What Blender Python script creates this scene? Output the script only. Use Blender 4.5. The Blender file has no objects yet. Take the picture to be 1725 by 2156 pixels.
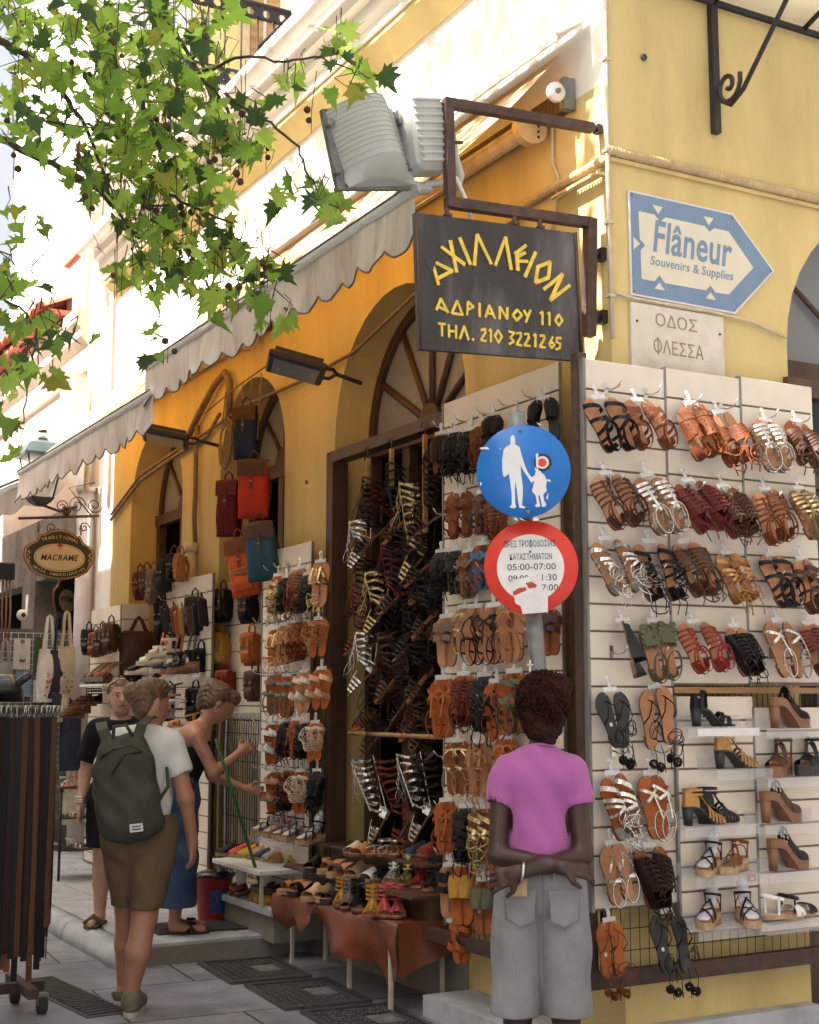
import bpy, bmesh, math, random
import numpy as np
from mathutils import Vector, Matrix, noise as mnoise
random.seed(7)
rng = np.random.default_rng(5)
C = bpy.context.scene.collection
sc = bpy.context.scene
R = math.radians

# ------------------------------------------------------------------ camera
FPX, HZ, CX, CY, IMH = 2907.0, 1476.0, 862.5, 1078.0, 2156.0
PITCH = math.atan((HZ - CY) / FPX)
YAW = R(28.8)
CAM = Vector((-3.798, -4.975, 1.55))
cd = bpy.data.cameras.new("camera")
cam = bpy.data.objects.new("camera", cd)
C.objects.link(cam)
cam.location = CAM
cam.rotation_euler = (R(90) + PITCH, 0, -YAW)
cd.sensor_fit = 'VERTICAL'
cd.sensor_height = 36.0
cd.lens = 36.0 * FPX / IMH
cd.clip_start = 0.05
cd.clip_end = 500
sc.camera = cam

# ------------------------------------------------------------------ light
SUN_EL, SUN_AZ = R(50), R(-84)      # azimuth measured from +y towards +x
sun_dir = Vector((math.sin(SUN_AZ) * math.cos(SUN_EL), math.cos(SUN_AZ) * math.cos(SUN_EL), math.sin(SUN_EL)))
w = bpy.data.worlds.new("World")
sc.world = w
w.use_nodes = True
nt = w.node_tree
nt.nodes.clear()
sky = nt.nodes.new('ShaderNodeTexSky')
sky.sky_type = 'NISHITA'
sky.sun_disc = False
sky.sun_elevation = SUN_EL
sky.sun_rotation = SUN_AZ
sky.air_density = 1.0
sky.dust_density = 9.0
sky.ozone_density = 0.2
bg = nt.nodes.new('ShaderNodeBackground')
bg.inputs['Strength'].default_value = 0.09
wo = nt.nodes.new('ShaderNodeOutputWorld')
hz = nt.nodes.new('ShaderNodeHueSaturation'); hz.inputs['Saturation'].default_value = 0.22   # hazy midday sky
nt.links.new(sky.outputs[0], hz.inputs['Color'])
nt.links.new(hz.outputs[0], bg.inputs[0])
nt.links.new(bg.outputs[0], wo.inputs[0])
sl = bpy.data.lights.new("sun", 'SUN')
sl.energy = 5.0
sl.angle = R(0.5)
sl.color = (1.0, 0.95, 0.87)
so = bpy.data.objects.new("sun", sl)
C.objects.link(so)
so.rotation_euler = sun_dir.to_track_quat('Z', 'Y').to_euler()
vs = sc.view_settings
vs.view_transform = 'Standard'
vs.look = 'None'
vs.gamma = 1.0
vs.exposure = 1.98
sc.cycles.max_bounces = 8
sc.cycles.diffuse_bounces = 5
sc.cycles.use_denoising = True

# ------------------------------------------------------------------ rays onto real planes (photo pixel on the 1725 x 2156 grid)
F0 = Vector((math.sin(YAW), math.cos(YAW), 0))
R0 = Vector((math.cos(YAW), -math.sin(YAW), 0))
Z0 = Vector((0, 0, 1))
FW = F0 * math.cos(PITCH) + Z0 * math.sin(PITCH)
UPV = -F0 * math.sin(PITCH) + Z0 * math.cos(PITCH)
def ray(u, v): return R0 * (u - CX) + UPV * (CY - v) + FW * FPX
def onx(u, v, x=0.0):
    d = ray(u, v); return CAM + d * ((x - CAM.x) / d.x)
def ony(u, v, y=0.0):
    d = ray(u, v); return CAM + d * ((y - CAM.y) / d.y)
def onz(u, v, z=0.0):
    d = ray(u, v); return CAM + d * ((z - CAM.z) / d.z)
def dep(u, v, D): return CAM + ray(u, v) * (D / FPX)

# ------------------------------------------------------------------ materials
MATS = {}
def lin(c):
    return tuple(((x / 255.0) / 12.92 if x / 255.0 <= 0.04045 else ((x / 255.0 + 0.055) / 1.055) ** 2.4) for x in c)
def mat(name, col, rough=0.6, var=0.12, scale=8.0, bump=0.0, bscale=60.0, metal=0.0, spec=0.5, stain=None, stain_scale=1.5,
        stain_amt=0.5, stretch=(1, 1, 1), transl=None, transl_fac=0.4, alpha=None, rvar=0.0, obj_rand=0.0, detail=4.0, coord='Object', sheen=0.0):
    if name in MATS: return MATS[name]
    m = bpy.data.materials.new(name); m.use_nodes = True
    t = m.node_tree; N = t.nodes; L = t.links
    b = N['Principled BSDF']
    b.inputs['Roughness'].default_value = rough
    b.inputs['Metallic'].default_value = metal
    b.inputs['Specular IOR Level'].default_value = spec
    if sheen: b.inputs['Sheen Weight'].default_value = sheen
    tc = N.new('ShaderNodeTexCoord'); mp = N.new('ShaderNodeMapping')
    mp.inputs['Scale'].default_value = stretch
    L.new(tc.outputs[coord], mp.inputs[0])
    n = N.new('ShaderNodeTexNoise'); n.inputs['Scale'].default_value = scale; n.inputs['Detail'].default_value = detail
    L.new(mp.outputs[0], n.inputs[0])
    rp = N.new('ShaderNodeMapRange'); rp.inputs[1].default_value = 0.3; rp.inputs[2].default_value = 0.7
    rp.inputs[3].default_value = 1 - var; rp.inputs[4].default_value = 1 + var
    L.new(n.outputs[0], rp.inputs[0])
    vm = N.new('ShaderNodeVectorMath'); vm.operation = 'SCALE'
    vm.inputs[0].default_value = col[:3]
    L.new(rp.outputs[0], vm.inputs['Scale'])
    cur = vm.outputs[0]
    if obj_rand:
        oi = N.new('ShaderNodeObjectInfo'); r2 = N.new('ShaderNodeMapRange')
        r2.inputs[3].default_value = 1 - obj_rand; r2.inputs[4].default_value = 1 + obj_rand
        L.new(oi.outputs['Random'], r2.inputs[0])
        v2 = N.new('ShaderNodeVectorMath'); v2.operation = 'SCALE'
        L.new(cur, v2.inputs[0]); L.new(r2.outputs[0], v2.inputs['Scale']); cur = v2.outputs[0]
    if stain is not None:
        n2 = N.new('ShaderNodeTexNoise'); n2.inputs['Scale'].default_value = stain_scale; n2.inputs['Detail'].default_value = 6
        n2.inputs['Roughness'].default_value = 0.65
        L.new(mp.outputs[0], n2.inputs[0])
        r3 = N.new('ShaderNodeMapRange'); r3.inputs[1].default_value = 0.5; r3.inputs[2].default_value = 0.72
        r3.inputs[3].default_value = 0; r3.inputs[4].default_value = stain_amt
        L.new(n2.outputs[0], r3.inputs[0])
        mx = N.new('ShaderNodeMix'); mx.data_type = 'RGBA'
        L.new(r3.outputs[0], mx.inputs[0]); L.new(cur, mx.inputs[6]); mx.inputs[7].default_value = (*stain[:3], 1)
        cur = mx.outputs[2]
    L.new(cur, b.inputs['Base Color'])
    if rvar:
        r4 = N.new('ShaderNodeMapRange'); r4.inputs[3].default_value = max(0, rough - rvar); r4.inputs[4].default_value = min(1, rough + rvar)
        L.new(n.outputs[0], r4.inputs[0]); L.new(r4.outputs[0], b.inputs['Roughness'])
    if bump:
        nb = N.new('ShaderNodeTexNoise'); nb.inputs['Scale'].default_value = bscale; nb.inputs['Detail'].default_value = 5
        L.new(mp.outputs[0], nb.inputs[0])
        bp = N.new('ShaderNodeBump'); bp.inputs['Strength'].default_value = bump; bp.inputs['Distance'].default_value = 0.01
        L.new(nb.outputs[0], bp.inputs['Height']); L.new(bp.outputs[0], b.inputs['Normal'])
    if transl is not None:
        tr = N.new('ShaderNodeBsdfTranslucent'); tr.inputs[0].default_value = (*transl[:3], 1)
        ms = N.new('ShaderNodeMixShader'); ms.inputs[0].default_value = transl_fac
        out = N['Material Output']
        L.new(b.outputs[0], ms.inputs[1]); L.new(tr.outputs[0], ms.inputs[2]); L.new(ms.outputs[0], out.inputs[0])
    if alpha is not None:
        b.inputs['Alpha'].default_value = alpha
    MATS[name] = m
    return m
def M(n): return MATS[n]

# walls
mat('yellow_plaster', (0.62, 0.478, 0.215), 0.85, 0.09, 3.2, 0.4, 34, spec=0.2, stain=(0.36, 0.26, 0.11), stain_scale=2.0, stain_amt=0.5, stretch=(1, 1, .3), coord='Object')
mat('ochre_plaster', (0.60, 0.43, 0.16), 0.85, 0.10, 2.0, 0.3, 40, spec=0.2, stain=(0.33, 0.22, 0.09), stain_scale=1.2, stain_amt=0.5, stretch=(1, 1, .3))
mat('cream_glare_plaster', (0.82, 0.78, 0.69), 0.85, 0.05, 1.5, 0.2, 40, spec=0.2, stain=(0.6, 0.5, 0.33), stain_scale=0.8, stain_amt=0.4, stretch=(1, 1, .35))  # plain cream; on the upper shop wall it paints in sun glare
mat('white_plaster', (0.78, 0.73, 0.66), 0.85, 0.06, 1.6, 0.2, 40, spec=0.2, stain=(0.55, 0.45, 0.36), stain_scale=1.1, stain_amt=0.45, stretch=(1, 1, .5))
mat('pink_plaster', (0.68, 0.55, 0.46), 0.85, 0.10, 1.6, 0.3, 40, spec=0.2, stain=(0.42, 0.33, 0.27), stain_scale=1.4, stain_amt=0.6)
mat('grey_render', (0.27, 0.235, 0.20), 0.9, 0.18, 3, 0.4, 35, spec=0.2, stain=(0.12, 0.09, 0.07), stain_scale=2.5, stain_amt=0.7)
mat('marble', (0.46, 0.46, 0.50), 0.55, 0.16, 5, 0.3, 50, stain=(0.20, 0.185, 0.185), stain_scale=3.5, stain_amt=0.6)
mat('marble_plaque', (0.62, 0.56, 0.49), 0.6, 0.10, 7, 0.15, 60, stain=(0.42, 0.33, 0.26), stain_scale=5, stain_amt=0.5)
mat('dark_wood', (0.075, 0.036, 0.02), 0.5, 0.3, 14, 0.15, 60, stretch=(1, 1, .12), coord='Object')
mat('black_board', (0.028, 0.024, 0.026), 0.42, 0.5, 5, 0.1, 60, stain=(0.15, 0.135, 0.14), stain_scale=4.5, stain_amt=0.8, stretch=(1, 1, .3))
mat('rust_iron', (0.062, 0.033, 0.025), 0.65, 0.35, 25, 0.3, 120, stain=(0.13, 0.055, 0.03), stain_scale=9, stain_amt=0.6)
mat('black_iron', (0.022, 0.018, 0.018), 0.55, 0.3, 25, 0.25, 120)
mat('tile_red', (0.48, 0.13, 0.07), 0.8, 0.25, 9, 0.3, 60)
mat('slat_cream', (0.70, 0.62, 0.52), 0.42, 0.05, 5, 0.05, 30, stain=(0.55, 0.46, 0.36), stain_scale=2.2, stain_amt=0.5, obj_rand=0.04)
mat('slat_groove', (0.16, 0.12, 0.09), 0.6, 0.2, 10)
mat('slat_side', (0.23, 0.22, 0.21), 0.4, 0.1, 10, metal=0.4)
mat('raw_wood', (0.34, 0.19, 0.075), 0.7, 0.35, 16, 0.3, 80, stretch=(.2, 1, 1))
mat('steel', (0.55, 0.54, 0.52), 0.28, 0.1, 20, metal=0.95)
mat('zinc', (0.22, 0.23, 0.23), 0.55, 0.25, 14, 0.2, 60, metal=0.55, stain=(0.10, 0.10, 0.10), stain_scale=6, stain_amt=0.6)
mat('dark_steel', (0.10, 0.095, 0.09), 0.38, 0.2, 20, metal=0.8)
mat('grey_paint', (0.47, 0.48, 0.45), 0.45, 0.06, 8, 0.05, 60, stain=(0.30, 0.31, 0.29), stain_scale=5, stain_amt=0.35)
mat('white_paint', (0.76, 0.73, 0.70), 0.5, 0.06, 9, stain=(0.5, 0.44, 0.38), stain_scale=4, stain_amt=0.4)
mat('tan_paint', (0.52, 0.38, 0.20), 0.5, 0.12, 12, stain=(0.25, 0.15, 0.08), stain_scale=7, stain_amt=0.4)
mat('plaster_pipe', (0.62, 0.50, 0.33), 0.6, 0.12, 6, stain=(0.36, 0.26, 0.17), stain_scale=4, stain_amt=0.5)
mat('grey_pipe', (0.55, 0.50, 0.50), 0.55, 0.1, 6, stain=(0.38, 0.33, 0.32), stain_scale=4, stain_amt=0.5)
mat('cable', (0.20, 0.13, 0.08), 0.7, 0.2, 20)
mat('pale_cable', (0.55, 0.47, 0.34), 0.7, 0.15, 20)
mat('black_plastic', (0.018, 0.017, 0.018), 0.4, 0.2, 20)
mat('awning_cloth', (0.60, 0.42, 0.24), 0.85, 0.10, 9, 0.15, 90, transl=(0.90, 0.46, 0.08), transl_fac=0.32, spec=0.1)
mat('valance_cloth', (0.62, 0.56, 0.52), 0.85, 0.08, 7, 0.15, 90, transl=(0.62, 0.54, 0.48), transl_fac=0.25, spec=0.1, stain=(0.22, 0.18, 0.155), stain_scale=6, stain_amt=0.75, stretch=(1, 1, .16))
mat('trim_grey', (0.16, 0.14, 0.13), 0.8, 0.2, 10)
mat('sign_blue', (0.0, 0.13, 0.47), 0.35, 0.05, 6, stain=(0.02, 0.17, 0.50), stain_scale=5, stain_amt=0.5)
mat('sign_red', (0.62, 0.035, 0.02), 0.35, 0.06, 6)
mat('sign_white', (0.66, 0.64, 0.63), 0.4, 0.04, 6)
mat('paper_white', (0.66, 0.62, 0.62), 0.8, 0.06, 20)
mat('ink_black', (0.02, 0.018, 0.02), 0.6, 0.1, 20)
mat('flaneur_blue', (0.16, 0.24, 0.36), 0.45, 0.05, 5, stain=(0.19, 0.27, 0.39), stain_scale=5, stain_amt=0.5)
mat('flaneur_cream', (0.66, 0.60, 0.47), 0.5, 0.04, 5)
mat('gold_paint', (0.72, 0.50, 0.07), 0.5, 0.18, 30)
mat('macrame_green', (0.03, 0.035, 0.025), 0.5, 0.15, 9)
mat('macrame_cream', (0.60, 0.50, 0.33), 0.5, 0.06, 7)
mat('macrame_brown', (0.22, 0.10, 0.05), 0.5, 0.15, 9)
mat('poppy_red', (0.40, 0.04, 0.03), 0.6, 0.1, 9)
mat('gilt', (0.42, 0.33, 0.16), 0.5, 0.15, 20)
mat('lamp_green', (0.06, 0.085, 0.09), 0.45, 0.15, 9)
mat('carved_grey', (0.27, 0.215, 0.165), 0.8, 0.1, 9)
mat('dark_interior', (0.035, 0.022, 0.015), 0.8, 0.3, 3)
mat('floor_tile', (0.15, 0.11, 0.08), 0.6, 0.2, 5)
mat('rubber', (0.035, 0.033, 0.034), 0.8, 0.2, 20, 0.3, 80)
mat('asphalt', (0.13, 0.13, 0.135), 0.75, 0.12, 7, 0.25, 120, stain=(0.085, 0.083, 0.085), stain_scale=1.3, stain_amt=0.6)
mat('grate_iron', (0.075, 0.072, 0.072), 0.5, 0.25, 20, 0.3, 120, metal=0.3)
def glass(name, tint, rough, tr):
    m = bpy.data.materials.new(name); m.use_nodes = True
    t = m.node_tree; b = t.nodes['Principled BSDF']
    b.inputs['Base Color'].default_value = (*tint, 1); b.inputs['Roughness'].default_value = rough
    b.inputs['Transmission Weight'].default_value = tr; b.inputs['IOR'].default_value = 1.15
    b.inputs['Specular IOR Level'].default_value = 0.8
    MATS[name] = m
    return m
glass('frosted_glass', (0.86, 0.86, 0.88), 0.5, 0.85)
glass('window_glass', (0.30, 0.29, 0.28), 0.08, 0.3)
glass('milky_pane', (0.24, 0.25, 0.26), 0.25, 0.05)
def thin_clear(name, col=(0.9, 0.9, 0.92), fac=0.75):
    m = bpy.data.materials.new(name); m.use_nodes = True
    t = m.node_tree; b = t.nodes['Principled BSDF']; b.inputs['Base Color'].default_value = (*col, 1); b.inputs['Roughness'].default_value = 0.12
    tb = t.nodes.new('ShaderNodeBsdfTransparent'); tb.inputs[0].default_value = (0.96, 0.96, 0.97, 1)
    ms = t.nodes.new('ShaderNodeMixShader'); ms.inputs[0].default_value = fac
    t.links.new(b.outputs[0], ms.inputs[1]); t.links.new(tb.outputs[0], ms.inputs[2]); t.links.new(ms.outputs[0], t.nodes['Material Output'].inputs[0])
    MATS[name] = m
    return m
thin_clear('clear_acrylic', (0.8, 0.78, 0.78), 0.84)
thin_clear('clear_plastic', (0.85, 0.82, 0.82), 0.55)
thin_clear('milky_plastic', (0.74, 0.72, 0.77), 0.45)

# ------------------------------------------------------------------ mesh builder
class MB:
    def __init__(s): s.v = []; s.f = []; s.mi = []; s.m = 0; s.mats = []; s.sm = []; s.smooth = False
    def use(s, name):
        if name not in s.mats: s.mats.append(name)
        s.m = s.mats.index(name); return s
    def add(s, vs, fs):
        o = len(s.v); s.v.extend([tuple(p) for p in vs])
        for f in fs: s.f.append(tuple(i + o for i in f)); s.mi.append(s.m); s.sm.append(s.smooth)
    def box(s, a, b, M4=None):
        x0, y0, z0 = a; x1, y1, z1 = b
        vs = [(x0, y0, z0), (x1, y0, z0), (x1, y1, z0), (x0, y1, z0), (x0, y0, z1), (x1, y0, z1), (x1, y1, z1), (x0, y1, z1)]
        if M4: vs = [M4 @ Vector(p) for p in vs]
        s.add(vs, [(0, 3, 2, 1), (4, 5, 6, 7), (0, 1, 5, 4), (1, 2, 6, 5), (2, 3, 7, 6), (3, 0, 4, 7)])
    def cbox(s, c, d, rot=None, bev=0.0):
        M4 = Matrix.Translation(Vector(c)) @ (rot.to_4x4() if rot else Matrix.Identity(4))
        h = Vector(d) / 2
        if bev <= 0: s.box(-h, h, M4); return
        b = min(bev, min(h) * .9)
        vs = []; idx = {}
        for sx in (-1, 1):
            for sy in (-1, 1):
                for sz in (-1, 1):
                    for k in range(3):
                        p = [sx * (h.x - b), sy * (h.y - b), sz * (h.z - b)]
                        p[k] = (sx, sy, sz)[k] * h[k]
                        idx[(sx, sy, sz, k)] = len(vs); vs.append(M4 @ Vector(p))
        fs = []
        for k in range(3):
            a, c2 = [(1, 2), (2, 0), (0, 1)][k]
            for sg in (-1, 1):
                q = []
                for (ua, uc) in ((-1, -1), (1, -1), (1, 1), (-1, 1)):
                    t = [0, 0, 0]; t[k] = sg; t[a] = ua; t[c2] = uc; q.append(idx[(*t, k)])
                fs.append(q if sg > 0 else q[::-1])
        for k in range(3):
            a, c2 = [(1, 2), (2, 0), (0, 1)][k]
            for ua in (-1, 1):
                for uc in (-1, 1):
                    q = []
                    for (sg, kk) in ((-1, a), (1, a), (1, c2), (-1, c2)):
                        t = [0, 0, 0]; t[k] = sg; t[a] = ua; t[c2] = uc; q.append(idx[(*t, kk)])
                    fs.append(q if ua * uc < 0 else q[::-1])
        for sx in (-1, 1):
            for sy in (-1, 1):
                for sz in (-1, 1):
                    q = [idx[(sx, sy, sz, k)] for k in range(3)]
                    fs.append(q if sx * sy * sz > 0 else q[::-1])
        s.add(vs, fs)
    def tube(s, pts, r, n=8, cap=True, closed=False):
        pts = [Vector(p) for p in pts]
        rs = r if isinstance(r, (list, tuple)) else [r] * len(pts)
        up = None; rings = []
        k = len(pts)
        for i, p in enumerate(pts):
            if closed: t = pts[(i + 1) % k] - pts[i - 1]
            else: t = pts[min(i + 1, k - 1)] - pts[max(i - 1, 0)]
            if t.length < 1e-9: t = Vector((0, 0, 1))
            t.normalize()
            if up is None:
                up = Vector((0, 0, 1)) if abs(t.z) < .9 else Vector((1, 0, 0))
            a = t.cross(up)
            if a.length < 1e-6: a = t.cross(Vector((0, 1, 0)))
            a.normalize(); up = a.cross(t).normalized()
            rings.append([p + (a * math.cos(6.28318 * j / n) + up * math.sin(6.28318 * j / n)) * rs[i] for j in range(n)])
        vs = [q for rg in rings for q in rg]; fs = []
        for i in range(k if closed else k - 1):
            i2 = (i + 1) % k
            for j in range(n):
                fs.append((i * n + j, i2 * n + j, i2 * n + (j + 1) % n, i * n + (j + 1) % n))
        if cap and not closed:
            fs.append(tuple(range(n))); fs.append(tuple((k - 1) * n + j for j in range(n))[::-1])
        sm = s.smooth; s.smooth = True; s.add(vs, fs); s.smooth = sm
    def ribbon(s, pts, nrm, w, t=0.003, cap=True):
        """strap: centre line pts, nrm = per-point surface normal, width w (number or list), thickness t"""
        pts = [Vector(p) for p in pts]; k = len(pts)
        ws = w if isinstance(w, (list, tuple)) else [w] * k
        vs = []
        for i, p in enumerate(pts):
            tg = (pts[min(i + 1, k - 1)] - pts[max(i - 1, 0)])
            if tg.length < 1e-9: tg = Vector((1, 0, 0))
            tg.normalize()
            nn = Vector(nrm[i] if isinstance(nrm, list) else nrm)
            b = tg.cross(nn)
            if b.length < 1e-6: b = Vector((0, 1, 0))
            b.normalize(); nn = b.cross(tg).normalized()
            h = ws[i] / 2
            vs += [p - b * h, p + b * h, p + b * h + nn * t, p - b * h + nn * t]
        fs = []
        for i in range(k - 1):
            a = i * 4; c = a + 4
            for j in range(4): fs.append((a + j, a + (j + 1) % 4, c + (j + 1) % 4, c + j))
        if cap: fs += [(3, 2, 1, 0), tuple(4 * (k - 1) + j for j in range(4))]
        s.add(vs, fs)
    def prism(s, poly, z0, z1, M4=None):
        """poly in local xy, extruded z0..z1"""
        n = len(poly); vs = [Vector((p[0], p[1], z0)) for p in poly] + [Vector((p[0], p[1], z1)) for p in poly]
        if M4: vs = [M4 @ p for p in vs]
        fs = [tuple(range(n))[::-1], tuple(range(n, 2 * n))] + [(i, (i + 1) % n, n + (i + 1) % n, n + i) for i in range(n)]
        s.add(vs, fs)
    def lathe(s, prof, n=24, M4=None, cap=True):
        vs = []; fs = []
        for (r_, z) in prof:
            for j in range(n):
                a = 6.283185 * j / n; p = Vector((r_ * math.cos(a), r_ * math.sin(a), z)); vs.append(M4 @ p if M4 else p)
        k = len(prof)
        for i in range(k - 1):
            for j in range(n): fs.append((i * n + j, i * n + (j + 1) % n, (i + 1) * n + (j + 1) % n, (i + 1) * n + j))
        if cap: fs += [tuple(range(n))[::-1], tuple((k - 1) * n + j for j in range(n))]
        sm = s.smooth; s.smooth = True; s.add(vs, fs); s.smooth = sm
    def loft(s, rings, cap=True, closed=True):
        n = len(rings[0]); vs = [p for r_ in rings for p in r_]; fs = []
        for i in range(len(rings) - 1):
            for j in range(n if closed else n - 1):
                fs.append((i * n + j, i * n + (j + 1) % n, (i + 1) * n + (j + 1) % n, (i + 1) * n + j))
        if cap and closed: fs += [tuple(range(n))[::-1], tuple((len(rings) - 1) * n + j for j in range(n))]
        sm = s.smooth; s.smooth = True; s.add(vs, fs); s.smooth = sm
    def grid(s, P, sm=True):
        """P[i][j] points"""
        ni, nj = len(P), len(P[0]); vs = [p for r_ in P for p in r_]
        fs = [(i * nj + j, (i + 1) * nj + j, (i + 1) * nj + j + 1, i * nj + j + 1) for i in range(ni - 1) for j in range(nj - 1)]
        o = s.smooth; s.smooth = sm; s.add(vs, fs); s.smooth = o
    def ball(s, c, r, n=8, sc3=(1, 1, 1)):
        c = Vector(c); rings = []
        for i in range(1, n):
            a = math.pi * i / n
            rings.append([c + Vector((r * math.sin(a) * math.cos(6.28318 * j / n) * sc3[0], r * math.sin(a) * math.sin(6.28318 * j / n) * sc3[1], -r * math.cos(a) * sc3[2])) for j in range(n)])
        s.loft(rings)
    def mesh(s, name):
        me = bpy.data.meshes.new(name)
        me.from_pydata([tuple(p) for p in s.v], [], s.f)
        for nm in s.mats: me.materials.append(MATS[nm])
        me.polygons.foreach_set('material_index', s.mi)
        me.polygons.foreach_set('use_smooth', s.sm)
        me.update()
        bm = bmesh.new(); bm.from_mesh(me); bmesh.ops.recalc_face_normals(bm, faces=bm.faces); bm.to_mesh(me); bm.free()
        return me
    def build(s, name, parent=None, loc=None):
        o = bpy.data.objects.new(name, s.mesh(name)); C.objects.link(o)
        if parent is not None: o.parent = parent
        if loc is not None: o.location = loc
        return o
def nb(mt, smooth=False):
    m = MB(); m.use(mt); m.smooth = smooth; return m
def tag(o, label, cat, group=None, kind=None):
    o['label'] = label; o['category'] = cat
    if group: o['group'] = group
    if kind: o['kind'] = kind
    return o
def struct(o, kind='structure'):
    o['kind'] = kind; return o
def thing(name, label, cat, loc=(0, 0, 0), rot=(0, 0, 0), group=None):
    o = bpy.data.objects.new(name, None); C.objects.link(o); o.empty_display_size = .1
    o.location = loc; o.rotation_euler = rot
    return tag(o, label, cat, group)
def dup(o, parent=None):
    c = o.copy(); C.objects.link(c)
    if parent is not None: c.parent = parent
    for ch in list(o.children): dup(ch, c)
    return c
def frame(o, ax, ay, az):
    """matrix with columns ax, ay, az and origin o"""
    m = Matrix.Identity(4)
    for i, a in enumerate((ax, ay, az)):
        a = Vector(a)
        for k in range(3): m[k][i] = a[k]
    for k in range(3): m[k][3] = o[k]
    return m
def text_mesh(s, size=1.0, shear=0.0, bold=0.0, depth=0.002, align='CENTER', spacing=1.0, res=3):
    cu = bpy.data.curves.new('lettering', 'FONT'); cu.body = s; cu.size = size; cu.shear = shear; cu.offset = bold
    cu.extrude = depth / 2; cu.align_x = align; cu.align_y = 'CENTER'; cu.space_character = spacing; cu.resolution_u = res
    o = bpy.data.objects.new('lettering', cu); C.objects.link(o)
    bpy.context.view_layer.update()
    me = bpy.data.meshes.new_from_object(o.evaluated_get(bpy.context.evaluated_depsgraph_get()))
    bpy.data.objects.remove(o); bpy.data.curves.remove(cu)
    return me
def text(s, M4, mt, parent, size=1.0, width=None, height=None, name='lettering', **k):
    """lettering mesh fitted to width / height, in the local xy plane of M4"""
    bar_ = None
    if 'Φ' in s:      # drawn as a ring with a stem
        i = s.index('Φ'); s = s.replace('Φ', 'Ο'); wd_ = lambda t_: max(v.co.x for v in text_mesh(t_, size, **{**k, 'align': 'LEFT'}).vertices)
        bar_ = (wd_(s[:i + 1]) - wd_('Ο') * .5) / wd_(s)
    me = text_mesh(s, size, **k)
    co = np.array([v.co[:] for v in me.vertices]) if len(me.vertices) else np.zeros((1, 3))
    lo, hi = co.min(0), co.max(0); c = (lo + hi) / 2
    sx = width / (hi[0] - lo[0]) if width else None
    sy = height / (hi[1] - lo[1]) if height else None
    sx = sx or sy or 1; sy = sy or sx
    for v in me.vertices:
        v.co = M4 @ Vector(((v.co.x - c[0]) * sx, (v.co.y - c[1]) * sy, v.co.z))
    me.materials.clear(); me.materials.append(MATS[mt])
    if bar_:
        w_, h_ = (hi[0] - lo[0]) * sx, (hi[1] - lo[1]) * sy; m = nb(mt); x = (bar_ - .5) * w_; m.box((x - h_ * .06, -h_ * .62, .0003), (x + h_ * .06, h_ * .62, .0012), M4); m.build('letter_stem', parent)
    o = bpy.data.objects.new(name, me); C.objects.link(o); o.parent = parent
    return o
# ================================================================== SETTING
def brick_mat(name, c1, c2, mortar, sx, sy, rough=0.6, bump=0.2, msize=0.012, var=0.15):
    m = bpy.data.materials.new(name); m.use_nodes = True
    t = m.node_tree; N = t.nodes; L = t.links; b = N['Principled BSDF']; b.inputs['Roughness'].default_value = rough
    b.inputs['Specular IOR Level'].default_value = 0.35
    tc = N.new('ShaderNodeTexCoord'); mp = N.new('ShaderNodeMapping'); L.new(tc.outputs['Object'], mp.inputs[0])
    mp.inputs['Rotation'].default_value = (0, 0, 0.06)
    br = N.new('ShaderNodeTexBrick'); L.new(mp.outputs[0], br.inputs[0])
    br.inputs['Color1'].default_value = (*c1, 1); br.inputs['Color2'].default_value = (*c2, 1); br.inputs['Mortar'].default_value = (*mortar, 1)
    br.inputs['Scale'].default_value = 1.0; br.inputs['Mortar Size'].default_value = msize; br.inputs['Brick Width'].default_value = sx; br.inputs['Row Height'].default_value = sy
    br.inputs['Mortar Smooth'].default_value = 0.3
    n = N.new('ShaderNodeTexNoise'); n.inputs['Scale'].default_value = 3.0; n.inputs['Detail'].default_value = 8; n.inputs['Roughness'].default_value = 0.7
    L.new(tc.outputs['Object'], n.inputs[0])
    rp = N.new('ShaderNodeMapRange'); rp.inputs[1].default_value = .3; rp.inputs[2].default_value = .7; rp.inputs[3].default_value = 1 - var; rp.inputs[4].default_value = 1 + var
    L.new(n.outputs[0], rp.inputs[0])
    vm = N.new('ShaderNodeVectorMath'); vm.operation = 'SCALE'; L.new(br.outputs[0], vm.inputs[0]); L.new(rp.outputs[0], vm.inputs['Scale'])
    L.new(vm.outputs[0], b.inputs['Base Color'])
    n2 = N.new('ShaderNodeTexNoise'); n2.inputs['Scale'].default_value = 90; L.new(tc.outputs['Object'], n2.inputs[0])
    ma = N.new('ShaderNodeMath'); ma.operation = 'MULTIPLY_ADD'; L.new(br.outputs['Fac'], ma.inputs[0]); ma.inputs[1].default_value = -1.5; L.new(n2.outputs[0], ma.inputs[2])
    bp = N.new('ShaderNodeBump'); bp.inputs['Strength'].default_value = bump; bp.inputs['Distance'].default_value = 0.008
    L.new(ma.outputs[0], bp.inputs['Height']); L.new(bp.outputs[0], b.inputs['Normal'])
    r2 = N.new('ShaderNodeMapRange'); r2.inputs[3].default_value = rough - .18; r2.inputs[4].default_value = rough + .15; L.new(n.outputs[0], r2.inputs[0]); L.new(r2.outputs[0], b.inputs['Roughness'])
    MATS[name] = m
brick_mat('street_stone', (0.215, 0.218, 0.25), (0.27, 0.27, 0.30), (0.055, 0.052, 0.055), 1.15, 0.85, 0.55, 0.45, 0.009, 0.45)
brick_mat('wall_board', (0.02, 0.015, 0.012), (0.03, 0.02, 0.015), (0.01, 0.01, 0.01), .9, .3)

m = nb('street_stone'); m.add([(-60, -60, 0), (60, -60, 0), (60, 80, 0), (-60, 80, 0)], [(0, 1, 2, 3)])
struct(m.build('street'))

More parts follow.
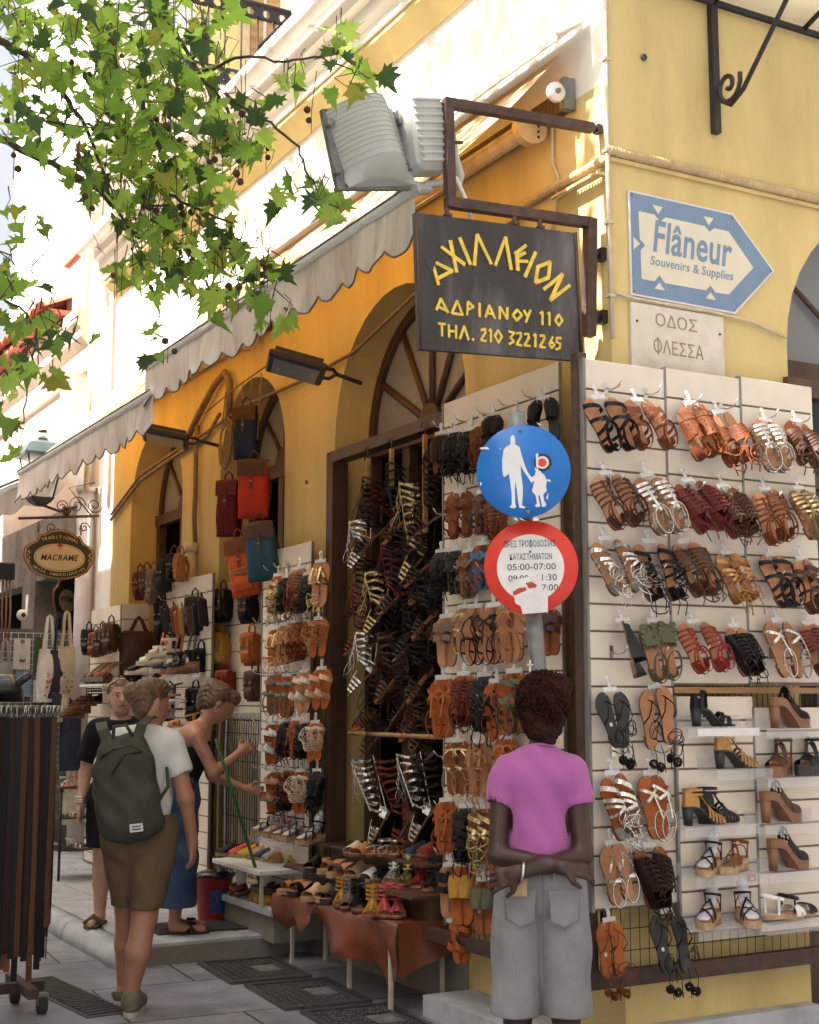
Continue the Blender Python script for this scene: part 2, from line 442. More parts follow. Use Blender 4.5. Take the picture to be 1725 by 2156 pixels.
# pavement: slabs of pale marble laid individually over a dark bed, with a worn kerb
m = nb('grey_render'); m.box((-1.16, 3.15, -.02), (-.012, 26, .105))
pav = struct(m.build('pavement'))
m = nb('marble'); y = 3.15
random.seed(11)
row = 0
while y < 20:
    h = random.choice((.34, .42, .5)); x = -1.155; row += 1
    while x < -.02:
        wd = random.uniform(.35, .75); x2 = min(-.02, x + wd)
        if x2 > -.2: x2 = -.02
        dz = random.uniform(-.003, .003)
        m.cbox(((x + x2) / 2, y + h / 2, .11 + dz), (x2 - x - .012, h - .012, .03), bev=.005)
        x = x2
    y += h
struct(m.build('pavement_slabs'))
m = nb('marble'); y = 3.15
while y < 20:
    l = random.uniform(.8, 1.3)
    rings = []
    for i in range(9):
        yy = y + .004 + (l - .008) * i / 8
        j = lambda a: (mnoise.noise((yy * 4, a * 3.1, 2)) * .018)
        prof = [(-1.17, -.01), (-1.17, .123), (-1.235 + j(1), .122 + j(5) * .4), (-1.275 + j(2), .10 + j(2)), (-1.292 + j(3) * 1.3, .05), (-1.30 + j(4) * 1.3, -.01)]
        rings.append([Vector((a, yy, b)) for a, b in prof])
    m.loft(rings); y += l
struct(m.build('kerb'))

# ------------------------------------------------------------------ corner shop building
def arch_wall(m, axis, u0, u1, z0, z1, ops, depth, reveal='ochre_plaster', face='yellow_plaster', n=18, sgn=1):
    """wall in plane axis=0; ops = (ua, ub, sill, spring). u along the wall."""
    def P(u, z, d=0.0):
        return (d * sgn, u, z) if axis == 'x' else (u, d * sgn, z)
    ops = sorted(ops); cur = u0
    def quad(a, b, za, zb, zc, zd):   # a: za..zd (left), b: zb..zc (right)
        m.use(face); m.add([P(a, za), P(b, zb), P(b, zc), P(a, zd)], [(0, 1, 2, 3)])
    for (a, b, s, sp) in ops:
        if a > cur: quad(cur, a, z0, z0, z1, z1)
        c = (a + b) / 2; r_ = (b - a) / 2
        pts = [(c - r_ * math.cos(math.pi * i / n), sp + r_ * math.sin(math.pi * i / n)) for i in range(n + 1)]
        for i in range(n):
            (ua, za), (ub, zb) = pts[i], pts[i + 1]
            quad(ua, ub, za, zb, z1, z1)
            m.use(reveal); m.smooth = True
            m.add([P(ua, za), P(ub, zb), P(ub, zb, depth), P(ua, za, depth)], [(0, 1, 2, 3)]); m.smooth = False
        if s > z0: quad(a, b, z0, z0, s, s)
        m.use(reveal)
        for uu in (a, b): m.add([P(uu, s), P(uu, sp), P(uu, sp, depth), P(uu, s, depth)], [(0, 1, 2, 3)])
        m.add([P(a, s), P(b, s), P(b, s, depth), P(a, s, depth)], [(0, 1, 2, 3)])
        cur = b
    if cur < u1: quad(cur, u1, z0, z0, z1, z1)

shop = thing('shop_building', 'yellow plastered corner shop building with arched openings and pale cornice', 'building')
DOOR, ARB, ARA = (1.30, 2.93, 0.0, 3.20), (3.73, 4.97, 0.0, 3.30), (5.83, 7.22, 0.0, 3.24)
m = MB(); arch_wall(m, 'x', 0, 7.8, 0, 4.46, [DOOR, ARB, ARA], .34)
m.use('cream_glare_plaster'); m.add([(0, 0, 4.46), (0, 7.8, 4.46), (0, 7.8, 5.45), (0, 0, 5.45)], [(0, 1, 2, 3)])  # same yellow wall, coloured pale here to stand for the sun's glare
m.use('yellow_plaster'); m.add([(0, 7.8, 0), (3, 7.8, 0), (3, 7.8, 5.45), (0, 7.8, 5.45)], [(0, 1, 2, 3)])
m.build('wall', shop)
m = MB(); arch_wall(m, 'y', 0, 7, 0, 6.4, [(1.085, 2.70, 0.0, 3.30)], .30, reveal='pink_plaster')
m.build('wall', shop)['label'] = 'yellow wall facing the side street with an arched opening'
# roof / parapet body behind the cornice
m = nb('white_plaster'); m.box((.02, .02, 5.9), (7, 7.8, 6.35)); m.build('parapet', shop)
# cornice along the street wall: soffit band, mouldings
m = MB(); m.use('yellow_plaster')
def sweep_y(m, prof, y0, y1):
    n = len(prof); vs = [(a, y0, b) for a, b in prof] + [(a, y1, b) for a, b in prof]
    m.add(vs, [(i, (i + 1) % n, n + (i + 1) % n, n + i) for i in range(n)] + [tuple(range(n)), tuple(range(n, 2 * n))[::-1]])
sweep_y(m, [(.1, 5.45), (-.02, 5.45), (-.13, 5.56), (-.13, 5.60), (.1, 5.60)], -.35, 7.85)
m.use('white_plaster')
sweep_y(m, [(.1, 5.603), (-.15, 5.603), (-.15, 5.66), (-.19, 5.70), (-.19, 5.78), (-.24, 5.80), (-.24, 5.90), (.1, 5.90)], -.40, 7.87)
m.build('cornice', shop)
m = nb('white_paint'); m.tube([(-.32, -.45, 5.95), (-.32, 8.0, 5.93)], .075, 12)
for i in range(9): m.tube([(-.32, i - .3, 5.87), (-.24, i - .3, 5.85)], .012, 6)
m.build('gutter', shop)
# rope moulding along the side wall and round onto the street wall
m = nb('tan_paint')
def rope(m, p, q, r_=.02, pitch=.035):
    p, q = Vector(p), Vector(q); L_ = (q - p).length; d = (q - p) / L_
    a = d.cross(Z0).normalized(); k = int(L_ / pitch * 6)
    for ph in (0, math.pi):
        pts = [p + d * (L_ * i / k) + a * (math.cos(i * 1.047 + ph) * r_ * .6) + Z0 * (math.sin(i * 1.047 + ph) * r_ * .6) for i in range(k + 1)]
        m.tube(pts, r_ * .75, 5)
rope(m, (-.02, -.02, 4.10), (3.2, -.02, 4.10))
rope(m, (-.02, 0, 4.06), (-.02, .75, 4.06))
m.build('rope_moulding', shop)
m = nb('yellow_plaster'); m.box((-.0, -.018, 4.055), (3.2, -.002, 4.075)); m.build('string_course', shop)
# plinths
m = nb('marble'); m.box((-.06, -.07, -.02), (1.06, -.003, .16)); m.box((-.30, -.09, -.02), (-.003, 1.25, .10)); m.build('plinth', shop)
m = nb('grey_render'); m.box((-.02, 1.30, -.02), (.33, 2.93, .30)); m.box((-.045, 2.93, -.02), (-.003, 3.73, .30)); m.build('base_course', shop)
# interiors: dark rooms behind the openings
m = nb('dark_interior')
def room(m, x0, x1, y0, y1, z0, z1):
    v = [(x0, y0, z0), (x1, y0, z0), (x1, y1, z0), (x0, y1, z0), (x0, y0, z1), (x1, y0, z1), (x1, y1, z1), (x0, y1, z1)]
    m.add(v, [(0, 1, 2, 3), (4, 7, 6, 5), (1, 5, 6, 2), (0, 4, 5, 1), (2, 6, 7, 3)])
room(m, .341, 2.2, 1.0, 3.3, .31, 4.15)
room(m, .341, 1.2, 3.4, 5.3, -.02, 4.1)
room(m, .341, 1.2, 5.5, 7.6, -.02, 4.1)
m.use('milky_pane')
v = [(.7, .301, 0), (3, .301, 0), (3, 1.4, 0), (.7, 1.4, 0), (.7, .301, 4.3), (3, .301, 4.3), (3, 1.4, 4.3), (.7, 1.4, 4.3)]
m.add(v, [(0, 3, 2, 1), (4, 5, 6, 7), (2, 3, 7, 6), (1, 2, 6, 5), (0, 4, 7, 3)])
m.build('interior', shop)

# windows: fanlight over the door
def fan_window(name, c, r_, z, x, spokes, mull=.03, below=None, sides=()):
    f = nb('dark_wood')
    rim = [(x, c - r_ * math.cos(math.pi * i / 24), z + r_ * math.sin(math.pi * i / 24)) for i in range(25)]
    for i in range(24):
        a, b = Vector(rim[i]), Vector(rim[i + 1]); ca = Vector((x, c, z))
        q = [a, b, ca + (b - ca) * ((r_ - .07) / r_), ca + (a - ca) * ((r_ - .07) / r_)]
        f.add(q + [p + Vector((.06, 0, 0)) for p in q], [(0, 1, 2, 3), (4, 7, 6, 5), (3, 2, 6, 7), (0, 4, 5, 1)])
    for k in range(1, spokes):
        a = math.pi * k / spokes
        d = Vector((0, -math.cos(a), math.sin(a)))
        f.tube([Vector((x + .02, c, z)), Vector((x + .02, c, z)) + d * (r_ - .03)], mull * .75, 4)
    hub = [(c + .13 * math.cos(math.pi * i / 8), .13 * math.sin(math.pi * i / 8)) for i in range(9)]
    vs = [(x - .012, a, z + b) for a, b in hub] + [(x + .03, a, z + b) for a, b in hub]
    f.add(vs, [tuple(range(9)), tuple(range(9, 18))[::-1]] + [(i, i + 1, 10 + i, 9 + i) for i in range(8)])
    f.box((x - .03, c - r_, z - .10), (x + .05, c + r_, z - .001))
    if below is not None:
        for yy in sides: f.box((x - .02, yy - .045, below), (x + .04, yy + .045, z - .10))
    o = f.build(name, shop)
    g = nb('milky_pane'); n = 24
    vs = [(x + .03, c, z)] + [(x + .03, c - (r_ - .02) * math.cos(math.pi * i / n), z + (r_ - .02) * math.sin(math.pi * i / n)) for i in range(n + 1)]
    g.add(vs, [(0, i + 1, i + 2) for i in range(n)]); g.build('glass', o)
    return o
fan_window('fanlight', 2.115, .815, 3.20, .24, 6, .035, .3, (1.36, 1.85, 2.38, 2.88))['label'] = 'fanlight over the shop door with radiating mullions'
fan_window('window', 4.35, .62, 3.30, .26, 4, .03, 1.0, (3.78, 4.35, 4.92))
fan_window('window', 6.525, .695, 3.24, .26, 4, .03, 1.0, (5.9, 6.52, 7.16))
# lintel rail across the doorway with hooks (merchandise hangs from it)
m = nb('dark_wood'); m.box((-.05, 1.28, 3.06), (.05, 2.95, 3.13)); m.box((-.05, 2.86, .3), (.06, 2.95, 3.06)); m.build('door_lintel', shop)
# side arch glazing and rail
f = nb('dark_wood'); f.box((1.05, -.03, 3.05), (2.75, .06, 3.14)); f.box((1.08, .12, 2.62), (2.7, .18, 2.69))
for k in range(1, 5):
    a = math.pi * k / 5; f.tube([(1.89, .2, 3.3), (1.89 - .8 * math.cos(a), .2, 3.3 + .8 * math.sin(a))], .018, 4)
f.box((1.09, .19, 3.14), (2.7, .23, 3.30)); f.box((1.088, .20, .0), (2.698, .24, 1.05)); f.box((1.088, .18, 1.05), (1.19, .26, 2.62))
so_ = f.build('side_window', shop)
g = nb('milky_pane'); vs = [(1.89, .235, 3.3)] + [(1.89 - .8 * math.cos(math.pi * i / 24), .235, 3.3 + .8 * math.sin(math.pi * i / 24)) for i in range(25)]
g.add(vs, [(0, i + 1, i + 2) for i in range(24)]); g.build('glass', so_)
# pipes, cables on the street wall
m = nb('plaster_pipe'); m.tube([(-.05, 5.45, 0.12), (-.05, 5.45, 2.78)], .042, 10); m.tube([(-.05, 5.45, 2.72), (-.05, 5.45, 2.80)], .055, 10)
m.build('drainpipe', shop)
m = nb('cable')
m.tube([(-.03, 5.42, 2.80), (-.05, 5.40, 3.0), (-.03, 5.44, 3.2), (-.04, 5.42, 3.5), (-.03, 5.43, 3.75)], .02, 6)
m.tube([(-.03, 7.75, 3.3), (-.03, 6.9, 3.55), (-.03, 6.0, 3.62), (-.03, 5.2, 3.66), (-.03, 4.4, 3.72), (-.03, 3.4, 3.70), (-.03, 2.6, 3.72), (-.03, 1.4, 3.98), (-.03, .7, 4.0)], .012, 6)
m.tube([(-.03, 7.75, 3.25), (-.03, 6.9, 3.5), (-.03, 6.0, 3.58), (-.03, 5.2, 3.62), (-.04, 4.9, 3.75)], .016, 6)
m.tube([(-.03, 4.75, 3.62), (-.06, 4.65, 3.95), (-.05, 4.78, 4.05), (-.05, 5.0, 4.0), (-.05, 5.3, 3.85), (-.04, 5.6, 3.7)], .028, 7)
for k in range(4):
    m.tube([(-.05, 4.72 + .13 * math.cos(a / 8 * 6.283) + .01 * k, 3.52 + .17 * math.sin(a / 8 * 6.283) - .02 * k) for a in range(8)], .008, 5, closed=True)
m.build('cable', shop)
m = nb('pale_cable')
m.tube([(-.012, -.02, 3.2), (-.016, -.016, 4.0), (-.012, -.02, 5.0), (-.016, -.016, 6.3)], .011, 6)
for z in (3.4, 3.75, 4.1, 4.55, 5.0): m.cbox((-.016, -.016, z), (.035, .035, .014))
m.tube([(-.016, .42, 4.5), (-.016, .43, 4.2), (-.016, .38, 4.1), (-.016, .42, 3.9), (-.016, .5, 3.8)], .008, 5)
m.tube([(0, -.015, 3.42), (.12, -.02, 3.405), (.6, -.02, 3.405), (.85, -.02, 3.39), (1.06, -.02, 3.34)], .009, 5)
m.build('cable', shop)
m = nb('tan_paint')
for i in range(16): m.tube([(-.06, .02 + i * .022, 4.0 - .002 * i), (-.025, .02 + i * .022, 4.02)], .006, 4)
m.box((-.065, 0.0, 3.985), (-.02, .38, 3.998)); m.build('perforated_rail', shop)
m = nb('dark_steel'); m.tube([(-.003, 3.35, 3.0), (-.012, 3.35, 3.0)], .014, 8); m.tube([(.22, -.003, 4.62), (.22, -.014, 4.62)], .016, 8)
m.build('wall_bolt', shop)

# ------------------------------------------------------------------ marble step in front of the far arches
st = thing('marble_step', 'grey marble step with plastered front under the white shoe shelf', 'step')
m = nb('marble'); m.box((-.40, 2.94, .26), (-.003, 4.25, .30)); m.build('tread', st)
m = nb('grey_render'); m.box((-.37, 2.96, .10), (-.003, 4.2, .259)); m.build('riser', st)

# drain grates in the street
for i, (y, lab) in enumerate(((2.72, 'cast iron drain grate nearest the pale pavement'), (1.98, 'middle cast iron drain grate in front of the table legs'),
                              (1.24, 'cast iron drain grate at the bottom edge below the table legs'))):
    g = thing('drain_grate', lab, 'drain grate', (-.60, y, 0.0), (0, 0, R(-4)), 'row of drain grates')
    m = nb('grate_iron'); m.box((-.24, -.33, -.01), (.24, .33, .006))
    m.box((-.24, -.33, .006), (-.21, .33, .018)); m.box((.21, -.33, .006), (.24, .33, .018)); m.box((-.21, -.33, .006), (.21, -.30, .018)); m.box((-.21, .30, .006), (.21, .33, .018))
    m.build('frame', g)
    m = nb('grate_iron')
    for k in range(12):
        yy = -.28 + k * .047
        for q in range(9):
            if abs(yy) < .12 and 5 <= q <= 7: continue
            m.cbox((-.18 + q * .042, yy, .012), (.036, .022, .014), bev=.004)
    m.build('bars', g)
    m = nb('zinc'); m.box((.01, -.09, .006), (.17, .09, .0145)); m.build('plate', g)
g = thing('drain_grate', 'drain grate beside the foot of the belt rack', 'drain grate', (-1.72, 2.55, 0), (0, 0, R(6)), 'row of drain grates')
m = nb('grate_iron'); m.box((-.12, -.55, -.01), (.12, .55, .005)); m.build('frame', g)
m = nb('grate_iron')
for k in range(20): m.cbox((0, -.5 + k * .053, .009), (.2, .022, .01), bev=.003)
m.build('bars', g)

# ------------------------------------------------------------------ neighbour with the embroidery shop
nbg = thing('neighbour_building', 'pale plastered neighbour building with red roof tiles above the embroidery shop', 'building')
m = nb('pink_plaster'); m.box((.05, 8.55, 3.6), (4, 20, 5.55)); m.use('white_plaster'); m.box((.02, 7.82, 0), (.6, 8.52, 5.9)); m.build('wall', nbg)
m = nb('pink_plaster')
sweep_y(m, [(.3, 4.95), (.0, 4.95), (-.03, 5.0), (-.06, 5.06), (-.08, 5.14), (-.16, 5.22), (-.16, 5.30), (-.22, 5.36), (-.22, 5.50), (.3, 5.50)], 8.56, 20)
m.build('cornice', nbg)
rf = nb('tile_red')
for i in range(26):
    y = 9.2 + i * .26
    P = []
    for k in range(6):
        xx = -.42 + k * .5
        P.append([Vector((xx, y + .13 * math.cos(a / 6 * math.pi), 5.62 + (xx + .42) * .42 + .075 * math.sin(a / 6 * math.pi) + .012 * (k % 2))) for a in range(7)])
    rf.grid(P)
    rf.tube([(-.43, y + .13 * math.cos(a / 6 * math.pi), 5.62 + .075 * math.sin(a / 6 * math.pi)) for a in range(7)], .016, 5)
rf.box((-.36, 9.05, 5.55), (2.4, 16, 5.60))
rf.build('roof', nbg)
m = nb('pink_plaster'); m.box((-.12, 8.56, 5.5), (.6, 9.3, 6.15)); m.use('tile_red'); m.box((-.16, 8.52, 6.15), (.64, 9.34, 6.19)); m.build('gable_end', nbg)
m = nb('white_plaster'); m.box((-.1, 9.0, 4.2), (.05, 9.1, 4.95)); m.use('tan_paint'); m.box((-.04, 9.1, 4.15), (.04, 9.75, 4.9)); m.build('window', nbg)
m = nb('grey_pipe'); m.tube([(-.08, 8.45, 0.12), (-.08, 8.45, 3.75)], .085, 12); m.tube([(-.08, 8.45, 3.6), (-.08, 8.45, 3.66)], .097, 12)
m.use('white_paint'); m.tube([(-.10, 8.02, 3.6), (-.10, 8.02, 5.7)], .07, 10); m.use('plaster_pipe'); m.tube([(-.10, 8.3, 3.6), (-.1, 8.3, 5.9)], .05, 8)
m.build('drainpipe', nbg)
# shop front: dark glazing, piers, fascia
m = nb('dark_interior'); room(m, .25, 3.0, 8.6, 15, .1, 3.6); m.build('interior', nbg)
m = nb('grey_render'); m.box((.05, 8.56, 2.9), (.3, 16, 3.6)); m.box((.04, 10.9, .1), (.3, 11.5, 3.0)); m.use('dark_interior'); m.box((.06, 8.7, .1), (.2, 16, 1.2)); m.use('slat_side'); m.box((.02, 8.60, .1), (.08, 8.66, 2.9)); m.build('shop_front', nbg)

# taller building behind with the iron balcony
ub = thing('balcony_building', 'tall pale building rising behind the roof gutter with an iron balcony', 'building')
m = nb('white_plaster'); m.box((.30, 10.0, 5.5), (9, 14, 15)); m.use('yellow_plaster'); m.box((1.50, 9.985, 8.0), (2.12, 10.0, 12.0)); m.build('wall', ub)
m = nb('tan_paint'); m.box((2.05, 9.96, 8.6), (2.16, 10.02, 11.6)); m.use('raw_wood')
for k in range(2):
    m.box((2.20 + k * .22, 9.965, 8.6), (2.36 + k * .22, 10.0, 11.2))
m.build('shutter', ub)
bal = nb('black_iron')
X0, X1, ZB, ZT, YF = .9, 2.30, 8.50, 9.50, 9.0
def holed(m, z0, z1):
    # flat band with round holes
    n = 7; wd = (X1 - X0) / n
    for i in range(n):
        cx_, cz = X0 + wd * (i + .5), (z0 + z1) / 2; r_ = .05
        out = []; inn = []
        for k in range(16):
            a = 6.28318 * k / 16; dx, dz = math.cos(a), math.sin(a); s_ = min(wd / 2 / max(abs(dx), 1e-6), (z1 - z0) / 2 / max(abs(dz), 1e-6))
            out.append((cx_ + dx * s_, cz + dz * s_)); inn.append((cx_ + dx * r_, cz + dz * r_))
        for k in range(16):
            k2 = (k + 1) % 16
            q = [out[k], out[k2], inn[k2], inn[k]]
            m.add([(a, YF, b) for a, b in q] + [(a, YF + .03, b) for a, b in q], [(0, 1, 2, 3), (7, 6, 5, 4), (2, 6, 7, 3)])
holed(bal, ZT - .16, ZT); holed(bal, ZB, ZB + .16)
bal.box((X0, YF - .02, ZT), (X1, YF + .05, ZT + .03)); bal.box((X0, YF - .01, ZB - .04), (X1, YF + .04, ZB))
for i in range(8): bal.tube([(X0 + (X1 - X0) * i / 7, YF + .015, ZB + .1), (X0 + (X1 - X0) * i / 7, YF + .015, ZT - .1)], .011, 5)
for k in range(6): bal.tube([(X1, YF + .18 * k, ZB), (X1, YF + .18 * k, ZT)], .011, 5)
bal.tube([(X1, YF, ZT), (X1, 10, ZT)], .02, 5); bal.tube([(X1, YF, ZB), (X1, 10, ZB)], .02, 5)
bo = bal.build('balcony', ub)
m = nb('white_plaster'); m.box((X0, YF + .05, ZB - .12), (X1, 9.98, ZB - .05)); m.build('slab', bo)

# building on the other side of the street (it throws the shade over the paving)
ob = thing('facing_building', 'plain cream building across the street whose roof edge shades the paving', 'building')
m = nb('cream_glare_plaster'); m.box((-9.5, -3, 0), (-6.2, 22, 10.3)); m.build('wall', ob)
wn_ = nb('dark_wood'); wn_.box((0, 0, 0), (.03, 1.2, 1.9)); wn_ = wn_.mesh('window')
for z in (1.2, 4.2, 7.2):
    for k in range(8): w_o = bpy.data.objects.new('window', wn_); C.objects.link(w_o); w_o.parent = ob; w_o.location = (-6.2, -2 + k * 3, z)
sb_ = thing('sky_light_blocker', 'unseen cream block added across the side street to cut sky light', 'building')  # out of view, added to block sky light on the side wall
m = nb('cream_glare_plaster'); m.box((-1.6, -14, 0), (14, -5.4, 9.5)); m.build('wall', sb_)
for k in range(5):
    for z in (1.0, 4.6): w_o = bpy.data.objects.new('window', wn_); C.objects.link(w_o); w_o.parent = sb_; w_o.location = (-.6 + k * 2.4, -5.4, z); w_o.rotation_euler = (0, 0, R(-90))
# low building closing the far end of the street
fb = thing('far_building', 'sunlit pale wall closing the street beyond the embroidery shop', 'building')
m = nb('white_plaster'); m.box((-8, 30, 0), (6, 33, 6)); m.build('wall', fb)
# ================================================================== AWNINGS
def awning(name, label, y0, y1, zf, zw, xf=-1.0, vh=.26, arm_y=()):
    a = thing(name, label, 'awning', (0, (y0 + y1) / 2, zw), group='scalloped shop awnings')
    oy = (y0 + y1) / 2
    # fabric from the roller on the wall to the front bar, sagging slightly
    m = nb('awning_cloth'); P = []
    nx, ny = 10, 40
    for i in range(nx + 1):
        t = i / nx; row_ = []
        for j in range(ny + 1):
            y = y0 + (y1 - y0) * j / ny
            sag = -.035 * math.sin(math.pi * t) + .008 * mnoise.noise((t * 3, y * 2.3, 1))
            row_.append(Vector((-.06 + (xf + .06) * t, y - oy, (zw + .15 + (zf - zw - .15) * t + sag) - zw)))
        P.append(row_)
    m.grid(P)
    m.build('fabric', a)
    # valance with scalloped hem, hanging in soft folds
    m = nb('valance_cloth'); n = int((y1 - y0) / .012); P = []
    sc_ = .265
    low = []
    for k in range(7):
        row_ = []
        for j in range(n + 1):
            y = y0 + (y1 - y0) * j / n
            ph = ((y - y0) / sc_) % 1.0
            d = vh - .055 + .06 * math.sin(math.pi * ph) ** .8
            z = -d * k / 6
            fold = .028 * mnoise.noise((y * 3.1, k * .12, 5)) + .014 * mnoise.noise((y * 11, k * .25, 9)) * k / 6 + .02 * math.sin(y * 5.3 + k * .2) * k / 6
            row_.append(Vector((xf - .012 + fold * (.25 + k / 6), y - oy, zf - zw - .02 + z)))
        P.append(row_)
    m.grid(P)
    v = m.build('valance', a)
    t_ = nb('trim_grey'); t_.tube([p + Vector((-.001, 0, 0)) for p in P[-1]], .006, 4); t_.build('hem', v)
    m = nb('white_paint'); m.tube([(xf, y0 - oy, zf - zw), (xf, y1 - oy, zf - zw)], .034, 10)
    m.use('trim_grey'); m.tube([(xf - .034, y0 - oy, zf - zw + .01), (xf - .034, y1 - oy, zf - zw + .01)], .006, 5); m.build('front_bar', a)
    m = nb('tan_paint'); m.tube([(-.13, y0 + .25 - oy, -.18), (-.13, y1 - .1 - oy, -.18)], .045, 12)
    for k in range(4): 
        ang = .5 + k * 1.3; m.tube([(-.13 + .046 * math.cos(ang), y0 + .25 - oy, -.18 + .046 * math.sin(ang)), (-.13 + .046 * math.cos(ang), y1 - .1 - oy, -.18 + .046 * math.sin(ang))], .004, 4)
    m.build('roller', a)
    for yy in (y0 + .2, y1 - .08):
        m = nb('tan_paint'); M4 = frame((-.13, yy - oy, -.18), (1, 0, 0), (0, 0, 1), (0, -1, 0))
        m.prism([(.08 * math.cos(t * .3927) * (1.25 if math.cos(t * .3927) > 0 else 1), .085 * math.sin(t * .3927)) for t in range(16)], -.02, .03, M4)
        m.use('black_plastic'); m.prism([(-.02 + .018 * math.cos(t * .785), .03 + .018 * math.sin(t * .785)) for t in range(8)], .03, .034, M4)
        for q in range(4): m.prism([(.045 + .008 * math.cos(t * 1.05), -.045 + q * .028 + .008 * math.sin(t * 1.05)) for t in range(6)], .03, .034, M4)
        m.build('bracket', a)
    for yy in arm_y:
        m = nb('tan_paint'); m.tube([(-.12, yy - oy, -.20), (-.55, yy + .35 - oy, (zf - zw) * .5 - .1), (xf + .03, yy - oy, zf - zw - .02)], .022, 8); m.build('arm', a)
    m = nb('dark_wood'); m.box((-.05, y0 - oy, -.14), (-.004, y1 - oy, -.03)); m.build('back_board', a)
    return a
aw1 = awning('awning', 'long white awning with scalloped valance over the shop door, nearer the hanging black signboard', .28, 4.15, 3.86, 4.55, xf=-.87)
aw2 = awning('awning', 'dusty white awning with scalloped valance over the far arches, nearer the lantern', 3.98, 7.85, 3.65, 4.34, xf=-.87)
m = nb('white_paint')
v = [(-.02, .12, 4.82), (-.02, 4.1, 4.82), (-.20, 4.1, 4.70), (-.20, .12, 4.70)]
m.add(v + [(a, b, c - .012) for a, b, c in v], [(0, 1, 2, 3), (7, 6, 5, 4), (0, 3, 7, 4), (3, 2, 6, 7), (2, 1, 5, 6)])
m.box((-.205, .12, 4.66), (-.193, 4.1, 4.70)); m.build('hood', aw1, (0, -(.28 + 4.15) / 2, -4.55))
m = nb('white_paint'); M4 = frame((-.12, .26, 4.47), (1, 0, 0), (0, 0, 1), (0, -1, 0)); m.lathe([(.001, .03), (.046, .03), (.049, .02), (.049, 0)], 20, M4); m.use('zinc'); m.lathe([(.001, .045), (.012, .045), (.014, .03)], 8, M4)
m.box((-.075, .24, 4.40), (-.01, .28, 4.56)); m.build('crank_housing', aw1, (0, -(.28 + 4.15) / 2, -4.55))
aw3 = thing('awning', 'grey awning with scalloped edge above the embroidery shop, left of the drainpipe', 'awning', (0, 8.75, 3.7), group='scalloped shop awnings')
m = nb('valance_cloth'); P = []
for i in range(9):
    t = i / 8; P.append([Vector((-.02 - 1.9 * t, (8.75 + 4 * j / 6) - 8.75, .3 - .95 * t - .03 * math.sin(math.pi * t))) for j in range(7)])
m.grid(P); m.build('fabric', aw3)
m = nb('valance_cloth'); P = []
for k in range(5):
    P.append([Vector((-.02 - 1.9 * j / 80, -.01, .3 - .95 * j / 80 - .03 * math.sin(math.pi * j / 80) - (.20 + .05 * abs(math.sin(j / 80 * 1.9 / .2 * math.pi))) * k / 4)) for j in range(81)])
m.grid(P); m.build('valance', aw3)
m = nb('white_paint'); m.tube([(-.02, 0, .31), (-1.92, 0, -.65)], .03, 8); m.use('dark_steel'); m.tube([(-.02, -.03, .36), (-1.92, -.03, -.60)], .014, 6); m.build('side_bar', aw3)

# ================================================================== IRON FRAME + SIGNBOARD + FLOODLIGHT
fr = thing('iron_bracket', 'rusty brown iron frame fixed to the corner above the black signboard', 'sign bracket', (-.1, .05, 3.7))
m = nb('rust_iron')
def P3(u, v, y): p = ony(u, v, y); return p - Vector((-.1, .05, 3.7))
yq = .05
a, b, c_, d_ = P3(943, 218, yq), P3(1248, 270, yq), P3(948, 428, yq), P3(1243, 470, yq); e_ = P3(1240, 708, yq)
def bar(p, q, w_):
    d = (q - p).normalized(); n_ = Vector((0, 1, 0)); b_ = d.cross(n_).normalized()
    M4 = frame(p, d, n_, b_); L_ = (q - p).length
    m.box((0, -w_ / 2, -w_ / 2), (L_, w_ / 2, w_ / 2), M4)
up_ = Vector((0, 0, .02))
bar(a - Vector((.02, 0, 0)), b, .042); bar(a - up_ * 1.05, c_ + up_ * 1.05, .041); bar(c_ - Vector((.02, 0, 0)), d_, .045); bar(d_ + up_, e_, .050)
m.build('frame_bars', fr)
m = nb('black_iron')
for z_ in (e_.z + .10, e_.z + .40): m.tube([Vector((d_.x, 0, z_)), Vector((.09, 0, z_))], .014, 7); m.cbox((.03, 0, z_), (.03, .045, .045)); m.cbox((.085, 0, z_), (.03, .05, .06))
m.tube([b, Vector((.095, 0, b.z + .01))], .014, 7); m.cbox((b.x + .03, 0, b.z), (.03, .04, .04))
m.build('wall_fixing', fr)

sb = thing('signboard', 'black painted shop signboard with yellow carved Greek lettering hanging from the iron frame', 'sign', (-.60, 0, 3.36))
TL, TR, BR, BL = [ony(u, v, 0) - Vector((-.60, 0, 3.36)) for u, v in ((874.5, 447), (1212.5, 490.5), (1227, 760), (884.5, 735))]
m = nb('black_board')
vs = [TL, TR, BR, BL]; m.add(vs + [p + Vector((0, .028, 0)) for p in vs], [(0, 1, 2, 3), (7, 6, 5, 4), (0, 4, 5, 1), (1, 5, 6, 2), (2, 6, 7, 3), (3, 7, 4, 0)])
m.build('panel', sb)
m = nb('dark_wood')
for (p, q) in ((TL, BL), (TR, BR)):
    m.tube([p + Vector((.004 if p is TL else -.004, -.004, 0)), q + Vector((.004 if p is TL else -.004, -.004, 0))], .008, 4)
m.build('edging', sb)
m = nb('rust_iron')
for t in (.2, .62, .78):
    p = TL.lerp(TR, t); m.tube([p + Vector((0, .012, -.02)), p + Vector((0, .02, .045))], .011, 6); m.cbox(p + Vector((0, .014, .01)), (.03, .03, .012))
m.build('hanger', sb)
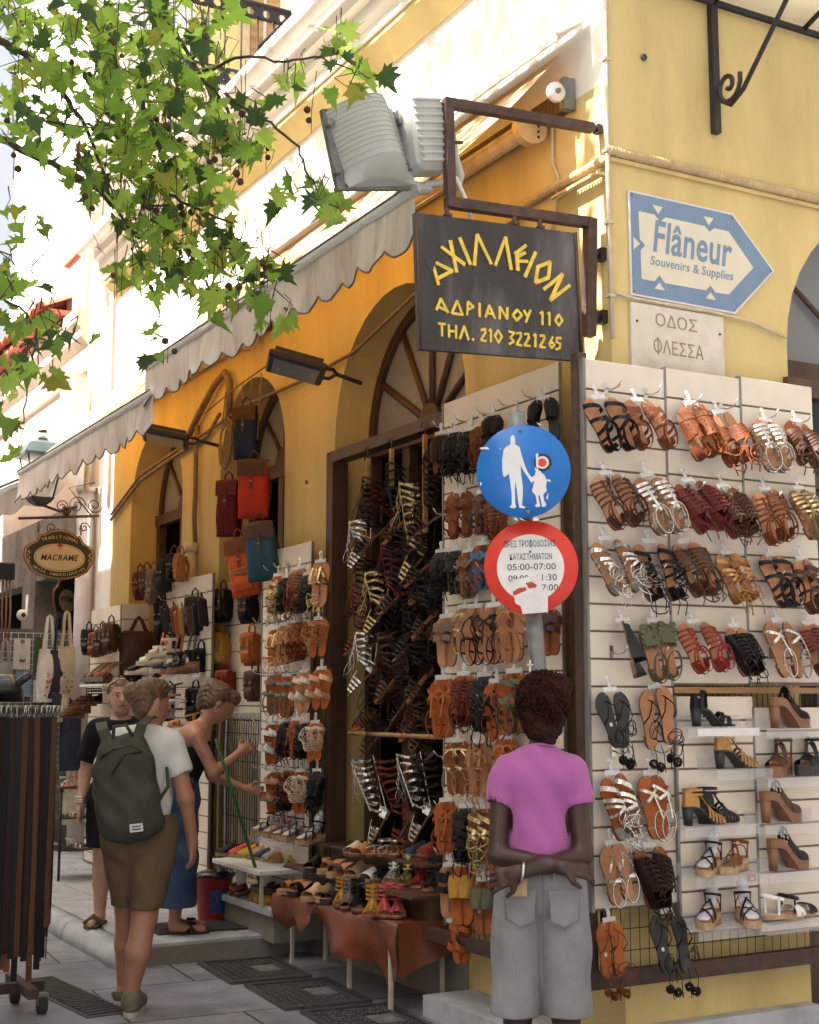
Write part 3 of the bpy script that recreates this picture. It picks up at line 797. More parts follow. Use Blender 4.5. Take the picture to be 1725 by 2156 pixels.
# lettering: strokes traced on the board in the photo's 1725-wide zoom grid (0.3511 px per unit)
def sp(x, y): return ony(684.6 + .3511 * x, 210.6 + .3511 * y, -.0035) - Vector((-.60, 0, 3.36))
def stroke_word(name, strokes, wd):
    m = nb('gold_paint')
    for st_ in strokes:
        for (p, q) in zip(st_[:-1], st_[1:]):
            a, b = sp(*p), sp(*q); d = (b - a); L_ = d.length; d.normalize(); n_ = Vector((0, -1, 0)); s_ = d.cross(n_)
            w0, w1 = wd * random.uniform(.42, .58), wd * random.uniform(.42, .58); a2 = a - d * wd * .2; b2 = b + d * wd * .2
            q4 = [a2 - s_ * w0, b2 - s_ * w1, b2 + s_ * w1, a2 + s_ * w0]
            off = Vector((0, -random.uniform(.001, .0035), 0))
            m.add([p_ + off for p_ in q4] + [p_ + Vector((0, .003, 0)) for p_ in q4], [(0, 1, 2, 3), (7, 6, 5, 4), (0, 4, 5, 1), (1, 5, 6, 2), (2, 6, 7, 3), (3, 7, 4, 0)])
    return m.build(name, sb)
big = [[(680, 1105), (640, 960)], [(650, 968), (762, 1025), (668, 1075)],
       [(752, 845), (790, 1030)], [(700, 882), (836, 985)], [(808, 828), (872, 985)],
       [(896, 988), (912, 808), (996, 982)], [(1022, 990), (1082, 825), (1116, 1015)],
       [(1148, 910), (1156, 1020)], [(1140, 925), (1204, 872)], [(1146, 965), (1214, 968)], [(1148, 945), (1200, 915)],
       [(1262, 915), (1200, 1058)], [(1276, 1000), (1350, 972), (1340, 1065), (1262, 1095), (1276, 1000)],
       [(1312, 1135), (1424, 1045), (1352, 1200), (1466, 1112)]]
l2 = [[(668, 1258), (694, 1192), (735, 1275)], [(680, 1240), (720, 1262)], [(760, 1278), (792, 1205), (824, 1288), (760, 1278)],
      [(852, 1288), (858, 1212), (890, 1240), (856, 1258)], [(926, 1220), (926, 1300)], [(962, 1302), (985, 1232), (1018, 1310)], [(968, 1280), (1010, 1282)],
      [(1046, 1312), (1048, 1240), (1092, 1312), (1094, 1246)], [(1126, 1290), (1152, 1258), (1180, 1290), (1150, 1322), (1126, 1290)], [(1192, 1262), (1212, 1296)], [(1232, 1262), (1204, 1332)],
      [(1290, 1280), (1304, 1272), (1304, 1346)], [(1334, 1284), (1346, 1276), (1346, 1350)], [(1380, 1322), (1402, 1288), (1424, 1322), (1402, 1352), (1380, 1322)]]
l3 = [[(680, 1340), (720, 1344)], [(700, 1342), (702, 1415)], [(742, 1348), (744, 1422)], [(786, 1352), (786, 1428)], [(744, 1385), (786, 1388)], [(808, 1432), (834, 1358), (860, 1438)], [(884, 1432), (890, 1440)],
      [(936, 1380), (960, 1372), (962, 1395), (934, 1440), (966, 1446)], [(984, 1386), (994, 1376), (994, 1450)], [(1018, 1416), (1038, 1382), (1060, 1420), (1040, 1456), (1018, 1416)],
      [(1102, 1388), (1134, 1396), (1112, 1424), (1132, 1448), (1104, 1464)], [(1148, 1400), (1172, 1396), (1174, 1420), (1148, 1466), (1178, 1472)], [(1196, 1404), (1218, 1402), (1222, 1424), (1196, 1472), (1230, 1476)],
      [(1250, 1414), (1262, 1406), (1260, 1480)], [(1290, 1414), (1312, 1412), (1314, 1432), (1288, 1480), (1320, 1484)], [(1366, 1420), (1344, 1462), (1358, 1488), (1376, 1470), (1360, 1452), (1348, 1460)],
      [(1414, 1428), (1388, 1428), (1388, 1452), (1412, 1462), (1408, 1488), (1384, 1496)]]
stroke_word('lettering', big, .0165); stroke_word('lettering', l2, .0112); stroke_word('lettering', l3, .0105)
# torn corner of the sheet beside the first letter
m = nb('black_board'); a, b, c_ = sp(592, 945), sp(652, 962), sp(640, 1040)
m.add([a, b + Vector((0, -.03, 0)), c_], [(0, 1, 2)]); m.build('torn_flap', sb)

# big floodlight
fl = thing('floodlight', 'big grey street floodlight with ribbed housing on the iron frame', 'floodlight', (0, 0, 0))
def tr_fl():
    c = dep(783, 306, 6.05)
    ex = (dep(865, 306, 6.15) - c).normalized()      # across
    ez = (dep(778, 210, 6.065) - c)
    ez = (ez - ex * ez.dot(ex)).normalized()
    ey = ez.cross(ex)      # away from viewer
    return c, ex, ey, ez
fc, fx, fy, fz = tr_fl()
fl.location = fc
FM = frame((0, 0, 0), fx, fy, fz)
PXM = 6.05 / FPX
# curved reflector body: humped section along local x, ribs across
prof = [(-82, -30), (-66, 12), (-46, 42), (-24, 62), (0, 70), (22, 62), (44, 36), (62, 8), (80, -4)]
m = MB(); m.use('grey_paint')
rings = []
for zt in (-84, -83, -50, -46, -20, 0, 20, 40, 60, 78):
    k = {-84: .02, -83: .10, -50: .96}.get(zt, 1.0 if zt < 70 else .93)
    top = [FM @ Vector((px * PXM + .03 * zt / 84 * -1, -(py * k) * PXM, (zt + py * .16) * PXM)) for px, py in prof]
    rings.append(top)
for _ in range(1): m.grid(rings)
# end caps
for rr, sg in ((rings[0], 1), (rings[-1], -1)):
    base = [FM @ Vector((p_[0] * PXM + .03 * (sg), .035, (-84 if sg == 1 else 78) * PXM)) for p_ in (prof[0], prof[-1])]
    m.smooth = True; m.add(rr + base[::-1], [tuple(range(len(rr) + 2))]); m.smooth = False
m.build('housing', fl)
m = nb('grey_paint')
for i in range(13):
    t = 3 + i / 12 * (len(rings) - 4); a_ = min(int(t), len(rings) - 2); f_ = t - a_
    pts = [rings[a_][j].lerp(rings[a_ + 1][j], f_) + (FM.to_3x3() @ Vector((0, -.002, 0))) for j in range(len(prof))]
    m.tube(pts, .0022, 4)
m.build('rib', fl)
m = nb('zinc')
cr = [FM @ Vector(p) for p in ((-.185 + .0, .03, -.185), (.185, .03, -.19), (.165, .03, .165), (-.20, .03, .17))]
m.add(cr + [p + FM.to_3x3() @ Vector((0, .03, 0)) for p in cr], [(0, 1, 2, 3), (7, 6, 5, 4), (0, 4, 5, 1), (1, 5, 6, 2), (2, 6, 7, 3), (3, 7, 4, 0)])
for (px, pz) in ((-.19, .1), (-.19, -.11), (.17, .11), (.175, -.1)): m.cbox(FM @ Vector((px, .01, pz)), (.03, .05, .035), FM.to_3x3(), .006)
m.build('lens_frame', fl)
m = nb('grey_paint'); gc = Vector((.262, -.02, .03))
m.cbox(FM @ gc, (.185, .17, .33), FM.to_3x3(), .03)
for i in range(9): m.cbox(FM @ (gc + Vector((-.01, -.086, -.13 + i * .034))), (.15, .02, .014), FM.to_3x3(), .005)
m.build('gear_box', fl)
m = nb('grey_paint')
m.tube([FM @ Vector(p) for p in ((.34, 0, .12), (.40, 0, .10), (.43, .0, .05), (.425, .0, -.05), (.44, 0, -.14), (.42, 0, -.19), (.34, 0, -.17), (.24, .0, -.18))], .018, 8)
m.cbox(FM @ Vector((.24, .02, -.19)), (.08, .06, .05), FM.to_3x3(), .012); m.use('rust_iron'); m.tube([FM @ Vector((.38, -.04, .0)), FM @ Vector((.45, -.04, 0))], .008, 6)
m.build('yoke', fl)
m = nb('white_paint'); m.tube([FM @ Vector(p) for p in ((.33, 0, -.12), (.40, -.02, -.16), (.42, -.03, -.25), (.44, -.02, -.33), (.45, 0, -.36))], .011, 6); m.build('cable', fl)

# two flat lamps under the awnings
def led(label, c, tilt, mt):
    o = thing('floodlight', label, 'floodlight', c, (0, R(tilt), R(-20)), 'flat lamps under the awning')
    m = nb('black_iron'); m.cbox((0, 0, 0), (.36, .42, .05), bev=.012)
    for i in range(9): m.box((-.15, -.19 + i * .045, .025), (.15, -.185 + i * .045, .05))
    m.build('housing', o)
    m = nb(mt); m.box((-.14, -.17, -.031), (.14, .17, -.026)); m.build('diffuser', o)
    m = nb('black_iron'); m.tube([(.15, -.12, .01), (.22, -.12, .02), (.25, 0, .03), (.22, .12, .02), (.15, .12, .01)], .012, 6); m.tube([(.24, 0, .03), (.42, .06, .03)], .014, 6); m.build('yoke', o)
    return o
led('flat black floodlight under the awning between the door arch and the next arch', (-.42, 2.62, 3.58), 14, 'milky_pane')
led('flat dusty floodlight under the far awning above the first narrow arch', (-.42, 5.05, 3.55), 10, 'tan_paint')

# ================================================================== ROUND TRAFFIC SIGNS ON THE POLE
D_S = 5.75
pole_top = dep(1088, 868, D_S + .085); pole_bot_dir = dep(1136, 1435, D_S + .085)
pd = (pole_bot_dir - pole_top).normalized(); pole_bot = pole_top + pd * ((pole_top.z + .02) / -pd.z)
po = thing('signpost', 'leaning grey galvanised signpost behind the woman in pink', 'signpost', pole_bot)
m = nb('zinc'); m.tube([Vector((0, 0, 0)), pole_top - pole_bot], .035, 14); m.build('pole', po)
m = nb('sign_white')
q = dep(1115, 1405, D_S) - pole_bot
m.box(q + Vector((-.003, -.006, -.03)), q + Vector((.003, -.003, .03))); m.box(q + Vector((-.016, -.006, .008)), q + Vector((.016, -.003, .013))); m.build('scratch', po)
def disc_sign(name, label, c, rpx, mat1, grp):
    o = thing(name, label, 'road sign', c, group=grp)
    n_ = -Vector((math.sin(YAW), math.cos(YAW), 0.0)); n_ = Matrix.Rotation(R(-4), 3, 'Z') @ n_
    x_ = Vector((-n_.y, n_.x, 0)); x_ = Vector((0, 0, 1)).cross(n_).normalized(); y_ = n_.cross(x_)
    rot = Matrix.Rotation(R(-4.5), 3, n_); x_ = rot @ x_; y_ = rot @ y_
    FM_ = frame((0, 0, 0), x_, y_, n_)
    m = nb(mat1); r_ = rpx * D_S / FPX
    m.lathe([(.001, -.004), (r_, -.004), (r_ + .002, 0), (r_, .003), (.001, .003)], 56, FM_)
    m.build('plate', o)
    return o, FM_, r_
blue, BM, br = disc_sign('road_sign', 'round blue road sign with white walking adult and child', dep(1102.5, 992, D_S), 98, 'sign_blue', 'signs on the leaning post')
red, RM, rr = disc_sign('road_sign', 'round red and white road sign with Greek delivery hours and torn stickers', dep(1118.5, 1194, D_S + .012), 98, 'sign_red', 'signs on the leaning post')
# coordinates below come from the 1725 zoom (0.3053 photo px per unit)
kz = .3053 * D_S / FPX
def bz(x, y): return ((x - 1287) * kz, -(y - 490) * kz)
def rot2(p, a=R(4.5)): return (p[0] * math.cos(a) - p[1] * math.sin(a), p[0] * math.sin(a) + p[1] * math.cos(a))
def flat(poly, f, parent, name, mt, FM_, z0=.0032, z1=.0048):
    m = nb(mt); m.prism([rot2(f(*p)) for p in poly], z0, z1, FM_); return m.build(name, parent)
def circ(cx_, cy_, r_, n=24, ry=None): return [(cx_ + r_ * math.cos(6.28318 * i / n), cy_ + (ry or r_) * math.sin(6.28318 * i / n)) for i in range(n)]
adult = [(1200, 300), (1198, 270), (1204, 245), (1214, 236), (1226, 244), (1232, 268), (1230, 302), (1262, 322), (1276, 380), (1294, 440), (1316, 500), (1350, 545), (1362, 560), (1340, 572), (1318, 535), (1290, 495), (1268, 450), (1270, 520), (1282, 600), (1280, 660), (1274, 730), (1300, 742), (1290, 750), (1256, 746), (1246, 690), (1240, 620), (1232, 560), (1226, 620), (1228, 720), (1236, 740), (1215, 750), (1188, 742), (1204, 724), (1204, 640), (1194, 560), (1188, 510), (1168, 520), (1160, 530), (1148, 525), (1142, 480), (1140, 420), (1152, 340), (1166, 322)]
child = [(1372, 490), (1362, 478), (1372, 456), (1392, 454), (1406, 470), (1404, 498), (1430, 520), (1446, 560), (1440, 600), (1444, 630), (1420, 655), (1426, 700), (1440, 722), (1434, 738), (1412, 742), (1404, 700), (1396, 660), (1386, 660), (1392, 700), (1400, 738), (1376, 744), (1362, 732), (1376, 716), (1368, 660), (1344, 632), (1354, 590), (1362, 560), (1346, 566), (1330, 548), (1342, 536), (1364, 520)]
flat(adult, bz, blue, 'adult_figure', 'sign_white', BM); flat(child, bz, blue, 'child_figure', 'sign_white', BM, .0034, .0052)
st_ = flat(circ(1420, 432, 62), bz, blue, 'sticker', 'ink_black', BM, .0036, .0056)
flat(circ(1418, 432, 44), bz, st_, 'sticker_ring', 'sign_white', BM, .0058, .0062); flat(circ(1416, 434, 30), bz, st_, 'sticker_centre', 'sign_red', BM, .0063, .0067)
flat([(1372, 372), (1390, 368), (1388, 500), (1374, 460)], bz, st_, 'peeled_edge', 'paper_white', BM, .0068, .0074)
for i, (x, y, s_) in enumerate(((1265, 202, 13), (1312, 776, 15))):
    m = nb('zinc'); x2, y2 = rot2(bz(x, y)); m.lathe([(s_ * kz, .003), (s_ * kz, .006), (.001, .008)], 10, BM @ Matrix.Translation((x2, y2, 0))); m.build('bolt', blue)
m = nb('sign_white')
for poly in ([(990, 322), (1040, 318), (1056, 338), (1020, 334), (988, 334)], [(1118, 332), (1134, 328), (1132, 336)], [(1210, 815), (1240, 822), (1250, 836), (1225, 828)], [(1255, 812), (1300, 838), (1268, 830)], [(1345, 818), (1380, 812), (1392, 835), (1350, 838)], [(985, 560), (1000, 575), (990, 590)], [(1440, 560), (1452, 548), (1470, 556), (1474, 570), (1455, 562)], [(1440, 680), (1456, 640), (1452, 690)], [(1380, 150), (1420, 170), (1395, 168)]):
    m.prism([rot2(bz(*p)) for p in poly], .0032, .0046, BM)
m.build('scuff', blue)
def rz(x, y): return ((x - 1337) * kz, -(y - 1150) * kz)
flat(circ(1333, 1155, 232, 48), rz, red, 'white_field', 'sign_white', RM)
def rtxt(s, x, y, w_, h_, bold=0.0):
    p = rot2(rz(x, y)); M4 = RM @ Matrix.Translation((p[0], p[1], .0056)) @ Matrix.Rotation(R(4.5 + 1), 4, 'Z')
    return text(s, M4, 'ink_black', red, width=w_ * kz, height=h_ * kz, bold=bold, depth=.0008)
rtxt('ΩΡΕΣ ΤΡΟΦΟΔΟΣΙΑΣ', 1328, 987, 360, 46); rtxt('ΚΑΤΑΣΤΗΜΑΤΩΝ', 1336, 1077, 290, 44); rtxt('05:00-07:00', 1340, 1148, 334, 44); rtxt('09:00', 1250, 1228, 140, 42); rtxt('-11:30', 1428, 1222, 170, 44); rtxt('7:00', 1465, 1292, 110, 44)
pp = flat([(1205, 1240), (1290, 1225), (1380, 1205), (1400, 1260), (1395, 1290), (1450, 1330), (1448, 1470), (1440, 1462), (1275, 1475), (1262, 1420), (1225, 1400), (1215, 1330), (1185, 1270)], rz, red, 'torn_paper', 'paper_white', RM, .0060, .0074)
flat([(1210, 1320), (1250, 1295), (1300, 1290), (1305, 1310), (1240, 1340), (1212, 1348)], rz, pp, 'red_scrap', 'poppy_red', RM, .0075, .0082)
flat([(1298, 1262), (1340, 1252), (1375, 1275), (1370, 1292), (1320, 1300)], rz, pp, 'red_scrap', 'poppy_red', RM, .0075, .0082)
m = nb('zinc'); x2, y2 = rot2(rz(1332, 1043)); m.lathe([(.006, .003), (.006, .006), (.001, .008)], 10, RM @ Matrix.Translation((x2, y2, 0))); m.build('bolt', red)

# ================================================================== ARROW-SHAPED SHOP SIGN, MARBLE PLAQUE
def zoomA(x, y, yy=0.0): return ony((1200 + 1.2035 * x) / 1.899, 1.2035 * y / 1.899, yy)    # 1725-wide zoom of the top right
fs = thing('arrow_sign', 'pale blue arrow shaped souvenir shop sign with cream field on the yellow wall', 'sign', (.5, 0, 3.67))
def fpoly(pts, y0, y1, mt, name, parent=None):
    m = nb(mt); q = [zoomA(x, y) - Vector((.5, 0, 3.67)) for x, y in pts]
    n = len(q); vs = [Vector((p.x, y0, p.z)) for p in q] + [Vector((p.x, y1, p.z)) for p in q]
    m.add(vs, [tuple(range(n)), tuple(range(n, 2 * n))[::-1]] + [(i, (i + 1) % n, n + (i + 1) % n, n + i) for i in range(n)])
    return m.build(name, parent or fs)
fpoly([(1085, 634), (1432, 712), (1569, 904), (1440, 1046), (1095, 982)], -.014, -.003, 'sign_white', 'rim')
fpoly([(1090, 641), (1429, 718), (1562, 903), (1437, 1038), (1099, 976)], -.0165, -.0141, 'flaneur_blue', 'panel')
fpoly([(1117, 705), (1170, 717), (1187, 740), (1208, 726), (1336, 755), (1352, 774), (1368, 762), (1415, 772), (1498, 893), (1416, 982), (1372, 975), (1356, 952), (1340, 968), (1204, 944), (1186, 918), (1170, 938), (1127, 930), (1124, 836), (1138, 818), (1121, 798)], -.0185, -.0166, 'flaneur_cream', 'cream_field')
for t3 in ([(1163, 684), (1197, 692), (1182, 716)], [(1332, 722), (1366, 729), (1350, 752)], [(1170, 962), (1204, 969), (1186, 942)], [(1340, 994), (1374, 1001), (1356, 974)], [(1100, 790), (1100, 832), (1122, 814)]): fpoly(t3, -.0185, -.0166, 'flaneur_cream', 'triangle')
def word_on(M0, cx_, cz, ang, **k): return M0 @ Matrix.Translation((cx_, cz, 0)) @ Matrix.Rotation(ang, 4, 'Z')
pA, pB = zoomA(1160, 800), zoomA(1432, 858); pc = (pA + pB) / 2 - Vector((.5, 0, 3.67))
W_ = frame((0, -.0195, 0), (1, 0, 0), (0, 0, 1), (0, -1, 0))
pC, pD = zoomA(1156, 872), zoomA(1430, 926); p2 = (pC + pD) / 2 - Vector((.5, 0, 3.67))
text('Flâneur', word_on(W_, pc.x, pc.z + .022, math.atan2(pB.z - pA.z, pB.x - pA.x)), 'flaneur_blue', fs, width=(pB - pA).length * .97, height=.16, shear=.16, bold=.016, depth=.001, spacing=1.03)
text('Souvenirs & Supplies', word_on(W_, p2.x, p2.z, math.atan2(pD.z - pC.z, pD.x - pC.x)), 'flaneur_blue', fs, width=(pD - pC).length, height=.058, shear=.12, bold=.008, spacing=1.04, depth=.001)
for q in ((1096, 650), (1428, 728), (1557, 905), (1438, 1032), (1104, 970)):
    m = nb('zinc'); p = zoomA(*q) - Vector((.5, 0, 3.67)); m.lathe([(.005, 0), (.005, .004), (.001, .005)], 8, frame((p.x, -.0166, p.z), (1, 0, 0), (0, 0, 1), (0, -1, 0))); m.build('screw', fs)

pq = thing('street_plaque', 'weathered marble street name plaque with carved Greek letters', 'sign', (.38, 0, 3.25))
m = nb('marble_plaque'); q = [Vector((-.275, -.02, .135)), Vector((.275, -.02, .145)), Vector((.275, -.02, -.17)), Vector((-.275, -.02, -.17))]
m.cbox((0, -.012, -.015), (.56, .02, .31), bev=.004); m.build('slab', pq)
text('ΟΔΟΣ', frame((-.015, -.0228, .072), (1, 0, -.01), (0, 0, 1), (0, -1, 0)), 'carved_grey', pq, width=.25, height=.062, depth=.001)
text('ΦΛΕΣΣΑ', frame((-.005, -.0228, -.055), (1, 0, -.01), (0, 0, 1), (0, -1, 0)), 'carved_grey', pq, width=.30, height=.068, depth=.001)
m = nb('rust_iron')
for px in (-.25, .25): m.lathe([(.006, 0), (.006, .004), (.001, .006)], 8, frame((px, -.022, .05), (1, 0, 0), (0, 0, 1), (0, -1, 0)))
m.build('nail', pq)

# ================================================================== GLASS CANOPY with scroll brackets
ca = thing('glass_canopy', 'frosted glass canopy on black iron brackets above the side street wall', 'canopy', (.65, 0, 4.9))
cz0, cy1, cz1 = 5.0, -1.6, 5.55
m = nb('black_iron')
o_ = Vector((.65, 0, 4.9))
def cbar(p, q, w_=.03): m.tube([Vector(p) - o_, Vector(q) - o_], w_, 4)
cbar((.2, -.03, cz0), (4.2, -.03, cz0), .022)
for xx in (.2, .65, 1.25, 1.85, 2.45): cbar((xx, -.03, cz0), (xx, cy1, cz1), .018)
for k in (.5, 1.0): cbar((.2, cy1 * k, cz0 + (cz1 - cz0) * k), (4.2, cy1 * k, cz0 + (cz1 - cz0) * k), .014)
m.build('frame', ca)
for xx in (.65, 2.6):
    m = nb('black_iron'); m.cbox(Vector((xx, -.02, 4.66)) - o_, (.04, .035, .68))
    pts = []
    for i in range(22):
        a = -2.2 + i * .42; r_ = .012 + .0042 * i
        pts.append(Vector((xx, -.115 - r_ * math.cos(a) * .9, 4.53 + r_ * math.sin(a))) - o_)
    m.tube(pts, .012, 6)
    end = pts[-1] + o_
    m.tube([Vector((xx, -.06, 4.475)) - o_, Vector((xx, -.13, 4.425)) - o_, Vector((xx, -.22, 4.47)) - o_, Vector((xx, -.56, 4.82)) - o_, Vector((xx, -.95, 5.20)) - o_], .013, 6)
    m.build('bracket', ca)
g = nb('frosted_glass'); vs = [(.2, -.03, cz0 + .025), (4.2, -.03, cz0 + .025), (4.2, cy1, cz1 + .025), (.2, cy1, cz1 + .025)]
g.add([Vector(p) - o_ for p in vs] + [Vector(p) - o_ + Vector((0, 0, .008)) for p in vs], [(0, 1, 2, 3), (7, 6, 5, 4), (0, 4, 5, 1), (1, 5, 6, 2), (2, 6, 7, 3), (3, 7, 4, 0)]); g.build('glass', ca)

# ================================================================== EMBROIDERY SHOP HANGING SIGN, LANTERN
YM = 7.9
hb = thing('wall_bracket', 'thin rusty iron arm holding the oval embroidery shop sign', 'sign bracket', (-.1, YM, 3.27))
m = nb('rust_iron'); m.tube([(.0, 0, .03), (-.76, 0, -.04)], .014, 8)
def spiral(m, c, r0, turns, sg=1, wd=.006, ph=0.0):
    pts = []
    for i in range(int(turns * 14)):
        a = ph + i / 14 * 6.28318 * sg; r_ = r0 * (1 - i / (turns * 14) * .85); pts.append(Vector((c[0] + r_ * math.cos(a), c[1], c[2] + r_ * math.sin(a))))
    m.tube(pts, wd, 5)
for (cx_, cz_, r_, sg) in ((-.22, .12, .09, 1), (-.05, .13, .08, -1), (-.36, .10, .06, 1), (-.45, -.11, .06, -1), (-.14, -.09, .05, 1)): spiral(m, (cx_, 0, cz_), r_, 1.6, sg)
for k in range(6): a = k * 1.047; m.ball((-.32 + .03 * math.cos(a), -.01, .06 + .03 * math.sin(a)), .022, 6)
m.tube([(-.05, 0, .0), (-.3, 0, .28), (-.05, 0, .35)], .008, 5)
m.build('arm', hb)
ms = thing('hanging_sign', 'dark oval embroidery shop sign with cream centre hanging from a rusty arm', 'sign', (-.47, YM, 2.90))
half = [(0, .25), (.09, .235), (.14, .205), (.17, .19), (.19, .20), (.21, .17), (.23, .13), (.29, .10), (.335, .06), (.345, 0), (.335, -.05), (.32, -.075), (.30, -.10), (.27, -.15), (.19, -.195), (.09, -.22), (0, -.228)]
outl = half + [(-a, b) for a, b in half[-2:0:-1]]
MF = frame((0, 0, 0), Vector((1, .06, 0)).normalized(), (0, 0, 1), Vector((.06, -1, 0)).normalized())
def scl(p, k): return [(a * k, b * k) for a, b in p]
m = nb('macrame_brown'); m.prism(outl, -.015, .012, MF); m.build('board', ms)
m = nb('gilt'); m.prism(scl(outl, .955), .0122, .0145, MF); m.use('macrame_green'); m.prism(scl(outl, .92), .0147, .017, MF); m.build('field', ms)
m = nb('macrame_cream'); m.prism(circ(0, -.02, .245, 36, .132), .0172, .019, MF); m.use('macrame_green'); m.prism(circ(0, -.02, .233, 36, .122), .0192, .0198, MF); m.use('macrame_cream'); m.prism(circ(0, -.02, .229, 36, .118), .02, .0206, MF); m.build('oval', ms)
text('MACRAME', MF @ Matrix.Translation((0, -.02, .0215)) @ Matrix.Rotation(R(1.5), 4, 'Z'), 'ink_black', ms, width=.36, height=.058, shear=.25, bold=.02, depth=.001, spacing=1.1)
def arc_text(s, r_, a0, a1, size, cz_, flip=False):
    n = len(s)
    for i, ch in enumerate(s):
        if ch == ' ': continue
        a = a0 + (a1 - a0) * i / (n - 1)
        x, z = r_ * math.cos(a) * 1.0, r_ * .58 * math.sin(a) + cz_
        ta = math.atan2(.58 * math.cos(a), -math.sin(a)) + (math.pi if not flip else 0)
        text(ch, MF @ Matrix.Translation((x, z, .0185)) @ Matrix.Rotation(ta if not flip else ta, 4, 'Z'), 'macrame_cream', ms, height=size, bold=.01, depth=.001)
arc_text('TRADITIONAL', .265, R(128), R(52), .030, .02)
arc_text('GREEK EMBROIDERIES', .300, R(218), R(322), .026, -.005, True)
m = nb('poppy_red'); m.prism([(.035 * math.cos(i * .314) * (1 if i % 2 else .6), .095 + .022 * math.sin(i * .314) * (1 if i % 2 else .6)) for i in range(20)], .0208, .022, MF)
m.use('macrame_brown'); m.prism([(-.004, .07), (.004, .07), (.003, .05), (-.003, .05)], .0208, .022, MF); m.build('flower', ms)
m = nb('gilt')
for sg in (-1, 1):
    for k in range(6):
        a = R(-60 + k * 24); c = (sg * (.285 + .018 * math.cos(a) * (k % 2)), -.02 + .055 * math.sin(a)); m.prism(circ(c[0], c[1], .007, 8, .014), .0172, .0185, MF)
m.build('leaf_motif', ms)
m = nb('rust_iron')
for px in (-.20, .20):
    for k in range(3): m.tube([Vector((px + .012 * math.cos(a * .785) * (k % 2), .012 * math.cos(a * .785) * (1 - k % 2), .225 + k * .035 + .02 * math.sin(a * .785))) for a in range(8)], .004, 4, closed=True)
m.build('chain', ms)
s2 = thing('hanging_sign', 'small half hidden copy of the oval sign deeper in the embroidery shop', 'sign', (-.02, 9.3, 2.60))
m = nb('macrame_brown'); M2 = frame((0, 0, 0), (.62, .78, 0), (0, 0, 1), (.78, -.62, 0)); m.prism(scl(outl, .95), -.01, .01, M2); m.use('macrame_green'); m.prism(scl(outl, .89), .0102, .012, M2); m.use('macrame_cream'); m.prism(circ(0, -.02, .2, 30, .12), .0122, .014, M2); m.build('board', s2)
text('MACRAME', M2 @ Matrix.Translation((0, -.0, .0148)), 'ink_black', s2, width=.32, height=.06, shear=.2, bold=.015, depth=.001)

ln = thing('wall_lantern', 'green iron street lantern with glass panes behind the far awning', 'lantern', (-.52, 8.5, 3.9))
m = nb('lamp_green')
def frust(m, z0, r0, z1, r1, ry=1.0):
    a = [(-r0, -r0), (r0, -r0), (r0, r0), (-r0, r0)]; b = [(-r1, -r1), (r1, -r1), (r1, r1), (-r1, r1)]
    m.add([(x, y, z0) for x, y in a] + [(x, y, z1) for x, y in b], [(0, 1, 5, 4), (1, 2, 6, 5), (2, 3, 7, 6), (3, 0, 4, 7), (4, 5, 6, 7), (3, 2, 1, 0)])
frust(m, .02, .21, .05, .21); frust(m, .05, .21, .15, .15); frust(m, .15, .15, .19, .05); frust(m, .19, .045, .215, .045)
m.use('white_paint'); m.lathe([(.04, .215), (.04, .27)], 10); m.use('black_iron'); m.lathe([(.045, .27), (.045, .30), (.001, .30)], 10); m.build('cap', ln)
m = nb('black_iron')
for sx in (-1, 1):
    for sy in (-1, 1): m.tube([(sx * .17, sy * .17, .02), (sx * .10, sy * .10, -.38)], .010, 5)
frust(m, -.42, .09, -.38, .115); frust(m, -.46, .04, -.42, .09)
m.tube([(.0, .0, -.44), (.2, .0, -.50), (.42, 0, -.42), (.50, 0, -.30)], .014, 6); m.build('cage', ln)
m = nb('frosted_glass')
for k in range(4):
    Mk = Matrix.Rotation(k * math.pi / 2, 4, 'Z'); m.add([Mk @ Vector(p) for p in ((-.165, -.165, .015), (.165, -.165, .015), (.10, -.10, -.375), (-.10, -.10, -.375))], [(0, 1, 2, 3)])
m.build('glass', ln)
# ================================================================== SHOES
def leather(name, c, rough=.45, metal=0.0, var=.18):
    return mat('leather_' + name, c, rough, var, 30, .12, 160, metal=metal, obj_rand=.12, rvar=.12, spec=.2 if max(c) < .05 else .28)
for nm, c in dict(black=(.008, .007, .0075), brown=(.075, .032, .018), darkbrown=(.020, .008, .0055), rust=(.165, .043, .014), tan=(.38, .155, .055), red=(.22, .022, .018),
                  darkred=(.11, .016, .012), olive=(.10, .095, .055), grey=(.16, .15, .13), navy=(.03, .045, .085), blue=(.06, .14, .24), white=(.70, .67, .64), cream=(.58, .48, .36),
                  orange=(.34, .085, .016), mustard=(.40, .20, .03), taupe=(.16, .10, .07), purple=(.09, .05, .06), pink=(.50, .10, .09), coral=(.55, .09, .06), lime=(.42, .42, .10), yellow=(.55, .38, .03), peach=(.55, .32, .2), wood=(.28, .12, .05), grey2=(.022, .02, .022), beige=(.45, .30, .17)).items():
    leather(nm, c, .55 if nm not in ('black',) else .42)
leather('silver', (.62, .60, .55), .26, .9, .1); leather('gold', (.50, .40, .20), .30, .9, .12); leather('bronze', (.42, .22, .08), .35, .7)
mat('footbed', (.40, .18, .088), .55, .18, 25, .08, 150, obj_rand=.16, spec=.25); mat('footbed_dark', (.22, .065, .02), .5, .2, 25, .08, 150, obj_rand=.18, spec=.25); mat('footbed_orange', (.33, .082, .016), .5, .2, 25, .08, 150, obj_rand=.18, spec=.25)
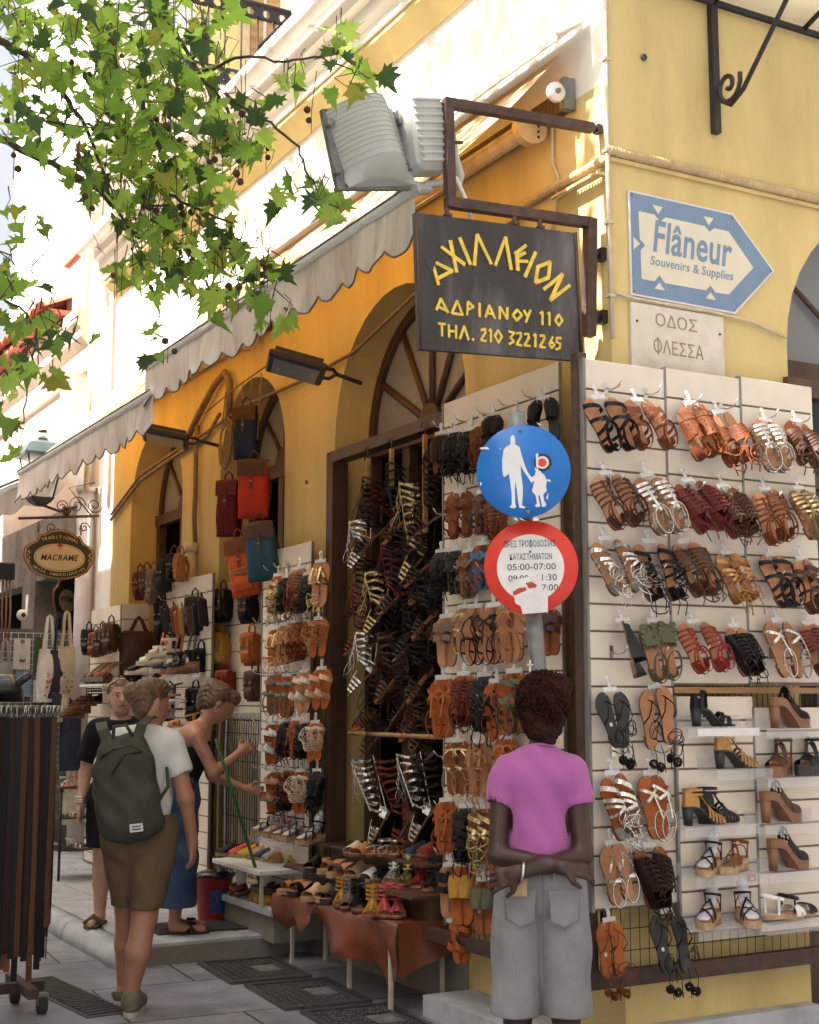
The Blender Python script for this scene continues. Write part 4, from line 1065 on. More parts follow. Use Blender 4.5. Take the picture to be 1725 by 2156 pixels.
mat('sole_edge', (.14, .06, .028), .6, .2, 30); mat('black_sole', (.022, .02, .02), .55, .2, 30, obj_rand=.1); mat('rope_sole', (.42, .29, .16), .9, .25, 60, .5, 200); mat('cream_sole', (.50, .44, .35), .7, .1, 20); mat('wood_sole', (.20, .085, .035), .45, .25, 20, .1, 80, stretch=(1, .2, 1)); mat('tan_wood', (.40, .24, .13), .5, .2, 18)
SL = .255
TT = [0, .015, .05, .12, .25, .42, .55, .68, .78, .88, .95, .985, 1]
HW = [0, .012, .022, .029, .031, .029, .033, .040, .043, .038, .026, .013, 0]
CO = [0, 0, 0, 0, 0, .001, .001, 0, -.002, -.006, -.010, -.012, -.013]
HS = [.075, .075, .074, .072, .068, .060, .052, .042, .033, .024, .016, .012, .008]
def hw(t): return float(np.interp(t, TT, HW))
def co(t, s): return s * float(np.interp(t, TT, CO))
def hs(t): return float(np.interp(t, TT, HS))
class Shoe:
    def __init__(s, side=1, H=0.0, plat=.010, L=SL, arch=None):
        s.side, s.H, s.plat, s.L = side, H, plat, L
        s.sole = MB(); s.up = MB()
    def zt(s, t):
        """top of the footbed"""
        if s.H == 0: return s.plat
        u = min(max((t - .20) / .48, 0), 1); u = u * u * (3 - 2 * u)
        return s.plat + s.H * (1 - u)
    def sole_build(s, bed='footbed', edge='sole_edge', heel='block', heelmat=None, thick=None):
        m = s.sole; ts = [0, .015, .05, .12, .2, .3, .42, .5, .6, .7, .78, .85, .9, .95, .985, 1]
        th = thick or s.plat
        top, bot = [], []
        for t in ts:
            z = s.zt(t); zb = z - th
            if s.H and t > .5: zb = 0.0
            for lst, zz, k in ((top, z, 1.0), (bot, max(zb, 0), .96)):
                lst.append([Vector((co(t, s.side) - hw(t) * k, t * s.L, zz)), Vector((co(t, s.side) + hw(t) * k, t * s.L, zz))])
        n = len(ts)
        vs = [p for r_ in top for p in r_] + [p for r_ in bot for p in r_]
        m.use(bed); m.add(vs, [(2 * i, 2 * i + 1, 2 * i + 3, 2 * i + 2) for i in range(n - 1)])
        o = 2 * n
        m.use(edge); m.add(vs, [(o + 2 * i, o + 2 * i + 2, o + 2 * i + 3, o + 2 * i + 1) for i in range(n - 1)] + [(2 * i, 2 * i + 2, o + 2 * i + 2, o + 2 * i) for i in range(n - 1)] + [(2 * i + 3, 2 * i + 1, o + 2 * i + 1, o + 2 * i + 3) for i in range(n - 1)])
        if s.H > .02 and heel == 'block':
            m.use(heelmat or edge); rings = []
            for k, f in ((0, .74), (1, 1.0)):
                z = 0.0 if k == 0 else 1
                pts = []
                for a in range(12):
                    an = 6.28318 * a / 12; t = .105 + .095 * math.sin(an) * f
                    pts.append(Vector((.025 * f * math.cos(an), t * s.L, 0 if k == 0 else max(s.zt(t) - th * .9, .004))))
                rings.append(pts)
            m.loft(rings)
        elif s.H > .02 and heel == 'wedge':
            m.use(heelmat or edge); P = []
            for t in ts[:10]:
                P.append([Vector((co(t, s.side) + hw(t) * .98 * a, t * s.L, zz)) for a, zz in ((-1, s.zt(t) - .002), (-1, 0.0), (1, 0.0), (1, s.zt(t) - .002))])
            m.loft(P)
        elif s.H == 0 and heel == 'low':
            m.use(edge); m.prism([(co(t, s.side) - hw(t) * .95, t * s.L) for t in (.015, .05, .12, .25)] + [(co(t, s.side) + hw(t) * .95, t * s.L) for t in (.25, .12, .05, .015)], -.008, .001)
    def arc(s, t0, t1, n=9, k=1.0, a0=0.0, a1=math.pi):
        pts, nr = [], []
        for i in range(n + 1):
            a = a0 + (a1 - a0) * i / n; u = (1 - math.cos(a)) / 2; t = t0 + (t1 - t0) * u
            x = co(t, s.side) - (hw(t) + .001) * math.cos(a); z = s.zt(t) - .004 + (hs(t) * k + .004) * (math.sin(a) ** .75 if math.sin(a) > 0 else 0)
            pts.append(Vector((x, t * s.L, z))); nr.append(Vector((-math.cos(a) * .8, .12, math.sin(a) + .15)))
        return pts, nr
    def band(s, t0, t1, w, k=1.0, th=.0026):
        p, n_ = s.arc(t0, t1, k=k); s.up.ribbon(p, n_, w, th)
    def spine(s, t0, t1, w=.010, off=.002, n=8):
        pts = []
        for i in range(n + 1):
            t = t0 + (t1 - t0) * i / n; pts.append(Vector((co(t, s.side), t * s.L, s.zt(t) + hs(t) + off)))
        s.up.ribbon(pts, Vector((0, .2, 1)), w, .0026)
    def ankle(s, z=.065, w=.011, sag=.02, r=1.0):
        pts, nr = [], []; n = 18
        for i in range(n + 1):
            a = 6.28318 * i / n; x = .034 * r * math.cos(a); y = .052 + .060 * r * math.sin(a); zz = s.zt(.1) + z - sag * (.5 - .5 * math.sin(a)) 
            pts.append(Vector((x, y, zz))); nr.append(Vector((math.cos(a), math.sin(a), .1)))
        s.up.ribbon(pts, nr, w, .0026)
        for sg in (-1, 1): s.up.ribbon([Vector((sg * .031, .05, s.zt(.2) - .002)), Vector((sg * .034, .05, s.zt(.2) + z - sag * .5))], Vector((sg, 0, 0)), w, .0026)
    def cup(s, z=.055, t1=.26, flare=1.0):
        P = []
        for k in range(4):
            row_ = []
            for i in range(15):
                a = math.pi * (i / 14); 
                tt = t1 * (1 - math.sin(a)); x = -math.cos(a) * (.031 * (1 - .12 * k / 3))
                y = tt * s.L + .004 * (k / 3) * math.sin(a); zz = s.zt(tt) + (z * (.55 + .45 * math.sin(a)) if k else -.003) * (k / 3 if k else 1)
                row_.append(Vector((x, y, zz)))
            P.append(row_)
        s.up.grid(P)
    def vamp(s, t0, t1, k=1.0, holes=0.0, nx=14, ny=8, wave=0.0):
        P = []
        for j in range(ny + 1):
            t = t0 + (t1 - t0) * j / ny; p, n_ = s.arc(t, t, nx, k)
            P.append(p)
        vs = [q for r_ in P for q in r_]; f = []
        for j in range(ny):
            for i in range(nx):
                if holes and (i + (j % 2)) % 3 == 1 and 0 < j < ny - 1 and 1 < i < nx - 2 and random.random() < holes: continue
                f.append((j * (nx + 1) + i, j * (nx + 1) + i + 1, (j + 1) * (nx + 1) + i + 1, (j + 1) * (nx + 1) + i))
        o = s.up.smooth; s.up.smooth = not holes; s.up.add(vs, f); s.up.smooth = o
        for e in (0, ny): s.up.tube([p + Vector((0, 0, .001)) for p in P[e]], .0018, 4)
    def thong(s, w=.009, t=.83, t2=.45):
        c0 = Vector((co(t, s.side) - s.side * .010, t * s.L, s.zt(t)))
        for sg in (-1, 1):
            e = Vector((co(t2, s.side) + sg * hw(t2), t2 * s.L, s.zt(t2)))
            pts = [c0, c0 + Vector((0, -.006, .018)), c0.lerp(e, .35) + Vector((sg * .008, 0, .036)), c0.lerp(e, .7) + Vector((sg * .009, 0, .034)), e]
            s.up.ribbon(pts, [Vector((0, 1, .2)), Vector((0, .6, 1)), Vector((sg * .4, .1, 1)), Vector((sg, 0, .8)), Vector((sg, 0, .1))], w, .003)
    def laces(s, n=5, spread=.05, r=.0022, ext=.05, seed=0):
        rd = random.Random(seed)
        for i in range(n):
            a0 = rd.uniform(0, 6.28); rx = rd.uniform(.018, spread); ry = rd.uniform(.02, spread * 1.1); cy_ = rd.uniform(-.02, .10) ; cz = rd.uniform(.03, .07)
            pts = [Vector((rx * math.cos(a0 + k * .55) + rd.uniform(-.003, .003), cy_ + ry * math.sin(a0 + k * .55), s.zt(.3) + cz + .015 * math.sin(a0 * 2 + k * .8))) for k in range(12)]
            s.up.tube(pts, r, 4)
        for sg in (-1, 1):
            s.up.tube([Vector((sg * .02, .02, .04)), Vector((sg * .03 + rd.uniform(-.01, .01), -.02, .05)), Vector((sg * .025 + rd.uniform(-.02, .02), -.02 - ext, .035))], r, 4)
    def ball(s, c, r=.022, seed=0):
        rd = random.Random(seed)
        for k in range(7):
            ax = Vector((rd.uniform(-1, 1), rd.uniform(-1, 1), rd.uniform(-1, 1))).normalized(); b = ax.orthogonal().normalized(); d = ax.cross(b)
            s.up.tube([Vector(c) + (b * math.cos(i * .698) + d * math.sin(i * .698)) * r * rd.uniform(.75, 1.1) for i in range(9)], .0032, 4, closed=True)

SHOES = {}
def shoe_meshes(style, col, bed, side):
    key = (style, col, bed, side)
    if key in SHOES: return SHOES[key]
    rs = random.getstate(); random.seed(hash((style, side)) % 1000 if False else sum(map(ord, style)) + side)
    s = Shoe(side); u = s.up; L_ = 'leather_' + col; u.use(L_)
    edge = 'black_sole' if bed == 'black_sole' else 'sole_edge'
    soled = False
    sd = sum(map(ord, style + col)) + side
    if style == 'cross':
        s.band(.86, .74, .020); s.band(.58, .36, .017); s.band(.34, .60, .017); s.ankle(.062, .015, .03)
        s.cup(.03, .14)
    elif style == 'cross2':
        s.band(.80, .60, .022); s.band(.60, .80, .020); s.band(.40, .30, .014); s.ankle(.06, .011, .03); s.cup(.04, .2)
    elif style == 'gladiator':
        for t in (.84, .74, .64, .54, .44): s.band(t, t - .015, .009)
        s.spine(.86, .30, .012); s.ankle(.07, .010, .01); s.ankle(.05, .009, .03); s.cup(.055, .24)
        for t in (.79, .69, .59, .49): u.ball((co(t, side), t * SL, s.zt(t) + hs(t) + .006), .005, 5)
    elif style == 'metal_gladiator':
        for t in (.86, .77, .68, .58): s.band(t, t, .013)
        s.band(.50, .34, .010); s.band(.34, .50, .010); s.spine(.80, .34, .012); s.cup(.05, .22); s.ankle(.065, .012, .02); s.ankle(.05, .009, .04)
    elif style == 'lattice':
        s.vamp(.36, .72, .95, .9, 18, 9); s.cup(.055, .25); s.band(.9, .74, .008); s.spine(.93, .70, .009)
    elif style == 'cord':
        for k in range(9): s.band(.40 + k * .032, .46 + k * .03, .0065, 1.0 + .05 * (k % 2))
        s.cup(.06, .28); s.laces(4, .045, .0035, .03, sd); s.ankle(.06, .012, .03)
    elif style == 'fringe':
        for k in range(13):
            t = .84 - k * .042; s.band(t, t - .05, .014, 1.0 + .1 * (k % 2)); 
            x = co(t, side) - side * .006; u.ribbon([Vector((x, t * SL, s.zt(t) + hs(t) + .004)), Vector((x + .018 * (1 if k % 2 else -1), t * SL - .012, s.zt(t) + hs(t) + .018)), Vector((x + .03 * (1 if k % 2 else -1), t * SL - .03, s.zt(t) + hs(t) + .008))], Vector((0, 0, 1)), .010, .002)
        s.cup(.065, .30); s.laces(2, .04, .003, .03, sd)
    elif style == 'wrap':
        s.vamp(.30, .80, 1.0, .25, 14, 7); s.cup(.065, .30); s.laces(7, .045, .0036, .04, sd)
        for k in range(4): s.band(.45 + k * .07, .60 + k * .05, .012, 1.1)
    elif style == 'lace':
        s.band(.86, .70, .020); s.band(.66, .52, .016); s.band(.56, .40, .012); s.band(.40, .58, .012); s.cup(.055, .22); s.laces(5, .042, .0028, .05, sd)
    elif style == 'bands':
        for k in range(6): s.band(.86 - k * .075, .80 - k * .075, .012)
        s.spine(.6, .3, .01); s.laces(3, .035, .003, .02, sd); s.cup(.06, .26); s.ankle(.06, .012, .02)
    elif style == 'slide':
        s.band(.80, .72, .045); s.band(.56, .50, .03)
    elif style == 'wideslide':
        s.vamp(.46, .84, 1.0)
    elif style == 'keyslide':
        s.band(.82, .74, .020, 1.15); s.band(.52, .48, .022, 1.1); s.ankle(.045, .012, .03)
    elif style == 'butterfly':
        s.vamp(.60, .95, .7, .35, 12, 6); s.ankle(.05, .012, .03); s.cup(.035, .16)
        for sg in (-1, 1):
            for k in range(5): u.prism([(co(.8, side) + sg * (.03 + .02 * math.cos(a * 1.05)) , (.60 + k * .085) * SL + .012 * math.sin(a * 1.05)) for a in range(6)], .016 + .003 * k, .020 + .003 * k)
    elif style == 'thong':
        s.thong(.009); s.band(.42, .38, .010, .9); s.ankle(.05, .009, .03)
    elif style == 'thong_lace':
        s.thong(.006); s.laces(3, .04, .0025, .08, sd); s.ball((.012, -.075, .03), .02, sd); s.ball((-.02, -.055, .025), .018, sd + 1)
    elif style == 'thong_gold':
        s.thong(.011, .84, .5); s.band(.5, .46, .009); s.laces(2, .035, .003, .05, sd); s.spine(.84, .5, .012)
    elif style == 'bar':
        s.band(.84, .80, .008); s.band(.52, .44, .010); s.thong(.008, .86, .6); s.ankle(.05, .008, .03)
    elif style == 'sling':
        s.band(.82, .58, .012); s.band(.58, .82, .012); s.ankle(.055, .008, .02); s.spine(.7, .3, .008)
    elif style == 'wire':
        s.band(.86, .80, .02, .8)
        for k in range(6): u.tube([Vector((.05 * math.cos(a * .6 + k) , .11 + k * .012 + .045 * math.sin(a * .6 + k), .03 + .008 * k + .012 * math.sin(a + k))) for a in range(11)], .0032, 5)
    elif style == 'loose':
        s.band(.82, .7, .03, 1.3); s.band(.45, .30, .035, 1.5)
    elif style == 'cutpanel':
        s.vamp(.30, .9, .8); s.cup(.04, .2)
    if style == 'flatsole': pass
    s.sole_build(bed, edge, heel='low')
    a, b = s.sole.mesh('sandal'), s.up.mesh('straps') if s.up.v else None
    random.setstate(rs)
    SHOES[key] = (a, b); return a, b
def add_sandal(root, style, col, bed, side, M4):
    a, b = shoe_meshes(style, col, bed, side)
    o = bpy.data.objects.new('sandal', a); C.objects.link(o); o.parent = root; o.matrix_local = M4
    if b:
        q = bpy.data.objects.new('straps', b); C.objects.link(q); q.parent = o
    return o
_hm = nb('clear_plastic')
_hm.cbox((0, .012, .012), (.075, .022, .003), bev=.001); _hm.cbox((0, .035, .010), (.018, .03, .003), bev=.001); _hm.lathe([(.014, -.001), (.014, .001)], 14, Matrix.Translation((0, .058, .010)))
for sg in (-1, 1): _hm.tube([(sg * .034, .01, .012), (sg * .034, -.012, .018), (sg * .034, -.012, .006)], .0025, 5)
HANGER = _hm.mesh('hanger')
_tg = nb('paper_white'); _tg.box((-.007, .10, .0102), (.007, .116, .0112)); PRICE = _tg.mesh('price_sticker')

def hang_pair(pos, normal, style, col, bed, label, group, pitch=16, lean=6, sep=.10, vee=5, yaw=(0, 0), cat='sandals', hanger=True, scale=1.0, single=None, drop=(0, 0), sticker=False):
    n0 = Vector(normal).normalized(); x0 = Z0.cross(n0).normalized()
    rotp = Matrix.Rotation(R(-pitch), 3, x0); y_ = rotp @ Z0; n_ = rotp @ n0
    rt = Matrix.Rotation(R(lean), 3, n_); y_ = rt @ y_; x_ = y_.cross(n_)
    root = thing('sandal_pair', label, cat, group=group)
    root.matrix_world = frame(pos, x_ * scale, y_ * scale, n_ * scale)
    for sd in ((-1, 1) if single is None else (single,)):
        k = 0 if sd < 0 else 1
        sx = sd * sep / 2 if single is None else 0
        M4 = Matrix.Translation((sx, -SL * .96 - drop[k], .0)) @ Matrix.Translation((0, SL * .9, 0)) @ Matrix.Rotation(R(sd * -vee), 4, 'Z') @ Matrix.Rotation(R(yaw[k]), 4, 'Y') @ Matrix.Translation((0, -SL * .9, 0))
        o = add_sandal(root, style, col, bed, sd, M4)
        if sticker and sd < 0:
            q = bpy.data.objects.new('price_sticker', PRICE); C.objects.link(q); q.parent = o
    if hanger:
        h = bpy.data.objects.new('hanger', HANGER); C.objects.link(h); h.parent = root
    return root

# ------------------------------------------------------------------ slatwall boards
def slatwall(name, label, o, ux, nrm, w_, z0, z1, group, pitch_=.118, first=.14, hooks=(), side=True):
    """board whose lower left front corner is o (z=0 ignored), running along ux, facing nrm"""
    ux = Vector(ux); nrm = Vector(nrm)
    t = thing('slatwall', label, 'display board', o, group=group)
    FM_ = frame((0, 0, 0), ux, -nrm, Z0)
    m = nb('slat_groove'); m.box((0, .006, z0), (w_, .022, z1), FM_); m.build('core', t)
    m = nb('slat_cream'); z = z1; h = first
    while z > z0 + .01:
        zb = max(z0, z - h)
        m.cbox(FM_ @ Vector((w_ / 2, .003, (z + zb + .009) / 2)), (w_ - .004, .0062, z - zb - .009), FM_.to_3x3(), .002)
        z = zb; h = pitch_
    m.build('slats', t)
    if side:
        m = nb('slat_side'); m.box((-.012, -.004, z0 - .005), (-.001, .03, z1 + .004), FM_); m.build('edge_trim', t)
    for (a, z) in hooks:
        m = nb('steel'); m.cbox(FM_ @ Vector((a, -.004, z)), (.022, .003, .055), FM_.to_3x3(), .001)
        m.tube([FM_ @ Vector(p) for p in ((a, -.004, z), (a, -.05, z - .012), (a + .002, -.09, z - .006), (a + .004, -.115, z + .022))], .0035, 6)
        hk = m.build('hook', t)
    return t
BY = -.15
def zt_(lo, hi): return lo, hi
FG = 'cream slatwall boards round the shop corner'
ux, nn = (1, 0, 0), (0, -1, 0)
hk = lambda xs, zs: [(x, z) for z in zs for x in xs]
slatwall('slatwall', 'cream slatwall board at the corner under the marble plaque, hung from top to bottom', (-.265, BY, 0), ux, nn, .448, .68, 3.045, FG, hooks=hk((.11, .33), (2.92, 2.50, 2.12, 1.76)) + hk((.11, .33), (1.34, 1.0)))
slatwall('slatwall', 'middle cream slatwall board of the upper row on the side street wall', (.186, BY, 0), ux, nn, .446, 1.62, 3.055, FG, hooks=hk((.11, .32), (2.90, 2.50, 2.12, 1.77)))
slatwall('slatwall', 'right hand cream slatwall board of the upper row beside the glazed arch', (.636, BY, 0), ux, nn, .456, 1.62, 3.065, FG, hooks=hk((.12, .33), (2.88, 2.49, 2.12, 1.77)))
slatwall('slatwall', 'lower cream slatwall board with black block heels on clear shelves', (.186, BY - .015, 0), ux, nn, .446, .55, 1.57, FG, pitch_=.105, first=.11)
slatwall('slatwall', 'lower right cream slatwall board with brown clogs on clear shelves', (.636, BY - .015, 0), ux, nn, .60, .52, 1.52, FG, pitch_=.105, first=.11)
PX_ = -.16
slatwall('slatwall', 'cream slatwall board behind the round traffic signs, left of the corner post', (PX_, 1.265, 0), (0, -1, 0), (-1, 0, 0), 1.06, .43, 3.12, FG, hooks=hk((.08, .29, .5, .71, .92), (2.98, 2.52, 2.2, 1.86, 1.56, 1.28, 1.03, .80)), pitch_=.118)
slatwall('slatwall', 'narrow cream slatwall board on the pier left of the shop door', (-.13, 3.78, 0), (0, -1, 0), (-1, 0, 0), .78, .30, 2.56, FG, hooks=hk((.1, .27, .44, .62), (2.42, 2.08, 1.74, 1.42, 1.12)), pitch_=.118)
# posts and rails that carry the boards
rk = thing('display_frame', 'dark brown iron post and rails at the shop corner carrying the slatwall boards', 'frame', (-.2, -.12, 0))
m = nb('rust_iron')
m.box((-.085, .0, .36), (-.035, .05, 3.08)); m.box((.0, -.0, .36), (.025, .02, 3.05)); m.box((-.03, .03, .36), (-.005, .05, 3.06)); m.build('post', rk)
m = nb('rust_iron'); m.box((-.08, -.02, .36), (1.45, .02, .43)); m.box((-.06, .02, .36), (-.02, 1.5, .42)); m.build('rail', rk)
m = nb('black_iron')
for i in range(30): m.tube([(.0 + i * .05, .01, .43), (.0 + i * .05, .01, .72)], .0022, 4)
for k in range(3): m.tube([(0, .012, .50 + k * .09), (1.45, .012, .50 + k * .09)], .0022, 4)
for i in range(24): m.tube([(-.02, .06 + i * .05, .42), (-.02, .06 + i * .05, .75)], .0022, 4)
for k in range(3): m.tube([(-.018, .06, .50 + k * .09), (-.018, 1.3, .50 + k * .09)], .0022, 4)
for i in range(26): m.tube([(.62 + i * .033, .02, 1.52), (.62 + i * .033, .02, 1.66)], .003, 4)
m.build('wire_mesh', rk)
m = nb('raw_wood'); m.box((.386, -.035, 1.585), (1.30, .0, 1.612)); m.build('wood_strip', rk)

# ------------------------------------------------------------------ sandals on the side street boards (zoom grids -> photo pixels)
def zA(x, y): return 1158.5 + .3663 * x, 684.6 + .3663 * y
def zB(x, y): return 1158.5 + .3651 * x, 1369.1 + .3651 * y
ROWN = ['top', 'second', 'third', 'fourth', 'fifth', 'sixth', 'seventh', 'bottom']
DESC = dict(cross='crossed strap sandals', cross2='crossed strap sandals', gladiator='buckled gladiator sandals', metal_gladiator='shiny gladiator sandals', lattice='cut-out leather sandals', cord='corded sandals', fringe='fringed gladiator sandals',
            wrap='wrapped closed sandals', lace='lace-up sandals', bands='many-banded sandals', slide='two-band slides', wideslide='broad-band slides', keyslide='key pattern slides', butterfly='wing-cut sandals', thong='thong sandals', thong_lace='lace ball thongs',
            thong_gold='T-bar sandals', bar='thin-strap sandals', sling='slingback sandals', wire='coiled sandals', loose='wide slides', cutpanel='panelled slides')
SG = 'sandal pairs hanging on the slatwall boards'
def front(z, bb, style, col, bed, extra, where, yaw=(0, 0), lean=5, vee=5, pitch=17, **k):
    x0, x1, y0, y1 = bb
    u, v = z((x0 + x1) / 2, y0 + 8)
    p = ony(u, v, BY - .035); a, b = z(x0, y0), z(x1, y1)
    ww = (ony(b[0], v, BY - .05) - ony(a[0], v, BY - .05)).length
    hh = (ony(u, a[1], BY - .05) - ony(u, b[1], BY - .05)).length
    sc_ = max(.9, min(1.12, hh / .252))
    p.x -= .030; p.z -= .018; jr = random.Random(len(extra + where) * 7 + x0); pitch += jr.uniform(-5, 6); lean += jr.uniform(-4, 4); k.setdefault('drop', (jr.uniform(0, .018), jr.uniform(0, .018))); yaw = (yaw[0] + jr.uniform(-16, 12), yaw[1] + jr.uniform(-12, 16))
    return hang_pair(p, (0, -1, 0), style, col, bed, f'{extra} {DESC[style]}, {where}', SG, pitch=pitch, lean=lean, sep=max(.078, ww * .82 - .088), vee=vee, yaw=yaw, scale=sc_, **k)
T = ['on the corner board', 'on the middle upper board', 'on the right upper board']
F1 = [((160, 455, 405, 745), 'cross', 'black', 'footbed', 'black', 'top left under the marble plaque', dict(lean=10)),
      ((395, 655, 420, 740), 'cross2', 'rust', 'footbed', 'rust brown', 'top row right end of the corner board', dict(lean=9, vee=-3)),
      ((715, 945, 440, 770), 'lattice', 'rust', 'footbed', 'chestnut', 'top row left on the middle upper board', dict(lean=7)),
      ((875, 1110, 490, 810), 'cord', 'rust', 'footbed', 'orange brown', 'top row right on the middle upper board', dict(lean=8)),
      ((1150, 1360, 535, 850), 'metal_gladiator', 'silver', 'footbed', 'silver', 'top row left on the right upper board', dict(lean=4, yaw=(-25, -15))),
      ((1325, 1545, 540, 815), 'wrap', 'brown', 'footbed_dark', 'dark brown', 'top right corner of the upper boards', dict(lean=5)),
      ((205, 490, 840, 1180), 'gladiator', 'brown', 'footbed', 'dark brown', 'second row left on the corner board', dict(lean=11)),
      ((455, 710, 850, 1200), 'metal_gladiator', 'silver', 'footbed', 'pale gold', 'second row right on the corner board', dict(lean=10)),
      ((670, 960, 880, 1200), 'fringe', 'darkred', 'footbed_dark', 'dark red', 'second row left on the middle upper board', dict(lean=10)),
      ((895, 1140, 910, 1215), 'fringe', 'brown', 'footbed_dark', 'dark brown', 'second row right on the middle upper board', dict(lean=9)),
      ((1140, 1370, 930, 1245), 'gladiator', 'rust', 'footbed', 'reddish brown', 'second row left on the right upper board', dict(lean=6)),
      ((1350, 1547, 925, 1235), 'metal_gladiator', 'gold', 'footbed', 'silvery gold', 'second row right on the right upper board', dict(lean=5)),
      ((195, 495, 1215, 1550), 'lace', 'silver', 'footbed', 'silver', 'third row left on the corner board', dict(lean=12)),
      ((445, 740, 1230, 1570), 'lace', 'black', 'footbed', 'black', 'third row right on the corner board', dict(lean=10)),
      ((665, 920, 1230, 1560), 'bands', 'brown', 'footbed', 'tan brown', 'third row left on the middle upper board', dict(lean=9)),
      ((915, 1160, 1295, 1600), 'lace', 'bronze', 'footbed', 'bronze and silver', 'third row right on the middle upper board', dict(lean=9)),
      ((1180, 1400, 1310, 1635), 'cross', 'grey2', 'footbed', 'charcoal', 'third row left on the right upper board', dict(lean=3)),
      ((1385, 1547, 1330, 1650), 'cross2', 'brown', 'footbed', 'brown', 'third row right on the right upper board', dict(lean=3)),
      ((350, 540, 1685, 2030), 'cutpanel', 'grey2', 'footbed', 'black side-on', 'fourth row left on the corner board', dict(lean=2, yaw=(50, 50), single=1)),
      ((495, 745, 1685, 2025), 'butterfly', 'olive', 'footbed', 'grey green', 'fourth row right on the corner board', dict(lean=3)),
      ((700, 995, 1690, 2000), 'gladiator', 'red', 'footbed', 'bright red', 'fourth row left on the middle upper board', dict(lean=6)),
      ((975, 1190, 1710, 2000), 'fringe', 'black', 'footbed', 'black', 'fourth row right on the middle upper board', dict(lean=6)),
      ((1215, 1440, 1685, 2020), 'sling', 'silver', 'footbed', 'silver', 'fourth row left on the right upper board', dict(lean=4)),
      ((1410, 1600, 1700, 2025), 'bands', 'darkred', 'footbed', 'dark red', 'fourth row right on the right upper board', dict(lean=4))]
for bb, stl, col, bed, ex, wh, kw in F1: front(zA, bb, stl, col, bed, ex, wh, **kw)
F2 = [((235, 510, 210, 540), 'thong_lace', 'black', 'black_sole', 'black', 'hanging beside the pink shirt shoulder', dict(lean=4, vee=12, sticker=True)),
      ((500, 750, 190, 530), 'thong_lace', 'darkbrown', 'footbed', 'tan and brown', 'right of the black thongs on the corner board', dict(lean=1, vee=1)),
      ((265, 505, 690, 1060), 'lace', 'silver', 'footbed_orange', 'silver on rust', 'just right of the pink sleeve', dict(lean=4, vee=9)),
      ((510, 695, 690, 1055), 'sling', 'silver', 'footbed_orange', 'silver strapped orange', 'corner board below the brown lace balls', dict(lean=1, vee=7)),
      ((285, 480, 1090, 1430), 'thong', 'silver', 'footbed', 'silver and tan', 'right of the hands of the woman in pink', dict(lean=4, vee=1)),
      ((460, 735, 1105, 1460), 'fringe', 'darkbrown', 'footbed_dark', 'dark brown', 'corner board above the two black soles', dict(lean=0, vee=12)),
      ((265, 465, 1530, 1850), 'thong_lace', 'rust', 'footbed_orange', 'orange tan', 'beside the denim shorts at the bottom', dict(lean=1, vee=1, sticker=True)),
      ((555, 830, 1485, 1830), 'thong_lace', 'black', 'black_sole', 'plain black soled', 'lowest on the corner board over the wire mesh', dict(lean=1, vee=3, sticker=True))]
for bb, stl, col, bed, ex, wh, kw in F2: front(zB, bb, stl, col, bed, ex, wh, pitch=8, **kw)

# ------------------------------------------------------------------ sandals on the board behind the traffic signs (turned towards the street)
def zP(x, y): return 710.9 + .3053 * x, 842.6 + .3053 * y
def zQ(x, y): return 895.2 + .3419 * x, 1263.8 + .3419 * y
def zN(x, y): return 552.9 + .2809 * x, 1132.2 + .2809 * y
def side(z, xp, bb, style, col, bed, extra, where, turn=-32, lean=4, vee=3, pitch=8, **k):
    x0, x1, y0, y1 = bb
    u, v = z((x0 + x1) / 2, y0 + 4); p = onx(u, v, xp); a, b = z(x0, y0), z(x1, y1)
    d = (p - CAM).dot(FW); hh = (b[1] - a[1]) * d / FPX; ww = (b[0] - a[0]) * d / FPX
    n_ = Matrix.Rotation(R(-turn), 3, 'Z') @ Vector((-1, 0, 0))
    return hang_pair(p, n_, style, col, bed, f'{extra} {DESC[style]}, {where}'.replace('orange brown crossed strap', 'orange brown crossed').replace('half hidden by the lower left of', 'half hidden by'), SG, pitch=pitch, lean=lean, sep=max(.06, ww * .95 - .06), vee=vee, scale=max(.85, min(1.2, hh / .242)), **k)
S = 'behind the traffic signs'
B1 = [(zP, (680, 790, 235, 520), 'flat', 0)]
